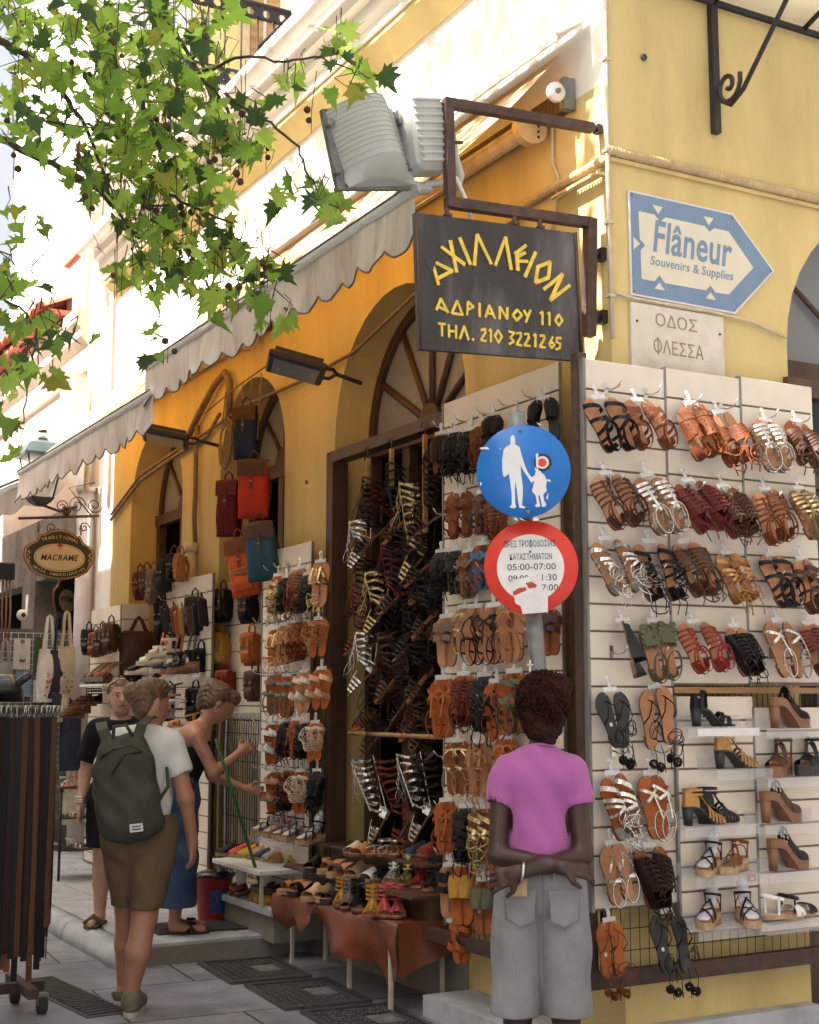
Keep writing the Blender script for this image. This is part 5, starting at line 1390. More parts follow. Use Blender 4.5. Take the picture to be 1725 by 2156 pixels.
PL = [(zP, (670, 770, 240, 540), 'cutpanel', 'darkbrown', 'footbed_dark', 'dark brown', 'left end of the top row behind the blue sign', {}),
      (zP, (765, 860, 225, 520), 'wrap', 'black', 'black_sole', 'black', 'second in the top row left of the blue sign', {}),
      (zP, (865, 955, 215, 520), 'lace', 'black', 'black_sole', 'black', 'third in the top row touching the blue sign edge', {}),
      (zP, (955, 1030, 180, 430), 'bands', 'rust', 'footbed_dark', 'rust', 'peeping out above the left edge of the blue sign', {}),
      (zP, (1015, 1130, 108, 400), 'wideslide', 'black', 'black_sole', 'black', 'rising behind the top of the blue sign', {}),
      (zP, (1300, 1545, -5, 270), 'wideslide', 'black', 'black_sole', 'large black', 'topmost by the corner post with white hanger', dict(vee=-4)),
      (zP, (740, 960, 640, 960), 'cross2', 'rust', 'footbed_dark', 'orange brown', 'left of the blue sign in the second row', {}),
      (zP, (930, 1080, 645, 900), 'cross', 'purple', 'footbed_dark', 'plum brown', 'half hidden by the lower left of the blue sign', {}),
      (zP, (1040, 1180, 700, 960), 'gladiator', 'rust', 'footbed_dark', 'rust', 'between the blue and the red sign', {}),
      (zP, (650, 790, 1050, 1330), 'wrap', 'black', 'black_sole', 'black', 'left end of the third row beside the red sign', {}),
      (zP, (760, 880, 1040, 1340), 'cross', 'black', 'black_sole', 'black crossed', 'second in the third row beside the red sign', {}),
      (zP, (850, 970, 1050, 1370), 'cross2', 'taupe', 'footbed_dark', 'chestnut brown', 'next to the blue pair', {}),
      (zP, (940, 1070, 1000, 1310), 'cross2', 'blue', 'footbed_dark', 'blue leather', 'touching the left rim of the red sign', {}),
      (zQ, (70, 205, 110, 410), 'slide', 'taupe', 'footbed', 'taupe', 'left end of the row under the red sign', {}),
      (zQ, (200, 300, 50, 330), 'bar', 'gold', 'footbed', 'gold strapped tan', 'second in the row under the red sign', {}),
      (zQ, (270, 365, 50, 390), 'thong', 'darkbrown', 'footbed', 'brown strapped tan', 'third in the row under the red sign', {}),
      (zQ, (385, 470, 45, 390), 'sling', 'darkbrown', 'footbed', 'dark strapped tan', 'fourth in the row under the red sign', {}),
      (zQ, (470, 600, 30, 380), 'bar', 'tan', 'footbed', 'plain tan', 'left of the grey signpost under the red sign', {}),
      (zQ, (700, 840, 60, 330), 'slide', 'purple', 'footbed_dark', 'plum metallic', 'right of the grey signpost by the corner post', {}),
      (zQ, (40, 195, 490, 840), 'sling', 'orange', 'footbed_orange', 'orange tan', 'left end of the row left of the dark hair', {}),
      (zQ, (195, 295, 465, 770), 'bands', 'darkred', 'footbed_orange', 'red and orange', 'second in the row left of the dark hair', {}),
      (zQ, (310, 440, 470, 810), 'lace', 'black', 'black_sole', 'black hanging', 'middle of the row left of the dark hair', dict(sticker=True)),
      (zQ, (390, 505, 510, 850), 'thong', 'rust', 'footbed_orange', 'rust', 'fourth in the row left of the dark hair', dict(sticker=True)),
      (zQ, (500, 610, 450, 815), 'cross', 'olive', 'footbed_orange', 'olive and rust', 'touching the signpost left of the dark haired head', {}),
      (zQ, (120, 290, 875, 1190), 'bar', 'gold', 'footbed_dark', 'gold strapped rust', 'large pair left of the pink shoulder', {}),
      (zQ, (275, 395, 880, 1200), 'thong_gold', 'tan', 'footbed', 'braided tan', 'against the pink left shoulder', {}),
      (zQ, (415, 590, 855, 1150), 'bar', 'tan', 'footbed_orange', 'tan', 'mostly hidden behind the pink shoulder', {}),
      (zQ, (65, 205, 1240, 1540), 'sling', 'orange', 'footbed_orange', 'orange leather', 'left end of the row by the bent left elbow', {}),
      (zQ, (205, 310, 1280, 1600), 'lace', 'black', 'black_sole', 'black dangling', 'second in the row by the bent left elbow', {}),
      (zQ, (295, 410, 1285, 1610), 'lace', 'gold', 'footbed_dark', 'gold laced rust', 'just left of the bent elbow', {}),
      (zQ, (400, 515, 1470, 1700), 'sling', 'rust', 'footbed_orange', 'rust', 'beside the wrist of the woman in pink', {}),
      (zQ, (110, 205, 1640, 1940), 'slide', 'black', 'footbed', 'black and tan', 'lowest row left end near the leather table', {}),
      (zQ, (175, 300, 1650, 1980), 'wideslide', 'mustard', 'footbed_orange', 'mustard orange', 'lowest row over the wire mesh', dict(hanger=False)),
      (zQ, (165, 285, 1960, 2100), 'loose', 'orange', 'footbed_orange', 'orange', 'dangling lowest over the wire mesh', {}),
      (zQ, (290, 440, 1730, 2040), 'wideslide', 'olive', 'footbed_dark', 'olive green', 'lowest row beside the denim shorts', dict(sticker=True))]
for z, bb, stl, col, bed, ex, wh, kw in PL: side(z, PX_ - .07, bb, stl, col, bed, ex, wh, **kw)
N_ = 'on the narrow board left of the door'
NL = [((60, 190, 290, 580), 'lace', 'gold', 'footbed_orange', 'gold rust', 'top row left end'), ((125, 245, 300, 560), 'lace', 'black', 'black_sole', 'black', 'top row second'), ((215, 350, 240, 570), 'bands', 'rust', 'footbed', 'rust and tan', 'top row centre'),
      ((305, 390, 280, 550), 'lace', 'grey2', 'black_sole', 'charcoal', 'top row fourth'), ((380, 505, 190, 520), 'thong_gold', 'gold', 'footbed', 'gold emblem tan', 'top row right end'),
      ((55, 145, 690, 960), 'thong_gold', 'gold', 'footbed_orange', 'gold and orange', 'second row left end'), ((130, 215, 660, 950), 'thong_gold', 'bronze', 'footbed', 'bronze', 'second row second'), ((195, 265, 640, 930), 'thong', 'rust', 'footbed', 'rust', 'second row third'),
      ((245, 330, 630, 920), 'cross', 'rust', 'footbed_orange', 'orange brown', 'second row fourth'), ((330, 525, 615, 895), 'wire', 'tan', 'footbed_orange', 'orange', 'second row right end'),
      ((50, 145, 1030, 1320), 'keyslide', 'grey', 'footbed_orange', 'orange grey', 'third row left end'), ((145, 240, 1040, 1340), 'keyslide', 'grey', 'footbed_orange', 'rust and grey', 'third row second'), ((240, 395, 1010, 1310), 'loose', 'cream', 'footbed', 'tan backed', 'third row centre'),
      ((355, 545, 990, 1285), 'loose', 'peach', 'footbed_orange', 'orange', 'third row right end'),
      ((40, 130, 1400, 1690), 'loose', 'white', 'footbed_orange', 'white banded orange', 'fourth row left end'), ((135, 240, 1380, 1640), 'wrap', 'black', 'black_sole', 'black', 'fourth row second'), ((220, 305, 1370, 1650), 'sling', 'rust', 'footbed_orange', 'rust', 'fourth row centre'),
      ((285, 350, 1390, 1650), 'lace', 'black', 'black_sole', 'black', 'fourth row fourth'), ((315, 490, 1390, 1670), 'wire', 'cream', 'footbed_orange', 'cream and orange', 'fourth row right end'),
      ((45, 150, 1760, 2050), 'loose', 'peach', 'footbed_orange', 'pink banded orange', 'bottom row left end'), ((150, 235, 1750, 2040), 'lace', 'darkbrown', 'footbed_orange', 'brown', 'bottom row second'), ((225, 365, 1755, 2060), 'wire', 'cream', 'footbed_orange', 'cream corded rust', 'bottom row centre'), ((340, 490, 1750, 2010), 'wrap', 'black', 'black_sole', 'black', 'bottom row right end')]
for bb, stl, col, bed, ex, wh in NL: side(zN, -.19, bb, stl, col, bed, ex, f'{wh} {N_}'.replace(' on the narrow board left of the door', ' of the narrow board by the door'), turn=-28)

# ------------------------------------------------------------------ tall gladiators hanging in the doorway
BT = Matrix.Translation((0, .05, .06)) @ Matrix.Rotation(R(44), 4, 'X') @ Matrix.Translation((0, -.05, -.06))
def boot_mesh(col, side, shaft=.26, bed='footbed_dark', n=7):
    s = Shoe(side); s.up.use('leather_' + col)
    for t in (.86, .76, .66, .56): s.band(t, t - .01, .012)
    s.spine(.84, .40, .010); s.cup(.06, .24)
    for k in range(n):
        z = .075 + shaft * k / (n - 1); r_ = .034 + .018 * k / (n - 1)
        pts = [BT @ Vector((r_ * math.cos(a), .05 + r_ * 1.1 * math.sin(a), z + .012 * math.sin(a) - .01 * math.cos(a * 1.7 + k))) for a in [R(-60) + R(300) * i / 14 for i in range(15)]]
        c_ = BT @ Vector((0, .05, z)); s.up.ribbon(pts, [p - c_ for p in pts], .012, .0022)
    s.up.ribbon([BT @ Vector((0, -.002 - .005 * k, .05 + (shaft + .03) * k / 5)) for k in range(6)], Vector((0, -1, -.6)), [.03, .034, .038, .042, .044, .04], .003)
    for sg in (-1, 1): s.up.ribbon([BT @ Vector((sg * .012, .088 + .004 * k, .08 + shaft * k / 5)) for k in range(6)], Vector((0, .7, .7)), .006, .003)
    rd = random.Random(len(col) + side)
    for k in range(5): s.up.tube([BT @ Vector((.02 * math.cos(k), .10 + .018 * q * rd.uniform(.2, 1), .09 + shaft - .05 * q + rd.uniform(-.01, .01))) for q in range(6)], .0016, 4)
    s.sole_build(bed, 'sole_edge', heel='low')
    return s.sole.mesh('sandal'), s.up.mesh('straps')
BOOT = {}
def boot(u, v, x, col, label, pitch=40, turn=-40, shaft=.26, sc_=1.0, roll=0, n=7):
    key = (col, shaft)
    if key not in BOOT: BOOT[key] = boot_mesh(col, 1, shaft, n=n)
    a, b = BOOT[key]
    t = thing('gladiator_sandal', label, 'sandals', group='tall gladiator sandals hanging in the doorway')
    p = onx(u, v, x)
    M4 = Matrix.Rotation(R(turn), 4, 'Z') @ Matrix.Rotation(R(roll), 4, 'Y') @ Matrix.Rotation(R(-pitch), 4, 'X') @ Matrix.Scale(sc_, 4) @ Matrix.Translation(-(BT @ Vector((0, .03, shaft + .10))))
    t.matrix_world = Matrix.Translation(p) @ M4
    o = bpy.data.objects.new('sandal', a); C.objects.link(o); o.parent = t
    q = bpy.data.objects.new('straps', b); C.objects.link(q); q.parent = o
    m = nb('raw_wood'); return t
GB = [(870, 1010, -.02, 'gold', 'large pale gold knee high gladiator sandal in the middle of the doorway', 28, 150, .34, 1.05, 0, 9), (760, 1090, -.02, 'silver', 'silver strapped sandal at the upper left of the doorway', 35, 160, .10, 1.0, 0, 4),
      (795, 1200, -.03, 'gold', 'short gold ladder gladiator hanging low left in the doorway', 32, 150, .16, 1.0, 0, 5), (790, 1005, .02, 'black', 'black gladiator in the dark cluster under the lintel left end', 20, 165, .26, 1.0, 0, 7),
      (840, 975, .03, 'black', 'black gladiator under the lintel beside the gold one', 24, 200, .26, 1.0, 0, 7), (925, 950, -.05, 'darkbrown', 'dark brown woven tall gladiator beside the slatwall in the doorway', 10, 170, .26, 1.05, 0, 9),
      (900, 1060, .02, 'darkbrown', 'brown gladiator behind the large gold one', 16, 185, .26, 1.0, 0, 7), (830, 1140, .03, 'darkred', 'red brown wrapped gladiator below the lintel centre', 22, 160, .26, .95, 0, 9), (765, 1230, .02, 'darkred', 'dark red gladiator at the left edge of the doorway', 18, 170, .26, .9, 0, 9),
      (775, 1330, -.02, 'silver', 'narrow silver gladiator low left in the doorway', 20, 160, .16, 1.0, 0, 6), (822, 1335, .02, 'brown', 'rust gladiator with hanging soles in mid doorway', 30, 175, .16, 1.0, 0, 5), (880, 1330, .0, 'darkbrown', 'brown gladiator sandal right of mid doorway', 35, 190, .16, 1.0, 0, 5),
      (870, 1215, .03, 'black', 'black gladiator in the dark middle of the doorway', 20, 175, .26, 1.0, 0, 7), (900, 1200, .0, 'grey2', 'charcoal gladiator beside the slatwall edge', 24, 190, .2, .9, 0, 6),
      (765, 1590, -.03, 'silver', 'silver ladder gladiator leaning at lower left of the doorway', 52, 130, .30, 1.0, 0, 8), (815, 1590, -.02, 'darkred', 'dark red ladder gladiator between two silver ones', 50, 132, .30, 1.0, 0, 8), (862, 1580, -.03, 'silver', 'silver ladder gladiator right of the dark red one', 46, 135, .28, 1.0, 0, 7),
      (905, 1590, -.0, 'darkbrown', 'brown ladder gladiator at the lower right of the doorway', 48, 140, .28, 1.0, 0, 7), (880, 1440, .02, 'brown', 'brown sandal hanging against the door mullion', 40, 150, .16, 1.0, 0, 5), (800, 1440, .04, 'darkbrown', 'dark brown gladiator above the low wooden rod', 20, 165, .2, 1.0, 0, 6), (850, 1110, .05, 'grey2', 'charcoal tall gladiator deep in the doorway', 14, 180, .3, 1.0, 0, 8)]
for (u, v, x, col, lab, pit, turn, sh, scl_, rl, nn_) in GB: boot(u, v, x - .04, col, lab, 34 + pit * .55, 62 + (turn - 150) * .5, sh, scl_, rl, nn_)
dr = random.Random(77)
for k in range(26):
    boot(dr.uniform(765, 925), dr.uniform(985, 1500), dr.uniform(.0, .12), dr.choice(('black', 'darkbrown', 'black', 'brown', 'darkred')), 'dark gladiator sandal hanging in the shadow behind the ladder gladiators', dr.uniform(30, 75), dr.uniform(30, 110), dr.choice((.16, .26)), dr.uniform(.85, 1.05), 0, 6)
# wooden hanger sticks from the lintel
for i, (u, v, l_) in enumerate(((775, 965, .16), (825, 945, .22), (895, 915, .55))):
    p = onx(u, v, -.06); hgr = thing('wooden_hanger', ('short wooden hanger at the left of the lintel', 'wooden hanger in the middle of the lintel', 'long wooden hanger at the right of the lintel')[i], 'hanger', p, group='wooden hangers on the door lintel')
    m = nb('raw_wood'); m.box((-.012, -.010, -l_), (.012, .010, 0)); m.build('stick', hgr)
    m = nb('dark_steel'); m.tube([(0, 0, 0), (0, 0, .05), (.0, .025, .075), (0, .045, .05)], .004, 6); m.build('hook', hgr)
rod = thing('hanging_rod', 'pale wooden rod across the lower doorway holding ladder gladiators', 'rod', onx(835, 1548, -.06))
m = nb('raw_wood'); m.tube([(0, .6, 0), (0, -.5, 0)], .013, 8); m.build('rod', rod)

# ------------------------------------------------------------------ table in front of the door with leather cover
mat('table_leather', (.17, .042, .016), .32, .3, 5, .18, 40, stain=(.09, .02, .01), stain_scale=3, stain_amt=.6)
tb = thing('leather_table', 'low display table under a glossy red brown leather hide, on thin pale legs', 'table', (-.24, 2.12, 0))
ZT_ = .44
m = nb('dark_wood'); m.box((-.16, -.72, ZT_ - .03), (.20, .50, ZT_ - .006)); m.build('tabletop', tb)
for (u, v) in ((823, 2130), (736, 2087), (615, 2036)):
    p = onz(u, v) - Vector((-.24, 2.12, 0))
    m = nb('cream_sole'); m.cbox((p.x, p.y, ZT_ / 2 - .01), (.022, .022, ZT_ - .02), bev=.003); m.build('leg', tb)
for yy in (-.7, .7): m = nb('cream_sole'); m.cbox((.15, yy, ZT_ / 2 - .01), (.022, .022, ZT_ - .02), bev=.003); m.build('leg', tb)
def hide(y0, y1, hem, seed):
    m = nb('table_leather'); P = []
    n = 30; xf = lambda y: -.165 - .09 * (y + .75) / 1.25
    for j in range(n + 1):
        y = y0 + (y1 - y0) * j / n; row_ = []
        f = np.interp(j / n, *hem)
        for k in range(14):
            if k < 6:
                x = .19 + (xf(y) - .19) * k / 5; z = ZT_ + .004 * mnoise.noise((y * 6, x * 6, seed))
            else:
                q = (k - 5) / 8; x = xf(y) - .015 * math.sin(q * 3) - .045 * math.sin(y * 9 + seed) * q - .03 * mnoise.noise((y * 7, q * 2, seed)) * q; z = ZT_ - f * q + .004
            row_.append(Vector((x, y, z)))
        P.append(row_)
    m.grid(P); return m.build('leather_hide', tb)
hide(.035, .56, ((0, .2, .35, .5, .65, .8, 1), (.10, .19, .17, .12, .17, .20, .15)), 1.0)
hide(-.80, .03, ((0, .08, .16, .28, .45, .65, .85, 1), (.22, .32, .36, .24, .23, .24, .19, .12)), 4.0)
m = nb('table_leather'); m.grid([[Vector((xf_, -.80 - .02 * q - .02 * math.sin(xf_ * 20) * q, ZT_ - .27 * q * (1 - .5 * (xf_ + .165) / .35) + .002)) for xf_ in np.linspace(-.165, .19, 9)] for q in np.linspace(0, 1, 7)]); m.build('leather_hide', tb)
# riser shelves behind the table
rs_ = thing('shoe_riser', 'dark stepped riser with rows of mules behind the leather table', 'shelf', (-.02, 2.1, 0))
m = nb('dark_wood'); m.box((-.32, -.80, .555), (-.06, .80, .568)); m.box((-.20, -.78, .44), (-.10, .78, .555)); m.build('lower_shelf', rs_)
m = nb('dark_wood'); m.box((-.14, -.62, .685), (.16, .72, .698)); m.box((-.05, -.60, .569), (.15, .70, .685)); m.build('upper_shelf', rs_)

# ------------------------------------------------------------------ single shoes that stand on something
SOLO = {}
def solo_mesh(kind, col, col2, side):
    key = (kind, col, col2, side)
    if key in SOLO: return SOLO[key]
    extra = None
    if kind in ('mule', 'mule_wedge'):
        s = Shoe(side, .035, .028, .25); s.up.use('leather_' + col); s.vamp(.50, .86, 1.0) if kind == 'mule' else s.band(.76, .66, .05)
        s.sole_build('footbed', 'tan_wood' if col2 == 'wood' else 'black_sole' if col2 == 'black' else 'wood_sole', 'wedge')
    elif kind == 'flat_slide':
        s = Shoe(side, 0, .016); s.up.use('leather_' + col); s.vamp(.50, .84, 1.0) if col2 != 'strap' else (s.band(.84, .6, .016), s.band(.6, .84, .016), s.ankle(.06, .011, 0)); s.sole_build('footbed', 'cream_sole' if col2 == 'cream' else 'sole_edge')
    elif kind == 'ankle_glad':
        s = Shoe(side, 0, .012); s.up.use('leather_' + col)
        for k in range(7): s.band(.88 - k * .075, .84 - k * .075, .012)
        s.spine(.86, .32, .012); s.cup(.07, .24)
        for k in range(4):
            z = .075 + k * .022; pts = [Vector((.036 * math.cos(a), .055 + .042 * math.sin(a), z)) for a in [6.28318 * i / 16 for i in range(17)]]
            s.up.ribbon(pts, [Vector((p.x, p.y - .055, 0)) for p in pts], .011, .003)
        s.up.ribbon([Vector((0, .10, .07)), Vector((0, .10, .15))], Vector((0, 1, 0)), .012, .003)
        s.sole_build('footbed', 'sole_edge', heel='low')
    elif kind == 'espadrille':
        s = Shoe(side, 0, .022); s.up.use('leather_' + col); s.vamp(.44, .985, 1.0, 0, 14, 9); s.cup(.055, .42); s.sole_build('footbed', 'rope_sole')
    elif kind in ('heel', 'heel_glad', 'heel_closed'):
        s = Shoe(side, .066, .008, .235); s.up.use('leather_' + col)
        if kind == 'heel': s.band(.88, .70, .026); s.band(.74, .56, .024); s.band(.45, .12, .022, 1.05); s.cup(.05, .16)
        elif kind == 'heel_glad':
            for k in range(6): s.band(.90 - k * .07, .84 - k * .07, .013)
            s.cup(.065, .26); s.spine(.8, .4, .01)
            for k in range(2):
                z = s.zt(.1) + .045 + .018 * k; pts = [Vector((.035 * math.cos(a), .055 + .04 * math.sin(a), z)) for a in [6.28318 * i / 16 for i in range(17)]]; s.up.ribbon(pts, [Vector((p.x, p.y - .055, 0)) for p in pts], .009, .003)
        s.sole_build('black_sole' if col2 == 'black' else 'footbed', 'black_sole', 'block', 'black_sole')
    elif kind == 'clog':
        s = Shoe(side, .085, .040, .235); s.up.use('leather_' + col); s.vamp(.60, .84, 1.0, 0); s.vamp(.38, .62, 1.15, .95, 14, 6)
        s.sole_build('footbed_dark', 'wood_sole', 'block', 'wood_sole', .035)
    elif kind == 'platform':
        s = Shoe(side, .04, .045, .235); s.up.use('leather_' + col); s.vamp(.62, .86, 1.0); s.band(.5, .3, .03, 1.2); s.ankle(.075, .018, 0); s.sole_build('footbed', 'wood_sole' if col2 != 'black' else 'black_sole', 'wedge', None, .04)
    elif kind == 'wedge':
        s = Shoe(side, .030, .030, .235); s.up.use('leather_' + col); s.band(.86, .52, .009); s.band(.50, .84, .009); s.band(.6, .22, .009); s.band(.24, .6, .009); s.ankle(.075, .010, .02, .95)
        s.sole_build('footbed', 'rope_sole', 'wedge', None, .028)
    elif kind == 'flat_sandal':
        s = Shoe(side, .012, .018, .25); s.up.use('leather_' + col); s.band(.86, .68, .035); s.band(.66, .84, .03); s.ankle(.05, .012, -.03); s.sole_build('footbed' if col != 'white' else 'cream_sole', 'tan_wood', 'wedge')
    elif kind == 'platform_sandal':
        s = Shoe(side, .03, .035, .24); s.up.use('leather_' + col); s.vamp(.58, .86, 1.0); s.ankle(.08, .02, 0); s.sole_build('footbed', 'cream_sole', 'wedge', None, .03)
    SOLO[key] = (s.sole.mesh('sole'), s.up.mesh('upper'))
    return SOLO[key]
def foot_form(side, z0=.03):
    m = nb('milky_plastic'); rings = []
    for t, hgt in ((.93, .008), (.84, .016), (.7, .024), (.55, .036), (.42, .054)):
        rings.append([Vector((co(t, side) + hw(t) * .76 * math.cos(a), t * .235, z0 + .003 + hgt / 2 + hgt / 2 * math.sin(a) + .03 * (1 - t))) for a in [6.28318 * i / 12 for i in range(12)]])
    for y, z, ry, rx in ((.070, .062, .05, .025), (.06, .09, .042, .025), (.055, .125, .036, .026), (.055, .14, .030, .022), (.055, .146, .013, .010)):
        rings.append([Vector((rx * math.cos(a), y - .02 * 0 + ry * math.sin(a) * -1 * -1 * .9, z0 + z - .02 * math.sin(a))) for a in [6.28318 * i / 12 for i in range(12)]])
    m.loft(rings); return m.mesh('foot_form')
FORMS = {}
CATN = dict(mule='mule', mule_wedge='mule', flat_slide='slide sandal', ankle_glad='sandal', espadrille='espadrille', heel='heeled shoe', heel_glad='heeled shoe', clog='clog', platform='platform shoe', wedge='wedge sandal', flat_sandal='sandal', platform_sandal='platform sandal')
def stand(pos, ang, kind, col, col2, label, group, side=1, form=False, sc_=1.0, tilt=0):
    a, b = solo_mesh(kind, col, col2, side)
    t = thing(CATN[kind].replace(' ', '_'), label, CATN[kind], pos, (R(tilt), 0, R(ang)), group); t.scale = (sc_,) * 3
    for n_, me in (('sole', a), ('upper', b)):
        o = bpy.data.objects.new(n_, me); C.objects.link(o); o.parent = t
    if form:
        if side not in FORMS: FORMS[side] = foot_form(side)
        o = bpy.data.objects.new('foot_form', FORMS[side]); C.objects.link(o); o.parent = t
    return t
def on_plane(z, bb, yy, zfix=None):
    """base point of a shoe whose photo box is bb, standing on plane y=yy"""
    u, v = z((bb[0] + bb[2]) / 2, bb[3]); return ony(u, v, yy)
# acrylic shelves with heels on the lower boards
def shelf(x0, x1, zz, label, dp=.11, price=False):
    t = thing('acrylic_shelf', label, 'shelf', (x0, BY - .022, zz), group='clear acrylic shoe shelves')
    m = nb('clear_acrylic'); w_ = x1 - x0
    m.box((0, -dp, -.004), (w_, 0, 0)); m.box((0, -dp - .004, -.045), (w_, -dp, 0)); m.box((0, -.004, 0), (w_, 0, .05)); m.build('tray', t)
    if price: m = nb('paper_white'); m.box((.05, -dp - .006, -.038), (w_ - .01, -dp - .0045, -.006)); m.build('price_strip', t)
    return t
HE = 'shoes on the clear shelves of the lower boards'
def zshelf(bb): u, v = zB((bb[0] + bb[2]) / 2, bb[3]); return ony(u, v, BY - .08)
H_ = [((800, 270, 1075, 440), 'heel', 'black', 'black', 'black block heel mule alone on the highest clear shelf', (730, 1145), 86, 1, False),
      ((935, 515, 1210, 680), 'heel_glad', 'bronze', 'black', 'gold strapped shoe with black block heel on the second shelf', (900, 1215), 86, 1, False),
      ((715, 830, 1055, 1005), 'heel_glad', 'bronze', 'black', 'gold strapped heel in front of a black caged heel', (712, 1140), 82, 1, False),
      ((865, 820, 1130, 980), 'heel_glad', 'grey2', 'black', 'black caged sandal behind the gold strapped heel', None, 82, 1, False),
      ((805, 1080, 1015, 1290), 'wedge', 'darkbrown', 'x', 'rope wedge with dark straps on a plastic foot, fifth shelf left', (780, 1190), -60, 1, True),
      ((985, 1145, 1145, 1280), 'wedge', 'rust', 'x', 'rope wedge with red brown straps beside the plastic foot', None, -65, -1, False),
      ((800, 1380, 1010, 1590), 'wedge', 'darkbrown', 'x', 'rope wedge on a plastic foot, left on the lowest shelf', (790, 1180), -58, 1, True),
      ((1000, 1360, 1180, 1580), 'wedge', 'black', 'x', 'rope wedge on a plastic foot, right on the lowest shelf', None, -25, -1, True),
      ((1255, 230, 1505, 448), 'clog', 'darkbrown', 'x', 'tall brown wooden clog with black lattice strap, top right shelf', (1180, 1560), 84, 1, False),
      ((1215, 560, 1430, 725), 'platform', 'brown', 'x', 'brown leather platform with ankle strap next to black ones', (1190, 1560), -64, 1, False),
      ((1400, 590, 1600, 720), 'platform', 'black', 'black', 'black platform cut by the right edge of the photo', None, -64, -1, False),
      ((1195, 825, 1465, 990), 'clog', 'brown', 'x', 'brown wooden clog with punched leather, third shelf right', (1170, 1560), 84, 1, False),
      ((1240, 1090, 1505, 1262), 'clog', 'grey2', 'x', 'wooden clog with black lattice vamp, fourth shelf right', (1190, 1560), 84, 1, False),
      ((1175, 1430, 1515, 1555), 'flat_sandal', 'white', 'x', 'white flat sandal on the lowest right shelf', (1180, 1560), 80, 1, False),
      ((1340, 1395, 1580, 1525), 'flat_sandal', 'black', 'x', 'black sandal behind the white one on the lowest right shelf', None, 78, 1, False)]
for i, (bb, kind, col, col2, lab, sh, ang, sd, form) in enumerate(H_):
    p = zshelf(bb)
    u0, v0 = zB(bb[0], bb[3]); u1, v1 = zB(bb[2], bb[3])
    if sh:
        a, b = ony(*zB(sh[0], bb[3]), BY - .08), ony(*zB(sh[1], bb[3]), BY - .08)
        nm = lab.split(',')[0]
        shelf(a.x, b.x, p.z - .001, 'clear shelf carrying the ' + ' '.join(lab.split()[:7]).rstrip(','), .13, price=(i in (0,)))
        zl = p.z
    w_ = ony(u1, v1, BY - .08).x - ony(u0, v0, BY - .08).x
    th = R(ang - 90 + (0 if ang > 0 else 180)) if False else None
    q = Vector((p.x, BY - .085, zl + .001))
    if 'behind' in lab: q.y = BY - .05
    # toe direction: angle 86 -> pointing along +x; negative -> pointing out of the wall
    d = Matrix.Rotation(R(-ang if ang > 0 else 180 + ang), 3, 'Z') @ Vector((0, 1, 0)); kl = .235 if kind != 'flat_sandal' else .25
    sc_ = 1.0 if ang < 0 else max(.85, min(1.1, w_ / kl))
    q = q - d * kl * sc_ * .5
    if ang < 0: q.y = BY - .03 if ang > -90 else q.y
    stand(q, -ang if ang > 0 else 180 + ang, kind, col, col2, lab, HE, sd, form, sc_)
# red tag on a shelf edge
tg = thing('price_tag', 'small red price tag clipped to the slatwall seam', 'price tag', ony(*zB(1162, 1312), BY - .02) + Vector((0, -.003, 0)))
m = nb('poppy_red'); m.box((-.022, -.003, -.016), (.022, 0, .016)); m.use('paper_white'); m.box((-.012, -.0045, -.008), (.006, -.0031, .002)); m.build('tag', tg)

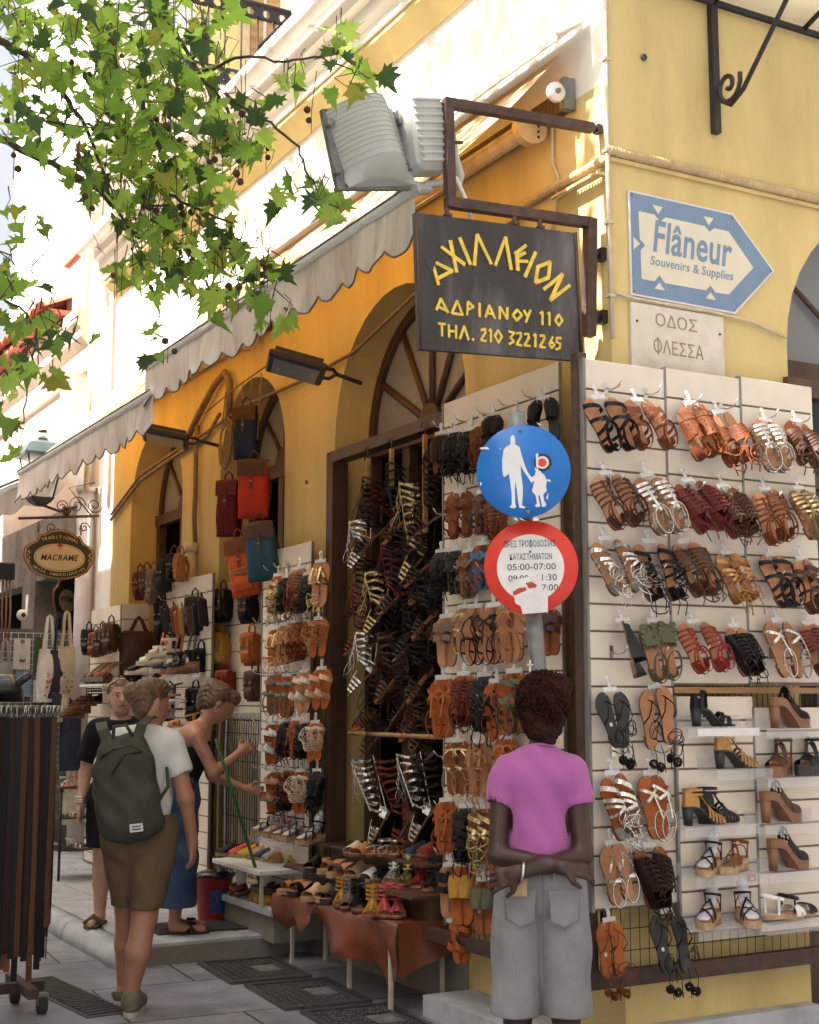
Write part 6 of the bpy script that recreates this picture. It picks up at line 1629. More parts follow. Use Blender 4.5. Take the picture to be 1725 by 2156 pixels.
# shoes on the leather table and risers
TG = 'shoes standing on the leather table and its risers'
def zT(x, y): return (1000 + .5797 * x) / 1.899, (3200 + .5797 * y) / 1.899
def tab(bb, zz, ang, kind, col, col2, lab, sd=1, sc_=1.0):
    u, v = zT((bb[0] + bb[2]) / 2, bb[3]); p = onz(u, v, zz)
    d = Matrix.Rotation(R(ang), 3, 'Z') @ Vector((0, 1, 0))
    return stand(p - d * .20, ang, kind, col, col2, lab, TG, sd, sc_=sc_)
TBL = [((200, 545, 290, 645), .446, 120, 'mule_wedge', 'tan', 'wood', 'tan wedge slide at the far left end of the leather table'), ((250, 570, 350, 655), .446, 118, 'mule_wedge', 'black', 'black', 'black wedge slide second from the left on the leather table'),
       ((330, 560, 490, 695), .446, 122, 'mule', 'beige', 'wood', 'beige wooden mule at the front left of the leather table'), ((420, 570, 560, 700), .446, 120, 'mule', 'taupe', 'wood', 'taupe wooden mule at the front of the leather table'), ((480, 590, 610, 710), .446, 118, 'mule', 'grey2', 'black', 'charcoal mule beside the yellow laced sandals'),
       ((550, 570, 700, 735), .446, 150, 'ankle_glad', 'mustard', 'x', 'mustard laced sandal left of the grey one'), ((620, 600, 730, 745), .446, 150, 'ankle_glad', 'grey', 'x', 'grey laced sandal between two mustard ones'), ((690, 620, 790, 765), .446, 152, 'ankle_glad', 'black', 'x', 'black laced sandal on the middle of the leather table'),
       ((770, 610, 905, 805), .446, 150, 'ankle_glad', 'mustard', 'x', 'tall mustard gladiator at the front edge of the leather'), ((880, 630, 970, 805), .446, 152, 'ankle_glad', 'pink', 'x', 'pink red gladiator sandal left of its twin'), ((965, 640, 1080, 808), .446, 152, 'ankle_glad', 'pink', 'x', 'pink red gladiator sandal at the right end of the table'),
       ((350, 410, 480, 495), .570, 120, 'mule', 'black', 'black', 'black mule at the left end of the lower riser'), ((420, 405, 620, 505), .570, 120, 'mule_wedge', 'tan', 'wood', 'tan strap mule second on the lower riser'), ((500, 440, 640, 530), .570, 120, 'mule_wedge', 'purple', 'wood', 'plum strap mule on the lower riser'),
       ((610, 440, 805, 545), .570, 118, 'mule', 'beige', 'wood', 'wide beige mule in the middle of the lower riser'), ((720, 420, 870, 560), .570, 118, 'flat_slide', 'white', 'cream', 'white slide in the middle of the lower riser'), ((800, 430, 950, 560), .570, 120, 'flat_slide', 'black', 'x', 'black slide beside the white one'),
       ((890, 400, 1040, 580), .570, 140, 'ankle_glad', 'silver', 'x', 'silver gladiator at the right of the lower riser'), ((1000, 440, 1130, 590), .570, 140, 'ankle_glad', 'gold', 'x', 'pale gold gladiator at the right of the lower riser'), ((1090, 460, 1220, 610), .570, 140, 'ankle_glad', 'red', 'x', 'red gladiator beside the pale gold one'), ((1170, 440, 1310, 630), .570, 140, 'ankle_glad', 'grey2', 'x', 'charcoal gladiator at the right end of the lower riser'),
       ((620, 290, 760, 375), .700, 118, 'flat_slide', 'cream', 'x', 'cream and tan slide at the left of the upper riser'), ((690, 290, 800, 385), .700, 118, 'flat_slide', 'tan', 'x', 'tan slide second on the upper riser'), ((765, 250, 900, 385), .700, 118, 'flat_slide', 'silver', 'strap', 'silver strapped sandal on the upper riser'), ((850, 210, 1000, 385), .700, 120, 'flat_slide', 'silver', 'strap', 'second silver strapped sandal with raised back on the upper riser'), ((930, 260, 1060, 390), .700, 118, 'flat_slide', 'rust', 'strap', 'rust sandal on the upper riser'),
       ((1080, 290, 1160, 390), .700, 110, 'espadrille', 'navy', 'x', 'dark teal shoe at the right of the upper riser'), ((1140, 280, 1230, 390), .700, 100, 'espadrille', 'coral', 'x', 'orange shoe with raised heel at the right of the upper riser')]
for i, (bb, zz, ang, kind, col, col2, lab) in enumerate(TBL): tab(bb, zz, ang, kind, col, col2, lab, 1 if i % 2 else -1)

# white shelf with espadrilles, and strappy shoes on plastic feet on the shelf above it
ws = thing('shoe_shelf', 'white painted shelf with thin legs carrying coloured espadrilles', 'shelf', (-.27, 3.45, 0))
m = nb('white_paint'); m.cbox((.0, 0, .505), (.33, .80, .03), bev=.004); m.build('board', ws)
m = nb('clear_acrylic'); m.box((-.04, -.62, .682), (.13, .10, .690)); m.box((-.042, -.62, .655), (-.038, .10, .69)); m.build('upper_shelf', ws)
for (x, y) in ((-.13, -.36), (-.13, .36), (.1, -.36)): m = nb('cream_sole'); m.cbox((x, y, .395), (.02, .02, .19), bev=.002); m.build('leg', ws)
EG = 'espadrilles on the white shelf'
for i, (px, col, lab) in enumerate(((485, 'grey2', 'charcoal espadrille at the far left of the white shelf'), (507, 'coral', 'coral red espadrille second from the left'), (528, 'yellow', 'yellow espadrille beside the coral one'), (545, 'peach', 'peach espadrille beside the yellow one'), (562, 'navy', 'navy blue espadrille in the middle of the white shelf'), (578, 'white', 'white espadrille beside the brown one'), (598, 'tan', 'brown espadrille in front of the white one'))):
    p = onz(px - 6, 1800 + i * 2.4, .522); d = Matrix.Rotation(R(105), 3, 'Z') @ Vector((0, 1, 0)); stand(p - d * .17, 105, 'espadrille', col, 'x', lab, EG, 1 if i % 2 else -1)
for px, lab, sd in ((612, 'left lime green ballet flat facing the street', -1), (625, 'right lime green ballet flat facing the street', 1)):
    p = onz(px, 1822, .522); d = Matrix.Rotation(R(150), 3, 'Z') @ Vector((0, 1, 0)); stand(p - d * .2, 150, 'espadrille', 'lime', 'x', lab, EG, sd, sc_=.9)
for i, (px, py, col, zz, lab) in enumerate(((540, 1752, 'black', .612, 'black buckled sandal on a plastic foot, back left'), (562, 1750, 'tan', .612, 'tan sandal on a plastic foot beside the red one'), (585, 1746, 'red', .612, 'red sandal on a plastic foot above the espadrilles'), (600, 1772, 'grey2', .612, 'black strapped sandal on a plastic foot, front row'), (635, 1775, 'black', .612, 'fringed black sandal on a plastic foot, right end'))):
    p = onx(px, py, -.27); p.z = .692; d = Matrix.Rotation(R(110), 3, 'Z') @ Vector((0, 1, 0)); stand(p - d * .2, 110, 'wedge', col, 'x', lab, 'sandals on plastic feet above the espadrilles', 1 if i % 2 else -1, True)
# ================================================================== BAGS, BELTS, WALLETS
for nm, c in dict(navy=(.022, .028, .055), red=(.42, .035, .02), maroon=(.12, .018, .02), teal=(.03, .075, .105), orange=(.55, .10, .03), olive=(.05, .05, .032), black=(.016, .015, .016), white=(.68, .66, .65), beige=(.50, .43, .34), denim=(.035, .04, .065), blue=(.22, .32, .50), grey=(.26, .25, .25), green=(.06, .12, .03)).items():
    mat('canvas_' + nm, c, .85, .12, 14, .25, 260, spec=.15)
def soft_box(m, w_, h_, d_, taper=.9, bulge=.2, seed=0, n=14, M4=None):
    rings = []
    for k in range(11):
        t = k / 10; z = -h_ * (1 - t); tp = 1 + (taper - 1) * t; e = math.sin(math.pi * min(max(t, .0), 1)) ** .35 if 0 < t < 1 else .55
        ring = []
        for i in range(n * 2):
            a = 6.28318 * i / (n * 2); ca, sa = math.cos(a), math.sin(a)
            x = w_ / 2 * tp * abs(ca) ** .45 * (1 if ca > 0 else -1); y = d_ / 2 * abs(sa) ** .6 * (1 if sa > 0 else -1) * (1 + bulge * math.sin(math.pi * (1 - t) ** 1.3))
            nn = mnoise.noise((x * 14 + seed, y * 14, z * 12)) * .008
            ring.append(Vector((x * (.93 + .07 * e) + nn, y * e + nn, z)))
        rings.append([M4 @ p for p in ring] if M4 else ring)
    m.loft(rings)
def backpack(p, ang, w_, h_, d_, col, fcol, label, group, lean=0, pocket=True, kind='backpack', cat='backpack', leather_body=False, sd=0):
    """hangs from p, front along local -y"""
    t = thing(kind, label, cat, p, (0, R(lean), R(ang)), group)
    bm_ = ('leather_' if leather_body else 'canvas_') + col
    m = nb(bm_); soft_box(m, w_, h_, d_, .86, .25, sd); m.build('body', t)
    m = nb('leather_' + fcol); P = []
    fl_ = h_ * .30
    for k in range(8):
        q = k / 7
        if q < .35: y = d_ / 2 * (1 - 2 * q / .35) * .8; z = .012
        else: y = -d_ / 2 * (.98 + .25 * (q - .35)); z = .012 - (q - .35) / .65 * fl_
        P.append([Vector((w_ * .47 * a * (1 - .04 * q), y - .004 * math.cos(a * 1.5), z - .006 * a * a)) for a in np.linspace(-1, 1, 9)])
    m.grid(P)
    m.build('flap', t)
    m = nb('leather_' + fcol)
    for sx in ((0,) if kind == 'rolltop_backpack' else (-.22, .22)):
        m.ribbon([Vector((sx * w_, -d_ * .64, -fl_ * .4)), Vector((sx * w_, -d_ * .70, -fl_ * 1.2)), Vector((sx * w_, -d_ * .69, -fl_ * 1.7))], Vector((0, -1, 0)), .022, .004)
    m.use('zinc'); 
    for sx in ((0,) if kind == 'rolltop_backpack' else (-.22, .22)): m.cbox((sx * w_, -d_ * .71, -fl_ * 1.25), (.020, .006, .012))
    m.build('buckle_strap', t)
    m = nb('leather_' + fcol); m.tube([(-.03, 0, 0), (-.025, 0, .05), (0, 0, .075), (.025, 0, .05), (.03, 0, 0)], .007, 6)
    for sx in (-1, 1): m.ribbon([Vector((sx * w_ * .25, d_ * .4, -.01)), Vector((sx * w_ * .42, d_ * .75, -h_ * .4)), Vector((sx * w_ * .36, d_ * .55, -h_ * .95))], Vector((0, 1, 0)), .03, .005)
    m.build('carry_strap', t)
    if pocket:
        m = nb(bm_); soft_box(m, w_ * .66, h_ * .40, d_ * .5, .95, .2, sd + 3, M4=Matrix.Translation((0, -d_ * .52, -h_ * .52))); m.use('leather_' + fcol)
        m.grid([[Vector((w_ * .33 * a, -d_ * (.62 + .22 * q), -h_ * .51 - q * h_ * .13)) for a in (-1, -.5, 0, .5, 1)] for q in (0, .4, 1)]); m.build('pocket', t)
    return t
def z3(x, y): return .4274 * x, 526.6 + .4274 * y
def zc(x, y): return 158 + .2595 * x, 1105.8 + .2595 * y
def bag_px(z, bb, x, ang, col, fcol, label, group, d_=.12, **k):
    u, v = z((bb[0] + bb[2]) / 2, bb[1]); p = onx(u, v, x); D = (p - CAM).dot(FW)
    a, b = z(bb[0], bb[1]), z(bb[2], bb[3]); w_ = (b[0] - a[0]) * D / FPX; h_ = (b[1] - a[1]) * D / FPX
    return backpack(p, ang, w_ * .86, h_ * .96, d_, col, fcol, label, group, **k)
G1 = 'canvas backpacks hanging in the arch'
bag_px(z3, (1140, 775, 1290, 1045), -.12, -40, 'navy', 'brown', 'navy canvas backpack with brown flap, topmost in the middle arch', G1, kind='rolltop_backpack', pocket=False, sd=1)
bag_px(z3, (1060, 1140, 1195, 1425), -.16, -40, 'maroon', 'darkred', 'dark maroon canvas backpack left of the bright red one', G1, kind='rolltop_backpack', pocket=False, sd=2)
bag_px(z3, (1160, 1040, 1345, 1335), -.20, -36, 'red', 'brown', 'bright red canvas backpack with brown leather flap', G1, kind='rolltop_backpack', pocket=False, sd=3)
bag_px(z3, (1090, 1425, 1262, 1720), -.22, -40, 'orange', 'rust', 'orange canvas backpack, lowest left of the hanging bags', G1, kind='rolltop_backpack', lean=-10, sd=4)
bag_px(z3, (1185, 1345, 1372, 1645), -.24, -36, 'teal', 'brown', 'teal blue canvas backpack with brown flap beside the orange one', G1, kind='rolltop_backpack', pocket=False, lean=-6, sd=5)
rp = thing('hanging_rope', 'thin rope strung under the awning that carries the canvas bags', 'rope', (-.15, 4.2, 3.85))
m = nb('cable'); m.tube([(0, -.6, .02), (0, 0, -.02), (0, .75, -.1)], .006, 5)
for k in range(5): m.tube([(0, .3 - k * .17, -.02), (-.02, .3 - k * .17, -.25 - .25 * (k % 3))], .005, 4)
m.build('line', rp)
# dark panel of leather bags inside the middle arch
slatwall('slatwall', 'shadowed slatwall panel with leather bags inside the middle arch', (.05, 4.93, 0), (0, -1, 0), (-1, 0, 0), 1.16, .14, 2.45, None, pitch_=.2, side=False)
G2 = 'leather backpacks on the shadowed panel'
for bb, col, lab, lb in (((1120, 525, 1290, 800), 'black', 'black leather backpack at the upper left of the shadowed panel', 1), ((1330, 540, 1500, 810), 'black', 'black leather backpack at the upper right of the shadowed panel', 1), ((1095, 880, 1275, 1145), 'mustard', 'mustard yellow leather backpack on the shadowed panel', 1), ((1350, 880, 1525, 1150), 'orange', 'orange brown leather backpack right of the mustard one', 1), ((1150, 1185, 1310, 1420), 'red', 'dark red leather backpack under the mustard one', 1), ((1385, 1190, 1540, 1440), 'brown', 'brown leather backpack under the orange brown one', 1)):
    bag_px(zc, bb, -.02, -62, col, 'brown' if col in ('black',) else col, lab, G2, leather_body=True, sd=len(lab))
bh = thing('belt_rail', 'rail of long dark belts with two pale ones inside the middle arch', 'belt rail', (-.06, 4.3, 1.42))
m = nb('dark_steel'); m.tube([(0, .62, 0), (0, -.5, 0)], .010, 6); m.build('rail', bh)
random.seed(3)
for k in range(26):
    y = .6 - k * .043; col = {5: 'cream', 8: 'white', 15: 'tan', 2: 'rust'}.get(k, random.choice(('black', 'darkbrown', 'black', 'brown')))
    m = nb('leather_' + col); l_ = random.uniform(.95, 1.12); m.ribbon([Vector((-.012, y, .01)), Vector((-.02, y, -.3)), Vector((-.014, y + random.uniform(-.01, .01), -l_))], Vector((-1, .5, 0)), .034, .004)
    m.use('steel'); m.tube([(-.02, y - .018, .0), (-.03, y - .018, .05), (-.03, y + .018, .05), (-.02, y + .018, 0)], .004, 4); m.build('belt', bh)
# boards on the far piers
slatwall('slatwall', 'cream slatwall board with rolled wallets between the two narrow arches', (-.13, 5.86, 0), (0, -1, 0), (-1, 0, 0), 1.10, .14, 2.50, None, hooks=hk((.2, .5, .8, 1.0), (2.36,)))
slatwall('slatwall', 'cream slatwall return facing the camera behind the brown tote bag', (-.25, 6.60, 0), (1, 0, 0), (0, -1, 0), .245, .14, 2.38, None, side=False)
slatwall('slatwall', 'farthest cream slatwall board beside the drainpipe with small backpacks', (-.26, 7.50, 0), (0, -1, 0), (-1, 0, 0), .88, .14, 2.37, None)
for bb, col, lab in (((650, 600, 770, 950), 'black', 'large black leather bag behind the left pouches'), ((890, 590, 1060, 910), 'darkbrown', 'large dark brown leather bag behind the right pouches'), ((770, 800, 900, 1010), 'black', 'black leather bag under the middle pouches'), ((400, 1160, 560, 1420), 'darkbrown', 'dark brown leather bag under the brown tote bag'), ((960, 1010, 1090, 1200), 'black', 'black leather bag left of the mustard backpack'), ((650, 1010, 740, 1170), 'darkbrown', 'dark brown bag behind the cream soled sandals'), ((900, 1330, 1060, 1600), 'black', 'black leather bag behind the head of the woman with the broom'), ((690, 1340, 850, 1600), 'darkbrown', 'dark brown leather bag between the two front heads')):
    bag_px(zc, bb, -.15, -55, col, col, lab, 'dark leather bags on the far boards', d_=.10, leather_body=True, sd=len(lab))
G3 = 'small leather backpacks on the far boards'
for bb, x, col, lab in (((490, 385, 570, 620), -.2, 'darkred', 'small maroon leather backpack, first in the row over the far board'), ((540, 370, 630, 600), -.2, 'brown', 'small brown leather backpack, second in the row over the far board'), ((590, 370, 690, 660), -.22, 'taupe', 'small tan brown backpack, third in the row over the far board'),
                        ((680, 290, 770, 560), -.2, 'grey2', 'small charcoal backpack, fourth in the row over the far board'), ((760, 240, 850, 470), -.2, 'black', 'small black backpack, fifth in the row over the far board'), ((825, 240, 890, 470), -.2, 'tan', 'small tan backpack by the edge of the ochre pier'),
                        ((60, 850, 170, 1060), -.36, 'black', 'small black backpack at the drainpipe end of the farthest board'), ((120, 880, 220, 1080), -.36, 'rust', 'small rust backpack on the farthest board'), ((170, 850, 280, 1060), -.36, 'brown', 'small brown backpack on the farthest board'), ((225, 800, 365, 1040), -.36, 'brown', 'larger brown backpack at the right end of the farthest board')):
    bag_px(zc, bb, x, -55, col, col, lab, G3, d_=.10, leather_body=True, sd=len(lab))
def tote(p, ang, w_, h_, col, label, group, pre='canvas_', hl=.28, art=None):
    t = thing('tote_bag', label, 'tote bag', p, (0, 0, R(ang)), group)
    m = nb(pre + col); P = []
    for k in range(9):
        z = -hl - h_ * k / 8; row_ = []
        for i in range(13):
            a = -1 + 2 * i / 12; row_.append(Vector((a * w_ / 2 * (.9 + .1 * k / 8), -.02 - .03 * math.sin(math.pi * k / 8) * (1 - a * a) + .012 * mnoise.noise((a * 2, k * .6, len(label))), z)))
        P.append(row_)
    m.grid(P); m.grid([[q * 1 + Vector((0, .02 + .05 * math.sin(math.pi * k / 8), 0)) for q in r_] for k, r_ in enumerate(P)]); m.build('body', t)
    m = nb(pre + col)
    for dy in (-.02, .015): m.ribbon([Vector((-w_ * .25, dy, -hl - .02)), Vector((-.02, 0, -.02)), Vector((.0, 0, 0)), Vector((.02, 0, -.02)), Vector((w_ * .25, dy, -hl - .02))], Vector((0, -1, 0)), .028, .003)
    m.build('handle', t)
    if art:
        m = nb(art); rd = random.Random(len(label))
        for k in range(14):
            c = Vector((rd.uniform(-.3, .3) * w_, -.062, -hl - h_ * rd.uniform(.3, .9))); m.cbox(c, (rd.uniform(.01, .03), .004, rd.uniform(.005, .02)), Matrix.Rotation(rd.uniform(-1, 1), 3, 'Y'))
        m.build('print', t)
    return t
p = ony(*zc(520, 745), 6.54); tote(p, 0, .30, .38, 'brown', 'dark brown leather tote bag on the slatwall return', None, 'leather_', .12)
# rolled wallets
random.seed(4)
for i, (x, y, col, lab) in enumerate(((725, 660, 'black', 'black'), (745, 680, 'grey2', 'charcoal'), (805, 670, 'rust', 'rust brown'), (835, 700, 'orange', 'orange brown'), (870, 680, 'mustard', 'mustard'), (900, 670, 'olive', 'dark olive'), (930, 665, 'brown', 'brown'), (985, 640, 'black', 'second black'), (1030, 600, 'darkbrown', 'large dark brown'))):
    t = thing('wallet', f'{lab} leather pouch in the slanting row on the cream board', 'pouch', onx(*zc(x, y), -.22), (R(14), 0, R(-50)), 'leather pouches hanging on the far board')
    m = nb('leather_' + col); m.cbox((0, 0, -.10), (.075, .035, .21), bev=.012); m.build('body', t); m = nb('leather_' + col); m.ribbon([Vector((0, -.02, -.01)), Vector((0, 0, .05)), Vector((0, .02, 0))], Vector((1, 0, 0)), .02, .003); m.build('loop', t)
for i, (x, y, col, lab) in enumerate(((735, 870, 'orange', 'orange leather cross strap hanging under the pouches'), (860, 880, 'rust', 'rust leather strap hanging under the pouches'), (965, 870, 'black', 'black leather strap hanging under the pouches'))):
    t = thing('leather_strap', lab, 'strap', onx(*zc(x, y), -.20)); m = nb('leather_' + col); m.ribbon([Vector((0, .04, 0)), Vector((-.03, .05, -.16)), Vector((-.02, -.05, -.24)), Vector((0, -.05, -.02))], [Vector((-1, 0, 0))] * 4, .05, .004); m.build('strap', t)
# shoes stepping down the far board on small clear shelves
G4 = 'shoes on small shelves of the far board'
for i, (x, y, kind, col, lab) in enumerate(((640, 1215, 'platform_sandal', 'black', 'thick cream soled sandal with black strap'), (745, 1140, 'platform_sandal', 'white', 'white platform sandal'), (820, 1080, 'platform_sandal', 'cream', 'cream platform sandal'), (860, 1200, 'platform_sandal', 'grey2', 'charcoal sandal'), (935, 1210, 'platform', 'black', 'black wedge sandal'), (1010, 1200, 'platform', 'black', 'black ankle strap wedge'), (800, 1330, 'flat_sandal', 'white', 'flat white sandal'), (860, 1400, 'flat_sandal', 'rust', 'rust flat sandal'), (815, 1510, 'flat_slide', 'silver', 'silver strapped slide'), (880, 1500, 'flat_slide', 'white', 'pale slide'), (1020, 1640, 'flat_sandal', 'tan', 'tan sandal behind the woman with the broom'))):
    p = onx(*zc(x, y), -.24); stand(p, 60, kind, col, 'strap', f'{lab} on the far board above the women', G4, 1 if i % 2 else -1)
    t = thing('acrylic_shelf', f'small clear shelf holding the {lab}', 'shelf', p - Vector((0, 0, .002))); m = nb('clear_acrylic'); m.box((-.05, -.13, -.003), (.10, .13, 0)); m.box((-.053, -.13, -.05), (-.05, .13, 0)); m.build('tray', t)
# shelf of rolled belts on the farthest board
t = thing('belt_shelf', 'white shelf with a row of rolled tan belts on the farthest board', 'shelf', onx(*zc(215, 1290), -.38)); m = nb('white_paint'); m.box((-.09, -.32, -.02), (.11, .36, 0)); m.build('board', t)
random.seed(8)
for k in range(12):
    c_ = random.choice(('tan', 'rust', 'brown', 'beige', 'olive', 'black')); m = nb('leather_' + c_); y = .30 - k * .053
    m.tube([(-.03 + .045 * math.cos(a * .6) * (1 - a * .012), y + .012, .05 + .045 * math.sin(a * .6) * (1 - a * .012)) for a in range(24)], .008, 5); m.ribbon([Vector((-.07, y, .04)), Vector((.02, y, .13)), Vector((.09, y, .18))], Vector((-1, 0, 1)), .03, .004); m.use('steel'); m.cbox((-.085, y, .04), (.012, .034, .04)); m.build('belt', t)
# ------------------------------------------------------------------ embroidery shop goods
def zm(x, y): return .2198 * x, 1079.5 + .2198 * y
gp = thing('wire_grid', 'pale wire grid hung with tea towels in front of the embroidery shop', 'display grid', ony(*zm(170, 1150), 8.45))
m = nb('white_paint')
for k in range(16): m.tube([(-.55 + k * .07, 0, 0), (-.55 + k * .07, 0, -1.3)], .0025, 4)
for k in range(22): m.tube([(-.55, .0, -k * .06), (.55, 0, -k * .06)], .0025, 4)
m.build('mesh', gp); m = nb('trim_grey'); m.box((-.56, .04, -1.6), (.5, .06, .04)); m.build('backing', gp)
TGp = 'tote bags hanging outside the embroidery shop'
for (x, y, w_, h_, col, lab, hl, art) in ((480, 985, .20, .50, 'white', 'white tote bag with red and blue print by the drainpipe', .32, 'poppy_red'), (575, 955, .20, .46, 'denim', 'dark navy slouchy tote bag between two pale ones', .36, None), (645, 945, .19, .48, 'beige', 'beige tote bag with grey print beside the drainpipe', .34, 'trim_grey'),
                                          (55, 1215, .16, .28, 'grey', 'grey tote bag at the left edge of the photo', .20, None), (690, 1800, .20, .62, 'denim', 'long denim tote bag beside the belt rack', .04, None), (560, 1640, .14, .3, 'denim', 'small dark tote bag strap hanging below the white bag', .05, None), (610, 1640, .12, .28, 'beige', 'cream tote handles below the navy bag', .08, None), (680, 2390, .16, .3, 'beige', 'beige tote bag low beside the black shirted woman', .28, None)):
    tote(ony(*zm(x, y), 8.25), 8, w_, h_, col, lab, TGp, hl=hl, art=art)
for (x, y, w_, h_, col, lab) in ((215, 1205, 160, 295, 'white', 'white tea towel with small embroidered motif on the wire grid'), (222, 1520, 145, 240, 'blue', 'light blue tea towel on the wire grid'), (388, 1600, 135, 215, 'white', 'white tea towel with an embroidered deer'), (370, 1195, 70, 330, 'green', 'green cloth hanging beside the white tea towel')):
    p = ony(*zm(x, y), 8.40); D = (p - CAM).dot(FW); k = .2198 * D / FPX
    t = thing('tea_towel', lab, 'tea towel', p, group='tea towels on the wire grid'); m = nb('canvas_' + col); m.grid([[Vector((a * w_ * k / 2, -.008 + .006 * mnoise.noise((a * 2, q, x)), -q * h_ * k / 6)) for a in np.linspace(-1, 1, 7)] for q in range(7)]); m.build('cloth', t)
    if col != 'green':
        m = nb('macrame_brown'); 
        if 'deer' in lab or 'motif' in lab:
            for q in range(5): m.cbox((-.02 + .012 * q, -.018, -h_ * k * (.55 if 'deer' in lab else .72) + .006 * math.sin(q * 2)), (.014, .003, .016 + .01 * (q % 2)))
        m.use('carved_grey'); m.box((-.02, -.019, -.05), (.02, -.016, -.01)); m.build('motif', t)
t = thing('security_camera', 'white dome camera on the grey pier of the embroidery shop', 'camera', ony(*zm(215, 980), 8.4)); m = nb('white_paint'); m.ball((0, 0, 0), .055, 8); m.use('black_plastic'); m.ball((.0, -.04, 0), .025, 6); m.use('white_paint'); m.tube([(0, 0, 0), (.05, .06, .0), (.06, .08, .2)], .014, 6); m.build('body', t)
t = thing('junction_box', 'black junction box with cables at the left edge under the grey awning', 'electrical box', ony(*zm(55, 560), 8.3)); m = nb('black_plastic'); m.cbox((0, 0, 0), (.16, .1, .16), bev=.01); m.use('cable')
for k in range(4): m.tube([(-.05 + k * .03, 0, -.05), (-.06 + k * .04, 0, -.4), (-.02 + k * .02, 0, -.75)], .010, 5)
m.build('box', t)
# low stand with shoes beside the drainpipe
st2 = thing('shoe_stand', 'black metal stand with shiny sandals beside the belt rack', 'shoe rack', onz(165, 1850, .12)); m = nb('black_iron')
for (x, y) in ((-.2, -.15), (.2, -.15), (-.2, .25), (.2, .25)): m.tube([(x, y, 0), (x, y, .75)], .012, 5)
for z in (.25, .5, .74): m.box((-.22, -.17, z - .01), (.22, .27, z))
m.build('frame', st2)
for i, (dx, dy, z, col) in enumerate(((-.15, -.05, .74, 'silver'), (-.05, -.05, .74, 'pink'), (.05, -.05, .74, 'bronze'), (.15, -.05, .74, 'tan'), (-.12, -.05, .5, 'white'), (.0, -.05, .5, 'rust'), (.12, -.05, .5, 'black'), (-.1, -.05, .25, 'silver'), (.05, -.05, .25, 'black'))):
    stand(st2.location + Vector((dx, dy + .05, z)), 175 + i * 4, 'flat_slide', col, 'strap', f'{col} sandal on the {["lower", "middle", "top"][int(z * 4) - 1]} tier of the black metal stand', 'sandals on the black metal stand', 1 if i % 2 else -1)
for i, (x, y, col) in enumerate(((80, 1560, 'brown'), (130, 1520, 'rust'), (180, 1460, 'brown'), (225, 1440, 'darkbrown'))):
    stand(onx(*zc(x, y), -.36), 95, 'ankle_glad', col, 'x', f'{["first", "second", "third", "fourth"][i]} {col.replace("dark", "dark ")} laced sandal left of the blonde head', 'laced sandals on the farthest board', 1)
# ------------------------------------------------------------------ belt rack in the foreground
rk2 = thing('belt_rack', 'black belt stand on castors at the left edge', 'belt rack', (-2.23, 2.31, 0))
m = nb('dark_wood'); m.cbox((0, 0, 1.50), (.56, .36, .03), bev=.004); m.build('top', rk2)
m = nb('rust_iron'); m.cbox((0, -.0, .12), (.62, .05, .05)); m.cbox((.20, 0, .125), (.05, .5, .045)); m.use('zinc'); m.tube([(0, 0, .1), (0, 0, 1.5)], .025, 8); m.build('base', rk2)
for (x, y) in ((.28, -.1), (.22, .22), (-.28, -.1), (-.2, .22)):
    m = nb('rubber'); M4 = frame((x, y, .045), (0, 1, 0), (0, 0, 1), (1, 0, 0)); m.lathe([(.012, -.022), (.045, -.02), (.045, .02), (.012, .022)], 14, M4); m.use('zinc'); m.box((x - .028, y - .02, .045), (x + .028, y + .02, .10)); m.build('castor', rk2)
random.seed(12)
spots = [(-.28 + .0145 * k, -.185 + .012 * (k % 2)) for k in range(39)] + [(.285, -.16 + .026 * k) for k in range(13)] + [(-.27 + .04 * k, .18) for k in range(14)]
for i, (x, y) in enumerate(spots):
    col = {8: 'rust', 9: 'brown', 19: 'brown', 25: 'rust', 4: 'brown', 13: 'brown', 32: 'brown'}.get(i, ('darkbrown', 'black', 'black', 'brown', 'darkbrown')[i % 5]); front_ = i < 39
    l_ = random.uniform(1.12, 1.24) if not front_ else random.uniform(1.15, 1.30)
    if i > 33: l_ -= .05 * (i % 5)
    m = nb('leather_' + col); n_ = Vector((random.uniform(-.25, .25), -1, 0)) if front_ or i >= 52 else Vector((1, random.uniform(-.3, .3), 0))
    dx = random.uniform(-.012, .012); m.ribbon([Vector((x, y, 1.475)), Vector((x + dx * .5, y - .012 * (1 if front_ else 0), 1.2)), Vector((x + dx, y, .7)), Vector((x + dx * .6, y + .006, 1.475 - l_))], n_, .030, .004)
    b = n_.cross(Z0).normalized() * .016; c_ = Vector((x, y, 1.49)) + n_.normalized() * .008
    m.use('steel'); q = [c_ - b + Vector((0, 0, -.02)), c_ + b + Vector((0, 0, -.02)), c_ + b * 1.1 + n_ * .02 + Vector((0, 0, .035)), c_ - b * 1.1 + n_ * .02 + Vector((0, 0, .035))]; m.tube(q, .0042, 4, closed=True); m.build('belt', rk2)
bb_ = thing('shoulder_bag', 'shiny black leather bag lying on top of the belt rack', 'bag', (-2.33, 2.28, 1.60))
mat('patent_black', (.02, .02, .022), .16, .3, 6, .3, 14)
m = nb('patent_black'); soft_box(m, .5, .14, .30, .8, .2, 4, M4=Matrix.Translation((0, 0, .085))); m.build('body', bb_)
m = nb('patent_black'); m.tube([(-.22 + .02 * k, -.12 - .05 * math.sin(k * .3), .06 + .06 * math.sin(k * .29)) for k in range(24)], .022, 7); m.build('handle', bb_)
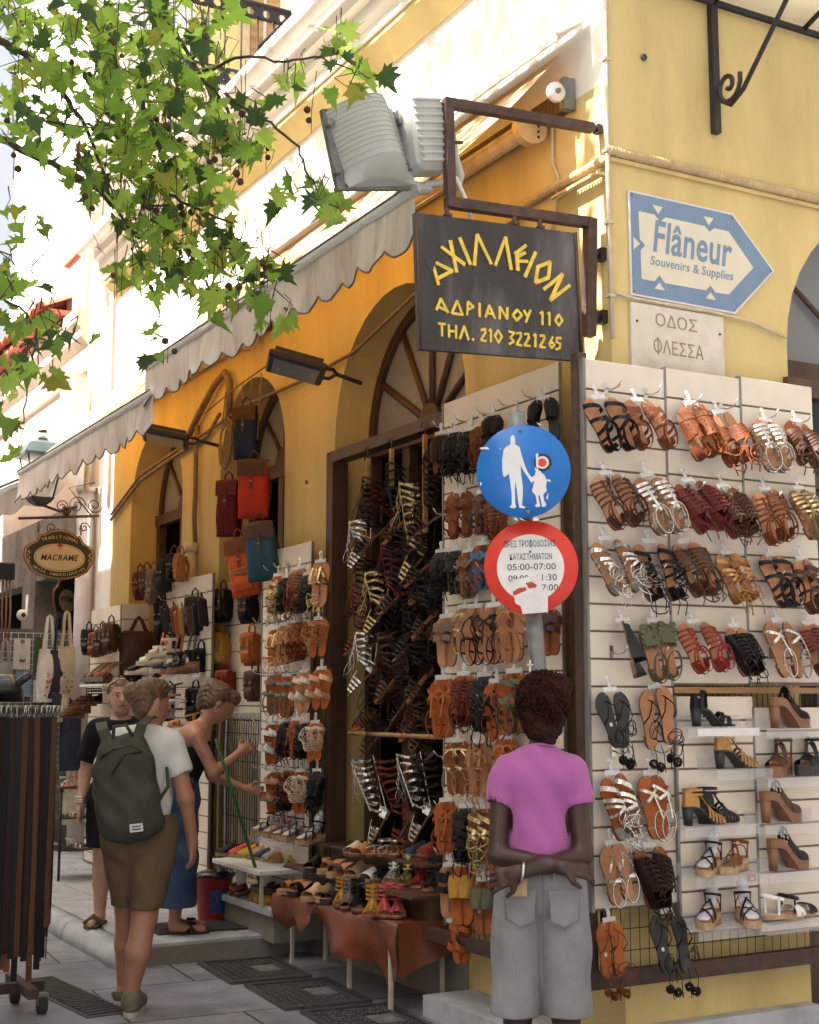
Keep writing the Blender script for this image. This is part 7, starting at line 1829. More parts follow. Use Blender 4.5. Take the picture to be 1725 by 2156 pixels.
# ------------------------------------------------------------------ bucket, mat, brush handle left to the person
bk = thing('bucket', 'red plastic bucket with a black bin liner beside the marble step', 'bucket', onz(449, 1935, .125))
mat('bucket_red', (.42, .025, .025), .4, .12, 6); mat('label_blue', (.03, .06, .20), .5, .3, 30)
m = nb('bucket_red'); m.lathe([(.095, 0), (.10, .01), (.128, .27), (.137, .275), (.137, .285), (.124, .285), (.096, .02), (.001, .015)], 28); m.build('pail', bk)
m = nb('label_blue'); M4 = Matrix.Identity(4); m.grid([[Vector(((.1005 + .028 * z / .27 + .001) * math.cos(a), (.1005 + .028 * z / .27 + .001) * math.sin(a), z)) for a in np.linspace(R(-125), R(-60), 9)] for z in (.05, .1, .16, .2)]); m.build('label', bk)
m = nb('patent_black'); m.ball((0, 0, .285), .118, 10, (1, 1, .32)); m.tube([(.135 * math.cos(a), .135 * math.sin(a), .287 + .006 * math.sin(a * 5)) for a in [6.283 * i / 30 for i in range(30)]], .011, 6, closed=True); m.build('bin_liner', bk)
mt_ = thing('door_mat', 'dark rectangular rubber mat on the pale paving slabs', 'mat', (-.62, 3.60, .128), (0, 0, R(-4))); m = nb('rubber'); m.cbox((0, 0, .005), (.62, .42, .01), bev=.003); m.build('mat', mt_)
bt = thing('water_bottle', 'clear plastic bottle standing on the marble step', 'bottle', onz(508, 1885, .30)); m = nb('clear_plastic'); m.lathe([(.03, 0), (.033, .01), (.033, .15), (.012, .19), (.012, .205)], 14); m.use('white_paint'); m.lathe([(.014, .205), (.014, .225)], 10); m.build('body', bt)
t = thing('leather_scraps', 'heap of rust leather sandals under the white shelf', 'sandals', onz(530, 1888, .30)); m = nb('leather_rust')
for k in range(7): m.vv = 0; m.tube([(.13 * math.cos(k * 2.1) + .05 * math.cos(a * .7), .1 * math.sin(k * 1.7) + .05 * math.sin(a * .7), .02 + .008 * k + .012 * math.sin(a)) for a in range(9)], .012, 5)
m.build('heap', t)
# ================================================================== PLANE TREE overhanging from the left
mat('bark', (.050, .034, .026), .85, .35, 20, .4, 60)
mat('seed_ball', (.085, .045, .025), .95, .3, 40, .5, 120)
def leaf_mat(name, c, tr, f=.5):
    m = mat(name, c, .55, .25, 5, .1, 60, transl=tr, transl_fac=f, spec=.3); return m
leaf_mat('leaf_mid', (.065, .13, .028), (.34, .54, .08), .6); leaf_mat('leaf_dark', (.030, .062, .024), (.10, .19, .035), .4); leaf_mat('leaf_lime', (.10, .19, .035), (.55, .72, .14), .68); leaf_mat('leaf_yellow', (.17, .18, .03), (.48, .48, .07), .55)
tree = thing('plane_tree', 'plane tree with green lobed leaves and hanging seed balls at the upper left', 'tree', (-3.6, .8, 0))
TO = Vector((-3.6, .8, 0))
LOBE = [(0, 0), (.10, .03), (.34, -.10), (.30, .06), (.50, .10), (.36, .20), (.50, .36), (.33, .36), (.36, .52), (.20, .48), (.16, .66), (.08, .70), (0, 1.0)]
LOBE = LOBE + [(-x, y) for x, y in LOBE[-2:0:-1]]
class Leaves:
    def __init__(s): s.m = MB(); s.m.smooth = False
    def leaf(s, c, size, rd, mt=None, down=.5):
        yv = Vector((rd.gauss(0, .7), rd.gauss(0, .7), -down + rd.gauss(0, .5))).normalized(); n_ = Vector((rd.gauss(0, .6), rd.gauss(0, .6), 1)).normalized()
        xv = yv.cross(n_).normalized(); n_ = xv.cross(yv)
        cu = rd.uniform(-.5, .7); cv = rd.uniform(.05, .75); tw_ = rd.uniform(-.5, .5)
        s.m.use(mt or rd.choices(('leaf_mid', 'leaf_dark', 'leaf_lime', 'leaf_yellow'), (5.5, 2.6, 2.8, .6))[0])
        jit = [rd.uniform(.82, 1.14) for _ in LOBE]; sq = rd.uniform(.75, 1.05)
        pt = lambda x, y: c + xv * (x * size * sq) + yv * (y * size) + n_ * ((abs(x) * cv - y * y * cu * .6 + x * y * tw_) * size)
        P = [pt(x * j, y * j) for (x, y), j in zip(LOBE, jit)]; Q = [pt(x * .5, .30 + (y - .30) * .5) - n_ * (.03 * size) for x, y in LOBE]; k = len(P); ctr = pt(0, .28)
        o = s.m.smooth; s.m.smooth = True; s.m.add(P + Q + [ctr], [(i, (i + 1) % k, k + (i + 1) % k, k + i) for i in range(k)] + [(k + i, k + (i + 1) % k, 2 * k) for i in range(k)]); s.m.smooth = o
# leaf density in the corner of the picture is uneven: clump centres (photo px) with spread, number and distance
CL = [(40, 60, 90, 75, 6.2), (140, 40, 90, 80, 6.4), (250, 60, 90, 75, 6.6), (350, 50, 90, 75, 6.4), (415, 70, 55, 34, 6.2), (90, 150, 90, 60, 6.0), (210, 160, 90, 70, 6.3), (320, 150, 90, 70, 6.5), (405, 170, 65, 40, 6.3), (470, 130, 35, 10, 6.2), (455, 40, 30, 12, 6.2),
      (30, 250, 55, 26, 5.6), (140, 260, 80, 36, 6.0), (250, 250, 80, 52, 6.2), (340, 250, 80, 55, 6.3), (430, 250, 70, 45, 6.2), (510, 235, 50, 20, 6.0), (600, 180, 40, 15, 6.0), (170, 330, 60, 20, 6.0), (260, 350, 70, 42, 6.1), (340, 350, 70, 45, 6.2), (430, 350, 60, 32, 6.1), (500, 330, 55, 20, 6.0),
      (220, 410, 45, 16, 6.0), (290, 430, 60, 30, 6.0), (370, 430, 60, 34, 6.1), (450, 430, 50, 22, 6.0), (540, 300, 40, 14, 6.0), (300, 510, 60, 26, 5.9), (380, 520, 60, 34, 6.0), (450, 500, 50, 22, 6.0), (510, 540, 40, 18, 5.9), (560, 560, 30, 16, 5.9), (270, 580, 40, 12, 5.8), (350, 590, 60, 28, 5.9), (430, 600, 55, 30, 5.9), (500, 610, 35, 14, 5.9), (560, 640, 40, 14, 5.9), (600, 670, 20, 5, 5.9), (340, 720, 26, 7, 5.8), (320, 740, 20, 4, 5.8),
      (720, 95, 45, 18, 5.9), (700, 130, 30, 8, 5.9), (765, 165, 30, 9, 5.8), (640, 160, 25, 6, 5.9), (690, 410, 30, 14, 5.8), (650, 390, 28, 8, 5.8), (720, 450, 20, 6, 5.8), (590, 390, 18, 4, 5.9), (580, 420, 18, 4, 5.9),
      (20, 450, 30, 9, 5.2), (60, 500, 40, 10, 5.2), (20, 560, 35, 13, 5.0), (60, 600, 45, 15, 5.0), (20, 660, 35, 16, 4.9), (80, 680, 45, 15, 5.0), (140, 720, 45, 14, 4.9), (40, 760, 45, 16, 4.9), (100, 780, 35, 9, 4.9), (10, 850, 22, 8, 4.9), (45, 950, 24, 5, 4.8), (10, 970, 15, 4, 4.8)]
rd = random.Random(21)
lv = Leaves(); tw = nb('bark'); sbm = nb('seed_ball')
twigs = []
for (u, v, s_, n, D) in CL:
    c0 = dep(u, v, D)
    for i in range(int(n * .58)):
        uu, vv = rd.gauss(u, s_ * .55), rd.gauss(v, s_ * .5); DD = D + rd.gauss(0, .45)
        c = dep(uu, vv, DD); lv.leaf(c - TO, rd.choice((.06, .08, .095, .11, .13, .14)) * rd.uniform(.85, 1.1) * (DD / 6), rd)
        if rd.random() < .40: tw.tube([c - TO, c - TO + Vector((rd.gauss(0, .03), rd.gauss(0, .03), rd.uniform(.02, .10))), (c - TO).lerp(c0 - TO, .6) + Vector((0, 0, rd.uniform(.03, .12)))], [.0016, .002, .003], 4, cap=False)
def limb_px(pts, r0, r1):
    P = [dep(u, v, D) - TO for u, v, D in pts]; Q = []
    for i in range(len(P) - 1):
        for k in range(4): Q.append(P[i].lerp(P[i + 1], k / 4) + Vector((rd.gauss(0, .005), rd.gauss(0, .005), rd.gauss(0, .005))))
    Q.append(P[-1]); n = len(Q); tw.tube(Q, [.62 * (r0 + (r1 - r0) * i / (n - 1)) for i in range(n)], 6)
limb_px([(-80, 255, 6.0), (20, 300, 6.0), (110, 345, 6.0), (185, 385, 6.0), (235, 430, 6.0), (270, 480, 5.9)], .030, .010)
limb_px([(-40, 60, 6.2), (60, 120, 6.2), (130, 190, 6.2), (180, 270, 6.1), (215, 350, 6.1), (240, 420, 6.0)], .028, .008)
limb_px([(300, -60, 6.5), (360, 60, 6.5), (420, 150, 6.4), (480, 230, 6.3), (510, 300, 6.2), (550, 340, 6.0)], .020, .006); limb_px([(430, 150, 6.3), (520, 115, 6.1), (600, 130, 5.9), (680, 120, 5.9), (740, 150, 5.8), (780, 165, 5.8)], .012, .004)
limb_px([(470, 200, 6.2), (570, 260, 6.0), (625, 310, 5.9), (650, 370, 5.8), (680, 420, 5.8), (720, 450, 5.8)], .012, .004); limb_px([(290, 180, 6.3), (320, 270, 6.2), (345, 350, 6.1), (355, 410, 6.0), (410, 440, 6.0), (490, 470, 6.0)], .022, .007); limb_px([(355, 430, 6.0), (300, 440, 6.0), (280, 500, 5.9), (300, 570, 5.9)], .009, .003)
limb_px([(430, 440, 6.0), (450, 510, 6.0), (470, 560, 5.9), (560, 640, 5.9)], .007, .002); limb_px([(-40, 600, 5.0), (30, 640, 5.0), (80, 690, 5.0), (60, 800, 4.9), (50, 880, 4.9), (45, 950, 4.8)], .010, .002); limb_px([(230, 60, 6.4), (250, 160, 6.3), (230, 260, 6.2)], .016, .006); limb_px([(-60, 180, 6), (60, 250, 6), (200, 270, 6.1), (330, 330, 6.1)], .012, .004)
for k in range(26):   # fine drooping twigs
    u, v = rd.uniform(20, 560), rd.uniform(120, 560); D = rd.uniform(5.7, 6.3); limb_px([(u, v, D), (u + rd.gauss(15, 20), v + rd.uniform(25, 55), D), (u + rd.gauss(30, 30), v + rd.uniform(60, 120), D)], .004, .0014)
# seed balls on hanging stalks, in strings of one to four
SEEDS = []
for k in range(95):
    q_ = CL[rd.randrange(0, 40)]; u, v = rd.gauss(q_[0], q_[2] * .4), rd.gauss(q_[1], q_[3] * .4)
    if k < 4: u, v = ((656, 235), (710, 90), (440, 430), (30, 330))[k]
    if u < -20 or v < -20: continue
    D = rd.uniform(5.7, 6.3); c = dep(u, v, D) - TO
    for q in range(rd.choice((1, 2, 2, 3))): SEEDS.append((c + Vector((rd.gauss(0, .012), rd.gauss(0, .012), -.045 * q)), rd.uniform(.010, .017)))
    tw.tube([c, c + Vector((rd.gauss(0, .02), rd.gauss(0, .02), rd.uniform(.10, .24)))], .0022, 4, cap=False); tw.tube([c, c - Vector((0, 0, .10))], .0018, 4)
# the rest of the crown above and left of the picture (it shades the street and dapples the wall), thicker limbs and the trunk
for k in range(1100):
    c = Vector((rd.uniform(-5.6, -1.7), rd.uniform(-1.6, 6.5), rd.uniform(6.6, 9.2)))
    if c.x > -3 and rd.random() < .35: continue
    lv.leaf(c - TO, rd.uniform(.16, .26), rd)
for k in range(460):
    c = Vector((rd.uniform(-3.6, -1.6), rd.uniform(-1.0, 1.5), rd.uniform(6.9, 9.4))); lv.leaf(c - TO, rd.uniform(.12, .20), rd)
lv.m.build('leaves', tree); tw.build('branches', tree); sbm.ball((0, 0, 0), 1.0, 7); sbm = sbm.mesh('seed_ball')
for c, r_ in SEEDS[:100]: o = bpy.data.objects.new('seed_ball', sbm); C.objects.link(o); o.parent = tree; o.location = c; o.scale = (r_,) * 3
m = nb('bark'); T0 = Vector((-5.4, 3.2, 0)) - TO
m.tube([T0, T0 + Vector((.05, 0, 1.5)), T0 + Vector((-.05, .05, 3.2)), T0 + Vector((.1, 0, 4.6))], [.30, .24, .21, .18], 14)
for e in ((-4.2, 1.0, 6.2), (-3.6, 4.5, 7.4), (-4.8, 6.0, 7.6), (-3.0, 1.2, 7.8), (-4.6, -.8, 7.8)): 
    E_ = Vector(e) - TO; S_ = T0 + Vector((.1, 0, 4.5)); m.tube([S_, S_.lerp(E_, .5) + Vector((0, 0, .35)), E_], [.13, .08, .035], 8)
for (u, v, D, r_) in ((-80, 255, 6.0, .024), (-40, 60, 6.2, .022), (-40, 600, 5.0, .012), (-60, 180, 6.0, .012), (300, -60, 6.5, .02)):
    E_ = dep(u, v, D) - TO; S_ = T0 + Vector((.1, 0, 4.5)); m.tube([S_, S_.lerp(E_, .4) + Vector((0, 0, .5)), S_.lerp(E_, .8) + Vector((0, 0, .2)), E_], [.09, .06, r_ * 1.2, r_ * .62], 8)
m.build('trunk', tree)
# ================================================================== PEOPLE (each body one continuous surface grown from a distance field)
def V3(*a): return np.array(a, float)
def cone(a, b, ra, rb, k=.03, sy=1.0): return ('c', V3(*a), V3(*b), ra, rb, k, sy)
def ell(c, r_, M3=None, k=.02): return ('e', V3(*c), V3(*r_), np.eye(3) if M3 is None else M3, k, 1.0)
def prim_d(p, X, Y, Z):
    if p[0] == 'c':
        _, a, b, ra, rb, k, sy = p
        ba = b - a; ba2 = ba * V3(1, 1 / sy, 1); x, y, z = X - a[0], (Y - a[1]) / sy, Z - a[2]
        t = np.clip((x * ba2[0] + y * ba2[1] + z * ba2[2]) / max(ba2 @ ba2, 1e-9), 0, 1)
        return np.sqrt((x - t * ba2[0]) ** 2 + (y - t * ba2[1]) ** 2 + (z - t * ba2[2]) ** 2) - (ra + (rb - ra) * t)
    _, c, r_, M3, k, _ = p
    q = [(X - c[0]) * M3[0, i] + (Y - c[1]) * M3[1, i] + (Z - c[2]) * M3[2, i] for i in range(3)]
    l = np.sqrt(sum((q[i] / r_[i]) ** 2 for i in range(3))); g = np.sqrt(sum((q[i] / r_[i] ** 2) ** 2 for i in range(3))) + 1e-9
    return l * (l - 1) / g
def bbox(p):
    if p[0] == 'c':
        m_ = max(p[3], p[4]) * max(1, p[6]) + .06; return np.minimum(p[1], p[2]) - m_, np.maximum(p[1], p[2]) + m_
    m_ = max(p[2]) + .05; return p[1] - m_, p[1] + m_
def sdf(prims, h, sub=(), planes=(), disp=None):
    lo = np.min([bbox(p)[0] for p in prims], 0); hi = np.max([bbox(p)[1] for p in prims], 0)
    n = np.ceil((hi - lo) / h).astype(int) + 1; D = np.full(n, .05); ax = [lo[i] + h * np.arange(n[i]) for i in range(3)]
    def sl(p):
        a, b = bbox(p); i0 = np.maximum(((a - lo) / h).astype(int), 0); i1 = np.minimum(((b - lo) / h).astype(int) + 2, n); s_ = tuple(slice(i0[i], max(i1[i], i0[i])) for i in range(3))
        return s_, np.ix_(*[ax[i][s_[i]] for i in range(3)])
    for p in prims:
        s_, g = sl(p); d = prim_d(p, *g); k = p[5] if p[0] == 'c' else p[4]; e = D[s_]
        hh = np.maximum(k - np.abs(d - e), 0) / k if k > 0 else 0
        D[s_] = np.minimum(d, e) - hh * hh * k * .25
    g = np.ix_(*ax)
    if disp: D += disp(*g)
    for p in sub:
        s_, g2 = sl(p)
        if D[s_].size: D[s_] = np.maximum(D[s_], -prim_d(p, *g2))
    for (pt, nr) in planes:
        nr = V3(*nr) / np.linalg.norm(nr); D = np.maximum(D, (g[0] - pt[0]) * nr[0] + (g[1] - pt[1]) * nr[1] + (g[2] - pt[2]) * nr[2])
    S = D < 0
    c = [S[i:n[0] - 1 + i, j:n[1] - 1 + j, k:n[2] - 1 + k] for i in (0, 1) for j in (0, 1) for k in (0, 1)]
    cnt = sum(x.astype(np.int8) for x in c); act = (cnt > 0) & (cnt < 8); idx = np.argwhere(act); vid = np.full(act.shape, -1, int); vid[act] = np.arange(len(idx))
    P = np.zeros((len(idx), 3)); W = np.zeros(len(idx))
    cor = [(i, j, k) for i in (0, 1) for j in (0, 1) for k in (0, 1)]
    val = {q: D[idx[:, 0] + q[0], idx[:, 1] + q[1], idx[:, 2] + q[2]] for q in cor}
    for q in cor:
        for a in range(3):
            if q[a] == 0:
                r_ = list(q); r_[a] = 1; r_ = tuple(r_); d0, d1 = val[q], val[r_]; m_ = (d0 < 0) != (d1 < 0)
                t = np.where(m_, d0 / np.where(m_, d0 - d1, 1), 0)
                pos = np.tile(np.array(q, float), (len(idx), 1)); pos[:, a] += t; P[m_] += pos[m_]; W[m_] += 1
    P = (P / W[:, None] + idx) * h + lo
    F = []
    for a in range(3):
        b, c2 = (a + 1) % 3, (a + 2) % 3; s0 = [slice(None)] * 3; s1 = [slice(None)] * 3; s0[a] = slice(0, -1); s1[a] = slice(1, None)
        e = np.argwhere(S[tuple(s0)] != S[tuple(s1)]); e = e[(e[:, b] > 0) & (e[:, c2] > 0) & (e[:, b] < n[b] - 1) & (e[:, c2] < n[c2] - 1)]
        q = []
        for (db, dc) in ((1, 1), (0, 1), (0, 0), (1, 0)):
            f = e.copy(); f[:, b] -= db; f[:, c2] -= dc; q.append(vid[f[:, 0], f[:, 1], f[:, 2]])
        q = np.stack(q, 1); fl = S[e[:, 0], e[:, 1], e[:, 2]]; q[~fl] = q[~fl][:, ::-1]; F.append(q)
    F = np.concatenate(F); return P, F[(F >= 0).all(1)]
def sdf_obj(name, mt, parent, prims, h=.008, **k):
    P, F = sdf(prims, h, **k); me = bpy.data.meshes.new(name); me.from_pydata(P.tolist(), [], F.tolist()); me.polygons.foreach_set('use_smooth', [True] * len(me.polygons)); me.materials.append(MATS[mt]); me.update()
    bm = bmesh.new(); bm.from_mesh(me); bmesh.ops.smooth_vert(bm, verts=bm.verts, factor=.4, use_axis_x=True, use_axis_y=True, use_axis_z=True); bm.to_mesh(me); bm.free()
    o = bpy.data.objects.new(name, me); C.objects.link(o); o.parent = parent; return o
def Rz(a): a = R(a); return np.array([[math.cos(a), -math.sin(a), 0], [math.sin(a), math.cos(a), 0], [0, 0, 1]])
def Rx(a): a = R(a); return np.array([[1, 0, 0], [0, math.cos(a), -math.sin(a)], [0, math.sin(a), math.cos(a)]])
def head_prims(c, M3, s=1.0):
    c = V3(*c); T_ = lambda x, y, z: tuple(c + M3 @ (V3(x, y, z) * s))
    return [ell(T_(0, -.012, .028), V3(.075, .094, .086) * s, M3, .02), ell(T_(0, .022, -.028), V3(.060, .068, .078) * s, M3, .03), ell(T_(0, .045, -.082), V3(.034, .034, .028) * s, M3, .03),
            cone(T_(0, .088, .012), T_(0, .108, -.022), .009 * s, .013 * s, .012), ell(T_(0, .088, -.052), V3(.022, .012, .010) * s, M3, .01), ell(T_(.028, .076, .03), V3(.018, .012, .008) * s, M3, .012), ell(T_(-.028, .076, .03), V3(.018, .012, .008) * s, M3, .012),
            ell(T_(.075, -.008, -.005), V3(.011, .019, .031) * s, M3, .008), ell(T_(-.075, -.008, -.005), V3(.011, .019, .031) * s, M3, .008)]
def hand_prims(w, d, nrm, side, curl=25, s=1.0, spread=5):
    """w wrist, d finger direction, nrm palm normal (fingers curl towards it)"""
    w, d = V3(*w), V3(*d) / np.linalg.norm(d); nrm = V3(*nrm); nrm = nrm - d * (nrm @ d); nrm /= np.linalg.norm(nrm); b = np.cross(d, nrm) * side
    pr = [cone(w, w + d * .03 * s, .025 * s, .026 * s, .02)]
    for q in (-.026, -.009, .009, .026): pr.append(cone(w + d * .02 * s + b * q * .7 * s, w + d * .078 * s + b * q * s, .0135 * s, .0115 * s, .012))
    for i, (q, L_) in enumerate(((.028, .066), (.0095, .076), (-.0095, .070), (-.028, .054))):
        p = w + d * .080 * s + b * q * s; a = 0; dd = d + b * q * spread * .8
        for k, f in enumerate((.45, .32, .23)):
            a += R(curl * (.6, 1.1, .8)[k] * (1 + .12 * i)); e = dd * math.cos(a) + nrm * math.sin(a); e /= np.linalg.norm(e); p2 = p + e * L_ * f * s
            pr.append(cone(p, p2, (.0088 - .0012 * k) * s, (.0080 - .0012 * k) * s, .004)); p = p2
    t0 = w + d * .022 * s + b * .024 * s; t1 = t0 + (d * .6 + b * .75 + nrm * .3) * .038 * s; t2 = t1 + (d * .9 + b * .25 + nrm * .35) * .034 * s
    return pr + [cone(t0, t1, .0135 * s, .011 * s, .012), cone(t1, t2, .0105 * s, .008 * s, .004)]
def limb(pts, rs, k=.025): return [cone(pts[i], pts[i + 1], rs[i], rs[i + 1], k) for i in range(len(pts) - 1)]
for nm, c in dict(dark=(.042, .017, .011), tan=(.36, .165, .10), fair=(.46, .26, .19)).items(): mat('skin_' + nm, c, .48, .08, 14, .05, 140, obj_rand=0)
mat('hair_dark', (.028, .008, .005), .75, .5, 60, .6, 140, spec=.12); mat('hair_blond', (.125, .066, .032), .5, .4, 40, .5, 160, stretch=(1, 1, .15)); mat('hair_brown', (.11, .058, .032), .5, .45, 40, .5, 160, stretch=(1, 1, .15)); mat('hair_light', (.34, .24, .14), .5, .3, 40, .4, 160, stretch=(1, 1, .2))
mat('cloth_pink', (.34, .10, .285), .85, .07, 5, .15, 300, spec=.15, sheen=.2); mat('cloth_white', (.66, .64, .62), .85, .05, 6, .15, 300, spec=.15); mat('cloth_black', (.014, .013, .015), .9, .1, 6, .15, 300, spec=.15)
mat('denim_grey', (.23, .225, .235), .9, .16, 7, .35, 320, spec=.1, stain=(.32, .32, .33), stain_scale=4, stain_amt=.5); mat('denim_blue', (.045, .075, .14), .9, .25, 5, .35, 320, spec=.1); mat('khaki', (.135, .092, .052), .85, .1, 7, .25, 250, spec=.15); mat('backpack_olive', (.040, .042, .028), .75, .2, 8, .3, 200); mat('lip', (.26, .085, .06), .5, .1); mat('eye_white', (.6, .57, .54), .3, .05); mat('eye_dark', (.02, .014, .01), .25, .1); mat('earring_gold', (.7, .5, .2), .25, .1, metal=1.0); mat('nail', (.65, .45, .42), .3, .05)
def folds(amp, f=26, dirz=.5, ph=0.0):
    return lambda X, Y, Z: amp * (np.sin(X * f + np.sin(Z * f * dirz + ph) * 1.6 + ph) * np.cos(Z * f * .45 + Y * f * .6 + ph) + .5 * np.sin((X + Z * .8) * f * 1.9 + np.cos(Y * f + X * 9) * 1.3))
def person(label, px, v, z0, turn, grp='people in front of the shop'):
    p = onz(px, v, z0); t = thing('person', label, 'person', p, (0, 0, -YAW + R(turn)), grp); return t
def cuff(a, b, r_, ri):
    a, b = V3(*a), V3(*b); d = (b - a) / np.linalg.norm(b - a)
    return [cone(b + d * (r_ * 1.35), b + d * (r_ * 1.75), r_ * 1.3, r_ * 1.3, 0), cone(b - d * .03, b + d * .1, ri, ri * 1.05, 0)]
def hoop(m, c, r_, wd=.0022): m.tube([Vector(c) + Vector((0, r_ * math.cos(a * .52), r_ * math.sin(a * .52))) for a in range(12)], wd, 5, closed=True)

# ---- woman in pink, seen from behind, arms folded behind her back
p1 = thing('person', 'woman in pink T-shirt and grey denim shorts, arms crossed behind her back', 'person', (0, 0, 0), (0, 0, -YAW + R(-3)), 'people in front of the shop')
p1.scale = (.93, .95, 1)
q = dep(1133, 1476, 5.24); p1.location = (q.x, q.y, 0)
hc = (.018, .015, 1.525)
L_el, R_el = (-.172, -.055, .985), (.170, -.055, .985); L_w, R_w = (.080, -.180, .955), (-.088, -.212, .940)
pr = head_prims(hc, Rz(-8) @ Rx(-4)) + [cone((.008, -.01, 1.34), (.016, -.005, 1.47), .052, .047, .03)]
pr += [cone((-.10, 0, 1.255), (.10, 0, 1.255), .085, .085, .05, .95), cone((0, .0, 1.24), (0, .0, 1.05), .118, .10, .05, .82), cone((0, 0, 1.05), (0, -.005, .95), .105, .118, .05, .8), cone((-.055, -.01, .86), (.055, -.01, .86), .118, .118, .06, .95)]
pr += limb([(-.145, 0, 1.275), L_el, L_w], [.046, .036, .025]) + limb([(.145, 0, 1.275), R_el, R_w], [.046, .036, .025])
pr += limb([(-.09, 0, .80), (-.095, .0, .43), (-.10, -.01, .24), (-.10, -.0, .08)], [.10, .058, .054, .036]) + limb([(.09, 0, .80), (.095, .0, .43), (.095, -.01, .24), (.10, 0, .08)], [.10, .058, .054, .036])
for sx in (-.10, .10): pr += [cone((sx, -.03, .045), (sx * 1.15, .16, .03), .036, .030, .03)]
pr += hand_prims(L_w, (.97, .0, -.14), (.1, .6, -.75), -1, 30) + hand_prims(R_w, (-.92, .1, -.32), (.1, .9, -.3), 1, 26)
sdf_obj('body', 'skin_dark', p1, pr, .0055)
hd = lambda X, Y, Z: .006 * (np.sin(X * 170 + np.sin(Y * 130) * 2) * np.sin(Z * 160 + np.cos(X * 140) * 2) + .8 * np.sin(Y * 240 + Z * 90) * np.sin(X * 210 - Z * 120)) + .010 * np.sin(X * 45 + Z * 38) * np.cos(Y * 50 + Z * 20)
hp = V3(*hc)
sdf_obj('hair', 'hair_dark', p1, [ell(hp + V3(0, -.018, .042), (.100, .106, .088), None, .04), ell(hp + V3(0, -.046, -.02), (.086, .070, .092), None, .04), ell(hp + V3(0, -.06, -.085), (.062, .046, .05), None, .04), ell(hp + V3(.05, .0, .06), (.07, .08, .07), None, .03)], .0055, disp=hd)
m = nb('earring_gold'); hoop(m, hp + V3(-.080, .0, -.060), .013); hoop(m, hp + V3(.080, .0, -.060), .013); m.build('earring', p1)
sh = [cone((-.10, 0, 1.27), (.10, 0, 1.27), .088, .088, .05, .98), cone((0, -.0, 1.25), (0, -.0, 1.06), .131, .115, .05, .86), cone((0, 0, 1.06), (0, -.008, .95), .117, .121, .05, .86), cone((0, 0, 1.30), (.008, -.005, 1.40), .085, .060, .04)]
sl_ = [cone((-.135, 0, 1.285), (-.160, -.02, 1.185), .060, .060, .02), cone((.135, 0, 1.285), (.158, -.02, 1.185), .060, .060, .02)]
sdf_obj('shirt', 'cloth_pink', p1, sh + sl_, .006, sub=[cone((.008, -.005, 1.385), (.012, -.005, 1.50), .056, .062, 0)] + cuff((-.135, 0, 1.285), (-.160, -.02, 1.185), .058, .046) + cuff((.135, 0, 1.285), (.158, -.02, 1.185), .058, .046) + [ cone((0, 0, .965), (0, 0, .85), .105, .112, 0, .82)],
        planes=[((0, 0, .945), (.0, .25, -1)), ((0, 0, 1.372), (0, .35, 1))], disp=folds(.0052, 24, .6, 1.0))
m = nb('cloth_pink'); m.tube([(.011 + .060 * math.cos(a), -.008 + .066 * math.sin(a), 1.368 - .022 * math.sin(a)) for a in [6.283 * i / 24 for i in range(24)]], .006, 5, closed=True); m.build('collar', p1)
sho = [cone((-.05, -.012, .935), (.05, -.012, .935), .098, .098, .04, .95), cone((-.06, -.015, .85), (.06, -.015, .85), .128, .128, .06, .98)]
sho += [cone((-.085, -.005, .80), (-.103, .0, .40), .108, .099, .012, 1.15), cone((.085, -.005, .80), (.103, .0, .40), .108, .099, .012, 1.15)]
so1 = sdf_obj('shorts', 'denim_grey', p1, sho, .0065, sub=[cone((-.103, 0, .425), (-.103, 0, .30), .078, .080, 0, 1.1), cone((.103, 0, .425), (.103, 0, .30), .078, .080, 0, 1.1)], planes=[((0, 0, .41), (0, 0, -1)), ((0, 0, .945), (0, .1, 1))], disp=folds(.0055, 17, .7, 2.0))
m = nb('denim_grey'); m.tube([(.128 * math.cos(a), -.012 + .118 * math.sin(a), .940) for a in [6.283 * i / 36 for i in range(36)]], .011, 5, closed=True)
for sx in (-.04, .05): m.cbox((sx, -.140, .925), (.012, .008, .05))
m.build('waistband', so1)
m = nb('denim_grey')
for sx in (-.085, .088):
    pts = [(-.062, 0), (.062, 0), (.058, -.11), (0, -.135), (-.058, -.11)]; cx_ = sx
    m.add([Vector((cx_ + a, -.1535 + .35 * (cx_ + a) ** 2 * 5 - (.008 if b > -.05 else -.002), .87 + b)) for a, b in pts], [(0, 1, 2, 3, 4)])
m.build('back_pocket', so1)
m = nb('trim_grey')
for sx in (-.085, .088): m.tube([Vector((sx + a, -.158 + 1.75 * (sx + a) ** 2, .87 + b)) for a, b in ((-.060, -.004), (-.056, -.105), (0, -.130), (.056, -.105), (.060, -.004), (-.06, -.006))], .0014, 4)
m.tube([(0.004, -.150, .93), (.004, -.158, .83), (.004, -.13, .72), (.002, -.10, .62)], .0018, 4); m.build('stitching', so1)
t = thing('phone', 'tan phone case tucked into the back pocket of the grey shorts', 'phone', p1.location + Matrix.Rotation(-YAW + R(-3), 3, 'Z') @ Vector((-.088, -.162, .885)), (R(-4), 0, -YAW)); m = nb('leather_beige'); m.cbox((0, 0, 0), (.068, .009, .07), bev=.004); m.build('case', t)
m = nb('steel'); m.tube([Vector(R_w) + Vector((.012 + .006 * math.sin(a), .034 * math.cos(a), .034 * math.sin(a))) for a in [6.283 * i / 16 for i in range(16)]], .006, 5, closed=True); m.build('bracelet', p1)
for sx in (-1, 1):
    m = nb('cream_sole'); m.cbox((sx * .108, .05, .012), (.09, .26, .024), bev=.01); m.build('sandal', p1)

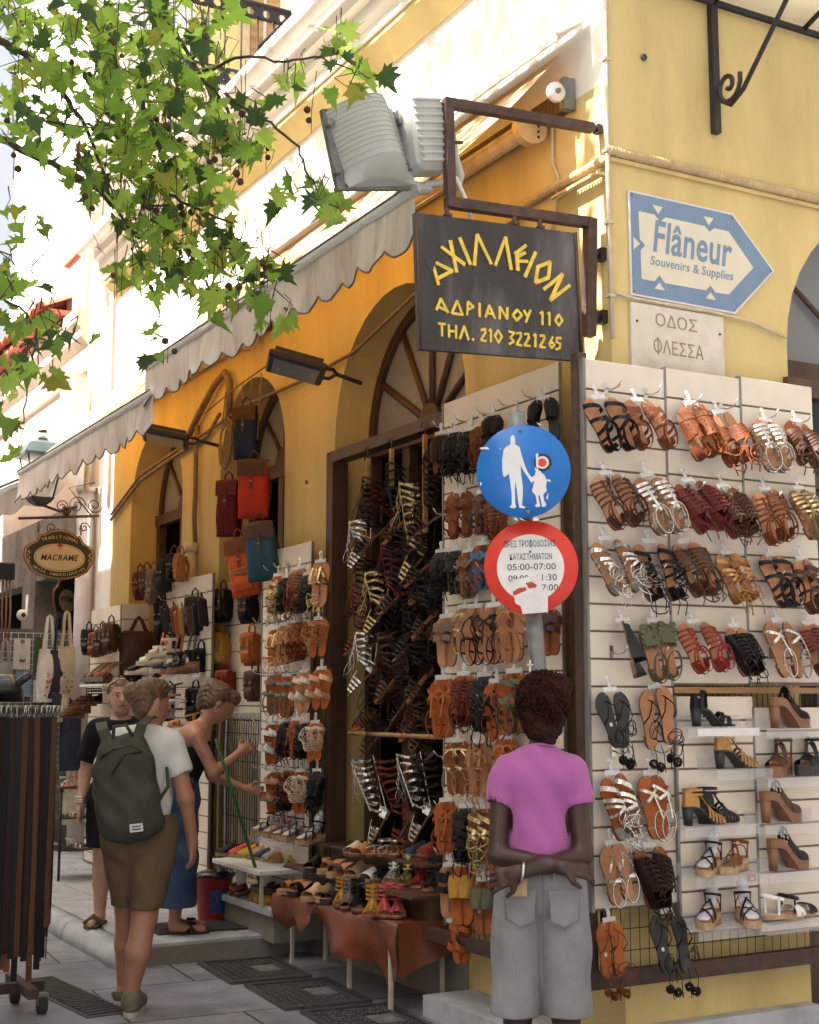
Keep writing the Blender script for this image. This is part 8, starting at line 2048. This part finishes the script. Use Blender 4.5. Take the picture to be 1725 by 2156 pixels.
def curls(par, c, rad, n, mt, lo=-.9):
    """short loose curls standing off the hair surface"""
    rc = random.Random(5); m = nb(mt)
    for k in range(n):
        d = Vector((rc.gauss(0, 1), rc.gauss(-.35, 1), rc.gauss(.15, 1))).normalized()
        if d.y > .75 or d.z < lo: continue
        p = Vector(c) + Vector((d.x * rad[0], d.y * rad[1], d.z * rad[2])); a = d.orthogonal().normalized(); a.rotate(Matrix.Rotation(rc.uniform(0, 6.28), 3, d)); b = d.cross(a); r_ = rc.uniform(.006, .011)
        m.tube([p + a * (r_ * math.cos(t * .8)) + d * (r_ * .9 * math.sin(t * .8) + .002 * t) + b * (.0022 * t - .006) for t in range(7)], [.0022, .0026, .0026, .0024, .002, .0016, .0008], 4)
    return m.build('curls', par)
def strands(par, c, M3, rad, tgt, n, mt, seed=1):
    """combed-back strands from the hairline over the skull to the tie point"""
    rc = random.Random(seed); m = nb(mt); tg = Vector(tgt).normalized()
    for k in range(n):
        d = Vector((rc.gauss(0, .8), rc.uniform(.0, 1), rc.uniform(-.1, 1))).normalized(); pts = []
        for i in range(7):
            t = i / 6; q = d.lerp(tg, t).normalized(); o_ = 1.0 + .025 * math.sin(t * 3.1) + rc.uniform(-.004, .006); v = M3 @ V3(q.x * rad[0] * o_, q.y * rad[1] * o_, q.z * rad[2] * o_); pts.append(Vector(c) + Vector(v))
        m.tube(pts, [.0008, .0016, .0019, .0019, .0019, .0016, .001], 4)
    return m.build('strands', par)
curls(p1, hp + V3(0, -.024, .02), (.102, .104, .112), 900, 'hair_dark')
# ---- woman with the olive backpack, walking away, looking right
p2 = person('woman in white T-shirt and khaki shorts walking away with an olive backpack', 285, 2130, 0, 0)
p2.scale = (.94, .96, 1)
hc = V3(.045, .03, 1.545); HM = Rz(-52) @ Rx(-6)
L_el, R_el = (-.212, .04, 1.10), (.250, -.02, 1.055); L_w, R_w = (-.17, .24, 1.02), (.282, .04, .83)
pr = head_prims(hc, HM, 1.02) + [cone((.03, -.01, 1.36), (.055, .005, 1.49), .058, .052, .03)]
pr += [cone((-.115, 0, 1.31), (.125, 0, 1.31), .085, .085, .05, .95), cone((0, 0, 1.28), (0, 0, 1.05), .14, .135, .05, .8), cone((-.05, 0, .90), (.05, 0, .90), .122, .122, .06, .95)]
pr += limb([(-.155, 0, 1.32), L_el, L_w], [.054, .043, .029]) + limb([(.170, 0, 1.32), R_el, R_w], [.054, .044, .029])
pr += limb([(-.075, 0, .86), (-.090, .13, .48), (-.100, .17, .30), (-.110, .20, .12)], [.11, .058, .054, .035]) + limb([(.08, 0, .86), (.043, -.03, .47), (.024, -.09, .30), (-.010, -.09, .10)], [.115, .066, .063, .038])
pr += [cone((-.112, .20, .06), (-.125, .36, .04), .036, .03, .03), cone((-.005, -.09, .05), (.015, .10, .035), .036, .03, .03)]
pr += hand_prims(R_w, (.03, .12, -1), (-1, .2, 0), 1, 22) + hand_prims(L_w, (.5, .8, 0), (0, .1, -1), -1, 35)
sdf_obj('body', 'skin_tan', p2, pr, .007)
hr = lambda X, Y, Z: .0022 * np.sin(Z * 190 + np.sin(X * 30 + Y * 25) * 4) + .0015 * np.sin(X * 240 + Z * 120)
hl_ = lambda x, y, z: hc + HM @ V3(x, y, z)
sdf_obj('hair', 'hair_blond', p2, [ell(hl_(0, -.022, .042), (.084, .100, .086), HM, .03), ell(hl_(0, -.06, -.02), (.07, .055, .075), HM, .03), ell(hl_(-.0, -.125, .035), (.058, .055, .055), HM, .03), ell(hl_(0, .04, .085), (.05, .05, .035), HM, .03)], .006, disp=hr)
strands(p2, hl_(0, -.018, .036), HM, (.083, .098, .086), (0, -1, .05), 420, 'hair_blond'); strands(p2, hl_(0, -.125, .035), HM, (.058, .056, .056), (0, -.2, -1), 60, 'hair_light', 3)
m = nb('black_plastic'); m.tube([hl_(-.085, .02, .055), hl_(-.06, .09, .085), hl_(0, .11, .095), hl_(.06, .09, .085), hl_(.085, .02, .05)], .006, 5); m.build('sunglasses', p2)
m = nb('earring_gold'); hoop(m, hl_(.078, -.01, -.045), .012); m.build('earring', p2)
te = [cone((-.115, 0, 1.32), (.125, 0, 1.32), .092, .092, .05, .98), cone((0, 0, 1.30), (0, 0, 1.06), .150, .155, .05, .84), cone((0, 0, 1.06), (0, .0, .90), .160, .172, .05, .90), cone((.02, 0, 1.36), (.035, -.005, 1.43), .085, .066, .04), cone((-.15, 0, 1.33), (-.200, .02, 1.205), .068, .068, .03), cone((.16, 0, 1.33), (.212, -.005, 1.20), .068, .068, .03)]
sdf_obj('shirt', 'cloth_white', p2, te, .007, sub=[cone((.03, -.005, 1.425), (.04, 0, 1.55), .060, .066, 0), *cuff((-.15, 0, 1.33), (-.200, .02, 1.205), .068, .056), *cuff((.16, 0, 1.33), (.212, -.005, 1.20), .068, .056), cone((0, 0, .93), (0, 0, .85), .155, .16, 0, .84)],
        planes=[((0, 0, .885), (0, .1, -1)), ((0, 0, 1.415), (0, .3, 1))], disp=folds(.006, 22, .6, 0.5))
sdf_obj('shorts', 'khaki', p2, [cone((-.055, -.012, .95), (.055, -.012, .95), .132, .132, .05, .95), cone((-.068, -.02, .86), (.068, -.02, .86), .142, .142, .06, .98), cone((-.080, .01, .82), (-.090, .085, .50), .126, .074, .012, 1.05), cone((.085, -.01, .82), (.052, -.035, .50), .128, .086, .010, 1.05)], .007,
        sub=[cone((-.090, .080, .53), (-.088, .09, .42), .064, .066, 0), cone((.052, -.033, .53), (.05, -.035, .42), .076, .078, 0)], planes=[((0, 0, .51), (0, 0, -1)), ((0, 0, .975), (0, 0, 1))], disp=folds(.005, 24, .5, 3.0))
bpk = thing('backpack', 'olive green drawstring backpack worn by the woman in khaki shorts', 'backpack', p2.location + Matrix.Rotation(-YAW, 3, 'Z') @ Vector((-.02, -.155, 1.02)), (0, R(-7), -YAW))
sdf_obj('body', 'backpack_olive', bpk, [cone((-.085, -.035, -.075), (-.085, -.035, .22), .080, .075, .05, .85), cone((.085, -.035, -.075), (.080, -.035, .22), .080, .072, .05, .85), cone((0, -.045, -.08), (0, -.045, .25), .09, .08, .06, .85), cone((-.06, -.015, .30), (.05, -.015, .31), .062, .058, .06, .8)], .007, disp=folds(.006, 26, .8, 1.2))
m = nb('backpack_olive')
for sx in (-1, 1): m.ribbon([Vector((sx * .07, -.03, .33)), Vector((sx * .10, -.02, .40)), Vector((sx * .125, .07, .435)), Vector((sx * .13, .15, .42)), Vector((sx * .15, .22, .33))], [Vector((0, -1, .2)), Vector((0, -.6, 1)), Vector((0, -.1, 1)), Vector((0, .5, 1)), Vector((0, 1, .3))], .055, .008); m.tube([(sx * .15, -.02, .02), (sx * .19, .04, .08), (sx * .18, .12, .2)], .009, 6)
m.tube([(-.05, -.05, .33), (-.03, -.07, .41), (.03, -.07, .41), (.06, -.05, .34)], .010, 6); m.build('strap', bpk)
m = nb('black_plastic'); m.tube([(-.11, -.09, .26), (-.04, -.115, .30), (.05, -.115, .31), (.10, -.08, .27), (.02, -.12, .27), (-.05, -.12, .18)], .005, 5); m.build('drawstring', bpk)
m = nb('paper_white'); m.cbox((.045, -.128, -.095), (.065, .004, .04), bev=.001); lb_ = m.build('sewn_label', bpk); m = nb('denim_blue')
for k in range(2): m.cbox((.045, -.131, -.088 - k * .014), (.045, .002, .006))
m.build('lettering', lb_)
mat('trainer', (.13, .12, .085), .7, .35, 25, .3, 100)
for (sx, y0) in ((-.115, .20), (-.003, -.08)):
    sdf_obj('trainer', 'trainer', p2, [cone((sx, y0 - .02, .055), (sx + .01, y0 + .16, .042), .050, .042, .03), cone((sx, y0 - .015, .08), (sx, y0, .105), .048, .046, .03)], .007, planes=[((0, 0, .012), (0, 0, -1)), ((0, 0, .115), (0, .3, 1))])
    m = nb('cream_sole'); m.prism([(sx + .05 * math.cos(a) , y0 + .065 + .145 * math.sin(a)) for a in [6.283 * i / 20 for i in range(20)]], .0, .022); m.build('outsole', p2)

# ---- woman in black, facing the camera
p3 = person('blonde woman in a black T-shirt facing the camera behind the backpack wearer', 243, 1946, .125, 183)
hc = V3(-.0, .02, 1.445); HM = Rz(14)
pr = head_prims(hc, HM, 1.03) + [cone((0, 0, 1.25), (0, .005, 1.38), .052, .048, .03), cone((-.11, 0, 1.21), (.11, 0, 1.21), .08, .08, .05, .95), cone((0, 0, 1.19), (0, 0, .95), .125, .115, .05, .8), cone((-.06, 0, .84), (.06, 0, .84), .125, .125, .06, .95)]
R_el, R_w = (.225, -.02, .955), (.235, .06, .76); L_el, L_w = (-.22, .0, .96), (-.15, .15, .80)
pr += limb([(.165, 0, 1.225), R_el, R_w], [.05, .040, .027]) + limb([(-.165, 0, 1.225), L_el, L_w], [.05, .04, .027]) + hand_prims(R_w, (.0, .1, -1), (-1, .2, 0), 1, 18) + hand_prims(L_w, (.3, .4, -.8), (0, -1, 0), -1, 18)
for sx in (-.085, .085): pr += limb([(sx, 0, .78), (sx * 1.1, .01, .43), (sx * 1.2, -.02, .26), (sx * 1.2, 0, .06)], [.105, .058, .052, .035]) + [cone((sx * 1.2, .0, .035), (sx * 1.5, .17, .025), .032, .026, .03)]
sdf_obj('body', 'skin_fair', p3, pr, .007)
hl_ = lambda x, y, z: hc + HM @ V3(x, y, z)
sdf_obj('hair', 'hair_light', p3, [ell(hl_(0, -.028, .048), (.083, .094, .080), HM, .03), ell(hl_(0, -.06, -.02), (.072, .055, .075), HM, .03), ell(hl_(.0, .035, .098), (.058, .045, .026), HM, .03)], .006, disp=hr)
strands(p3, hl_(0, -.024, .044), HM, (.083, .093, .081), (0, -1, .1), 260, 'hair_light', 9)
m = nb('eye_white')
for sx in (-.029, .029): m.ball(hl_(sx, .074, .010), .0125, 8, (1.2, .7, .6))
m.use('eye_dark')
for sx in (-.029, .029): m.ball(hl_(sx + .002, .0815, .010), .0062, 6); m.tube([hl_(sx - .016, .081, .018), hl_(sx, .087, .020), hl_(sx + .016, .080, .017)], .0024, 4)
m.use('hair_brown')
for sx in (-.030, .030): m.tube([hl_(sx - .018, .086, .032), hl_(sx, .091, .037), hl_(sx + .018, .084, .032)], .0036, 4)
m.build('eyes', p3)
m = nb('lip'); m.tube([hl_(-.025, .089, -.052), hl_(-.008, .1005, -.048), hl_(.008, .1005, -.048), hl_(.025, .089, -.052)], [.002, .0048, .0048, .002], 6); m.tube([hl_(-.020, .090, -.055), hl_(0, .100, -.058), hl_(.020, .090, -.055)], [.002, .0052, .002], 6); m.build('lips', p3)
m = nb('patent_black'); m.tube([hl_(-.088, -.02, .03), hl_(-.078, .06, .085), hl_(-.03, .085, .118), hl_(.03, .085, .118), hl_(.078, .06, .085), hl_(.088, -.02, .03)], .005, 6); m.build('sunglasses', p3)
sdf_obj('shirt', 'cloth_black', p3, [cone((-.11, 0, 1.225), (.11, 0, 1.225), .09, .09, .05, .98), cone((0, 0, 1.20), (0, 0, .95), .142, .138, .05, .82), cone((0, 0, .95), (0, 0, .82), .14, .15, .05, .86), cone((0, 0, 1.27), (0, 0, 1.33), .08, .062, .04), cone((-.16, 0, 1.235), (-.215, -.01, 1.06), .066, .07, .03), cone((.16, 0, 1.235), (.215, -.01, 1.06), .066, .07, .03)], .008,
        sub=[cone((0, 0, 1.325), (0, 0, 1.45), .056, .06, 0), *cuff((-.16, 0, 1.235), (-.215, -.01, 1.06), .07, .056), *cuff((.16, 0, 1.235), (.215, -.01, 1.06), .07, .056)], planes=[((0, 0, .80), (0, 0, -1)), ((0, 0, 1.315), (0, .2, 1))], disp=folds(.004, 24, .6, 2))
sdf_obj('shorts', 'cloth_black', p3, [cone((-.065, 0, .82), (.065, 0, .82), .138, .138, .06, .95), cone((-.09, 0, .76), (-.10, 0, .50), .12, .105, .03), cone((.09, 0, .76), (.10, 0, .50), .12, .105, .03)], .008, planes=[((0, 0, .49), (0, 0, -1))], disp=folds(.004, 24, .5, 1))
m = nb('steel')
for k in range(3): m.tube([Vector(R_w) + Vector((.036 * math.cos(a), .036 * math.sin(a), .02 + .016 * k)) for a in [6.283 * i / 14 for i in range(14)]], .005, 5, closed=True)
m.build('bracelet', p3)
for sx in (-1, 1):
    m = nb('khaki'); m.cbox((sx * .115, .07, .012), (.09, .25, .024), Matrix.Rotation(R(-8 * sx), 3, 'Z'), .01); m.use('khaki'); m.tube([(sx * .115 - .05, .12, .02), (sx * .118, .125, .068), (sx * .125 + .05, .12, .02)], .022, 6); m.build('sandal', p3)

# ---- woman in wide jeans bending over the broom, in profile
p4 = person('woman in wide blue jeans and black top leaning forward with a green broom', 374, 1962, .128, -80)
hc = V3(.0, .235, 1.405); HM = Rx(-38)
pr = head_prims(hc, HM, 1.0) + [cone((0, .12, 1.24), (0, .185, 1.36), .05, .046, .03), cone((-.10, .085, 1.20), (.10, .085, 1.20), .074, .074, .05, .95), cone((0, .07, 1.17), (0, -.0, .92), .115, .098, .05, .85), cone((-.05, -.01, .84), (.05, -.01, .84), .115, .115, .06, .95)]
R_el, R_w = (.20, .20, .98), (.11, .36, 1.10); L_el, L_w = (-.17, .20, .95), (-.05, .42, .86)
pr += limb([(.155, .09, 1.20), R_el, R_w], [.046, .037, .025]) + limb([(-.15, .09, 1.20), L_el, L_w], [.046, .037, .025])
for sx in (-.08, .08): pr += limb([(sx, 0, .80), (sx, .02, .45), (sx, -.01, .26), (sx, -.02, .06)], [.10, .056, .05, .034]) + [cone((sx, -.02, .035), (sx * 1.1, .15, .026), .032, .027, .03)]
pr += hand_prims(R_w, (-.3, .75, .5), (-.9, -.2, -.3), 1, 55) + hand_prims(L_w, (.3, .9, -.1), (.9, -.3, 0), -1, 50)
sdf_obj('body', 'skin_tan', p4, pr, .007)
hl_ = lambda x, y, z: hc + HM @ V3(x, y, z)
sdf_obj('hair', 'hair_brown', p4, [ell(hl_(0, -.03, .04), (.085, .094, .086), HM, .03), ell(hl_(0, -.05, -.015), (.074, .055, .07), HM, .03), ell(hl_(0, -.105, .06), (.048, .05, .05), HM, .03), ell(hl_(0, -.115, -.05), (.028, .028, .08), HM @ Rx(30), .03), ell(hl_(0, .05, .085), (.055, .045, .04), HM, .03)], .006, disp=hr)
strands(p4, hl_(0, -.022, .035), HM, (.084, .094, .086), (0, -.9, .25), 300, 'hair_brown', 7)
m = nb('milky_plastic'); m.tube([hl_(-.04, -.09, .075), hl_(.0, -.125, .085), hl_(.05, -.08, .07), hl_(.06, -.04, .04)], .010, 6); m.build('hair_clip', p4)
m = nb('steel'); hoop(m, hl_(.078, .0, -.04), .012); m.build('earring', p4)
sdf_obj('top', 'cloth_black', p4, [cone((-.07, .085, 1.13), (.07, .085, 1.13), .088, .088, .05, .95), cone((0, .07, 1.12), (0, .0, .90), .128, .112, .05, .86)], .008, planes=[((0, 0, .87), (0, 0, -1)), ((0, .08, 1.15), (0, -.25, 1))], disp=folds(.003, 24, .6, 2))
m = nb('cloth_black')
for sx in (-.09, .09): m.ribbon([Vector((sx, .005, 1.12)), Vector((sx, .06, 1.262)), Vector((sx, .10, 1.272)), Vector((sx, .165, 1.13))], [Vector((0, -1, .2)), Vector((0, -.3, 1)), Vector((0, .3, 1)), Vector((0, 1, .2))], .018, .004)
m.build('shoulder_strap', p4)
sdf_obj('jeans', 'denim_blue', p4, [cone((-.05, -.01, .90), (.05, -.01, .90), .115, .115, .05, .95), cone((-.06, -.015, .82), (.06, -.015, .82), .128, .128, .06, 1)] + sum([limb([(sx, 0, .78), (sx, .015, .45), (sx * 1.05, -.01, .17)], [.115, .098, .125], .03) for sx in (-.08, .08)], []), .008, sub=[cone((sx, -.01, .22), (sx, -.01, .1), .10, .11, 0) for sx in (-.085, .085)], planes=[((0, 0, .165), (0, 0, -1)), ((0, 0, .95), (0, 0, 1))], disp=folds(.006, 22, .5, 1))
for sx in (-1, 1):
    m = nb('black_sole'); m.prism([(sx * .083 + .042 * math.cos(a), .06 + .135 * math.sin(a)) for a in [6.283 * i / 18 for i in range(18)]], -.004, .014); m.use('leather_black'); m.ribbon([Vector((sx * .083 - .042, .09, .01)), Vector((sx * .085, .10, .068)), Vector((sx * .088 + .042, .06, .01))], [Vector((-1, 0, .2)), Vector((0, .2, 1)), Vector((1, 0, .2))], .03, .003); m.ribbon([Vector((sx * .083 - .042, .05, .01)), Vector((sx * .085, .07, .07)), Vector((sx * .088 + .042, .10, .01))], [Vector((-1, 0, .2)), Vector((0, .2, 1)), Vector((1, 0, .2))], .028, .003); m.build('sandal', p4)
br_ = thing('broom', 'broom with a bright green handle held by the woman in jeans', 'broom', onz(550, 1866, .40))
mat('green_plastic', (.02, .14, .035), .4, .1)
a = dep(455, 1556, 8.40) - br_.location; m = nb('green_plastic'); m.tube([Vector((0, 0, 0)), a], .0105, 8); m.build('handle', br_)
m = nb('dark_wood'); m.cbox((0, 0, -.02), (.06, .24, .04), bev=.01); m.use('beige' if False else 'leather_mustard'); m.loft([[Vector((x, y, z)) for x, y in ((-.02 - f, -.11 - f), (.02 + f, -.11 - f), (.02 + f, .11 + f), (-.02 - f, .11 + f))] for z, f in ((-.04, 0), (-.10, .02))]); m.build('bristles', br_)
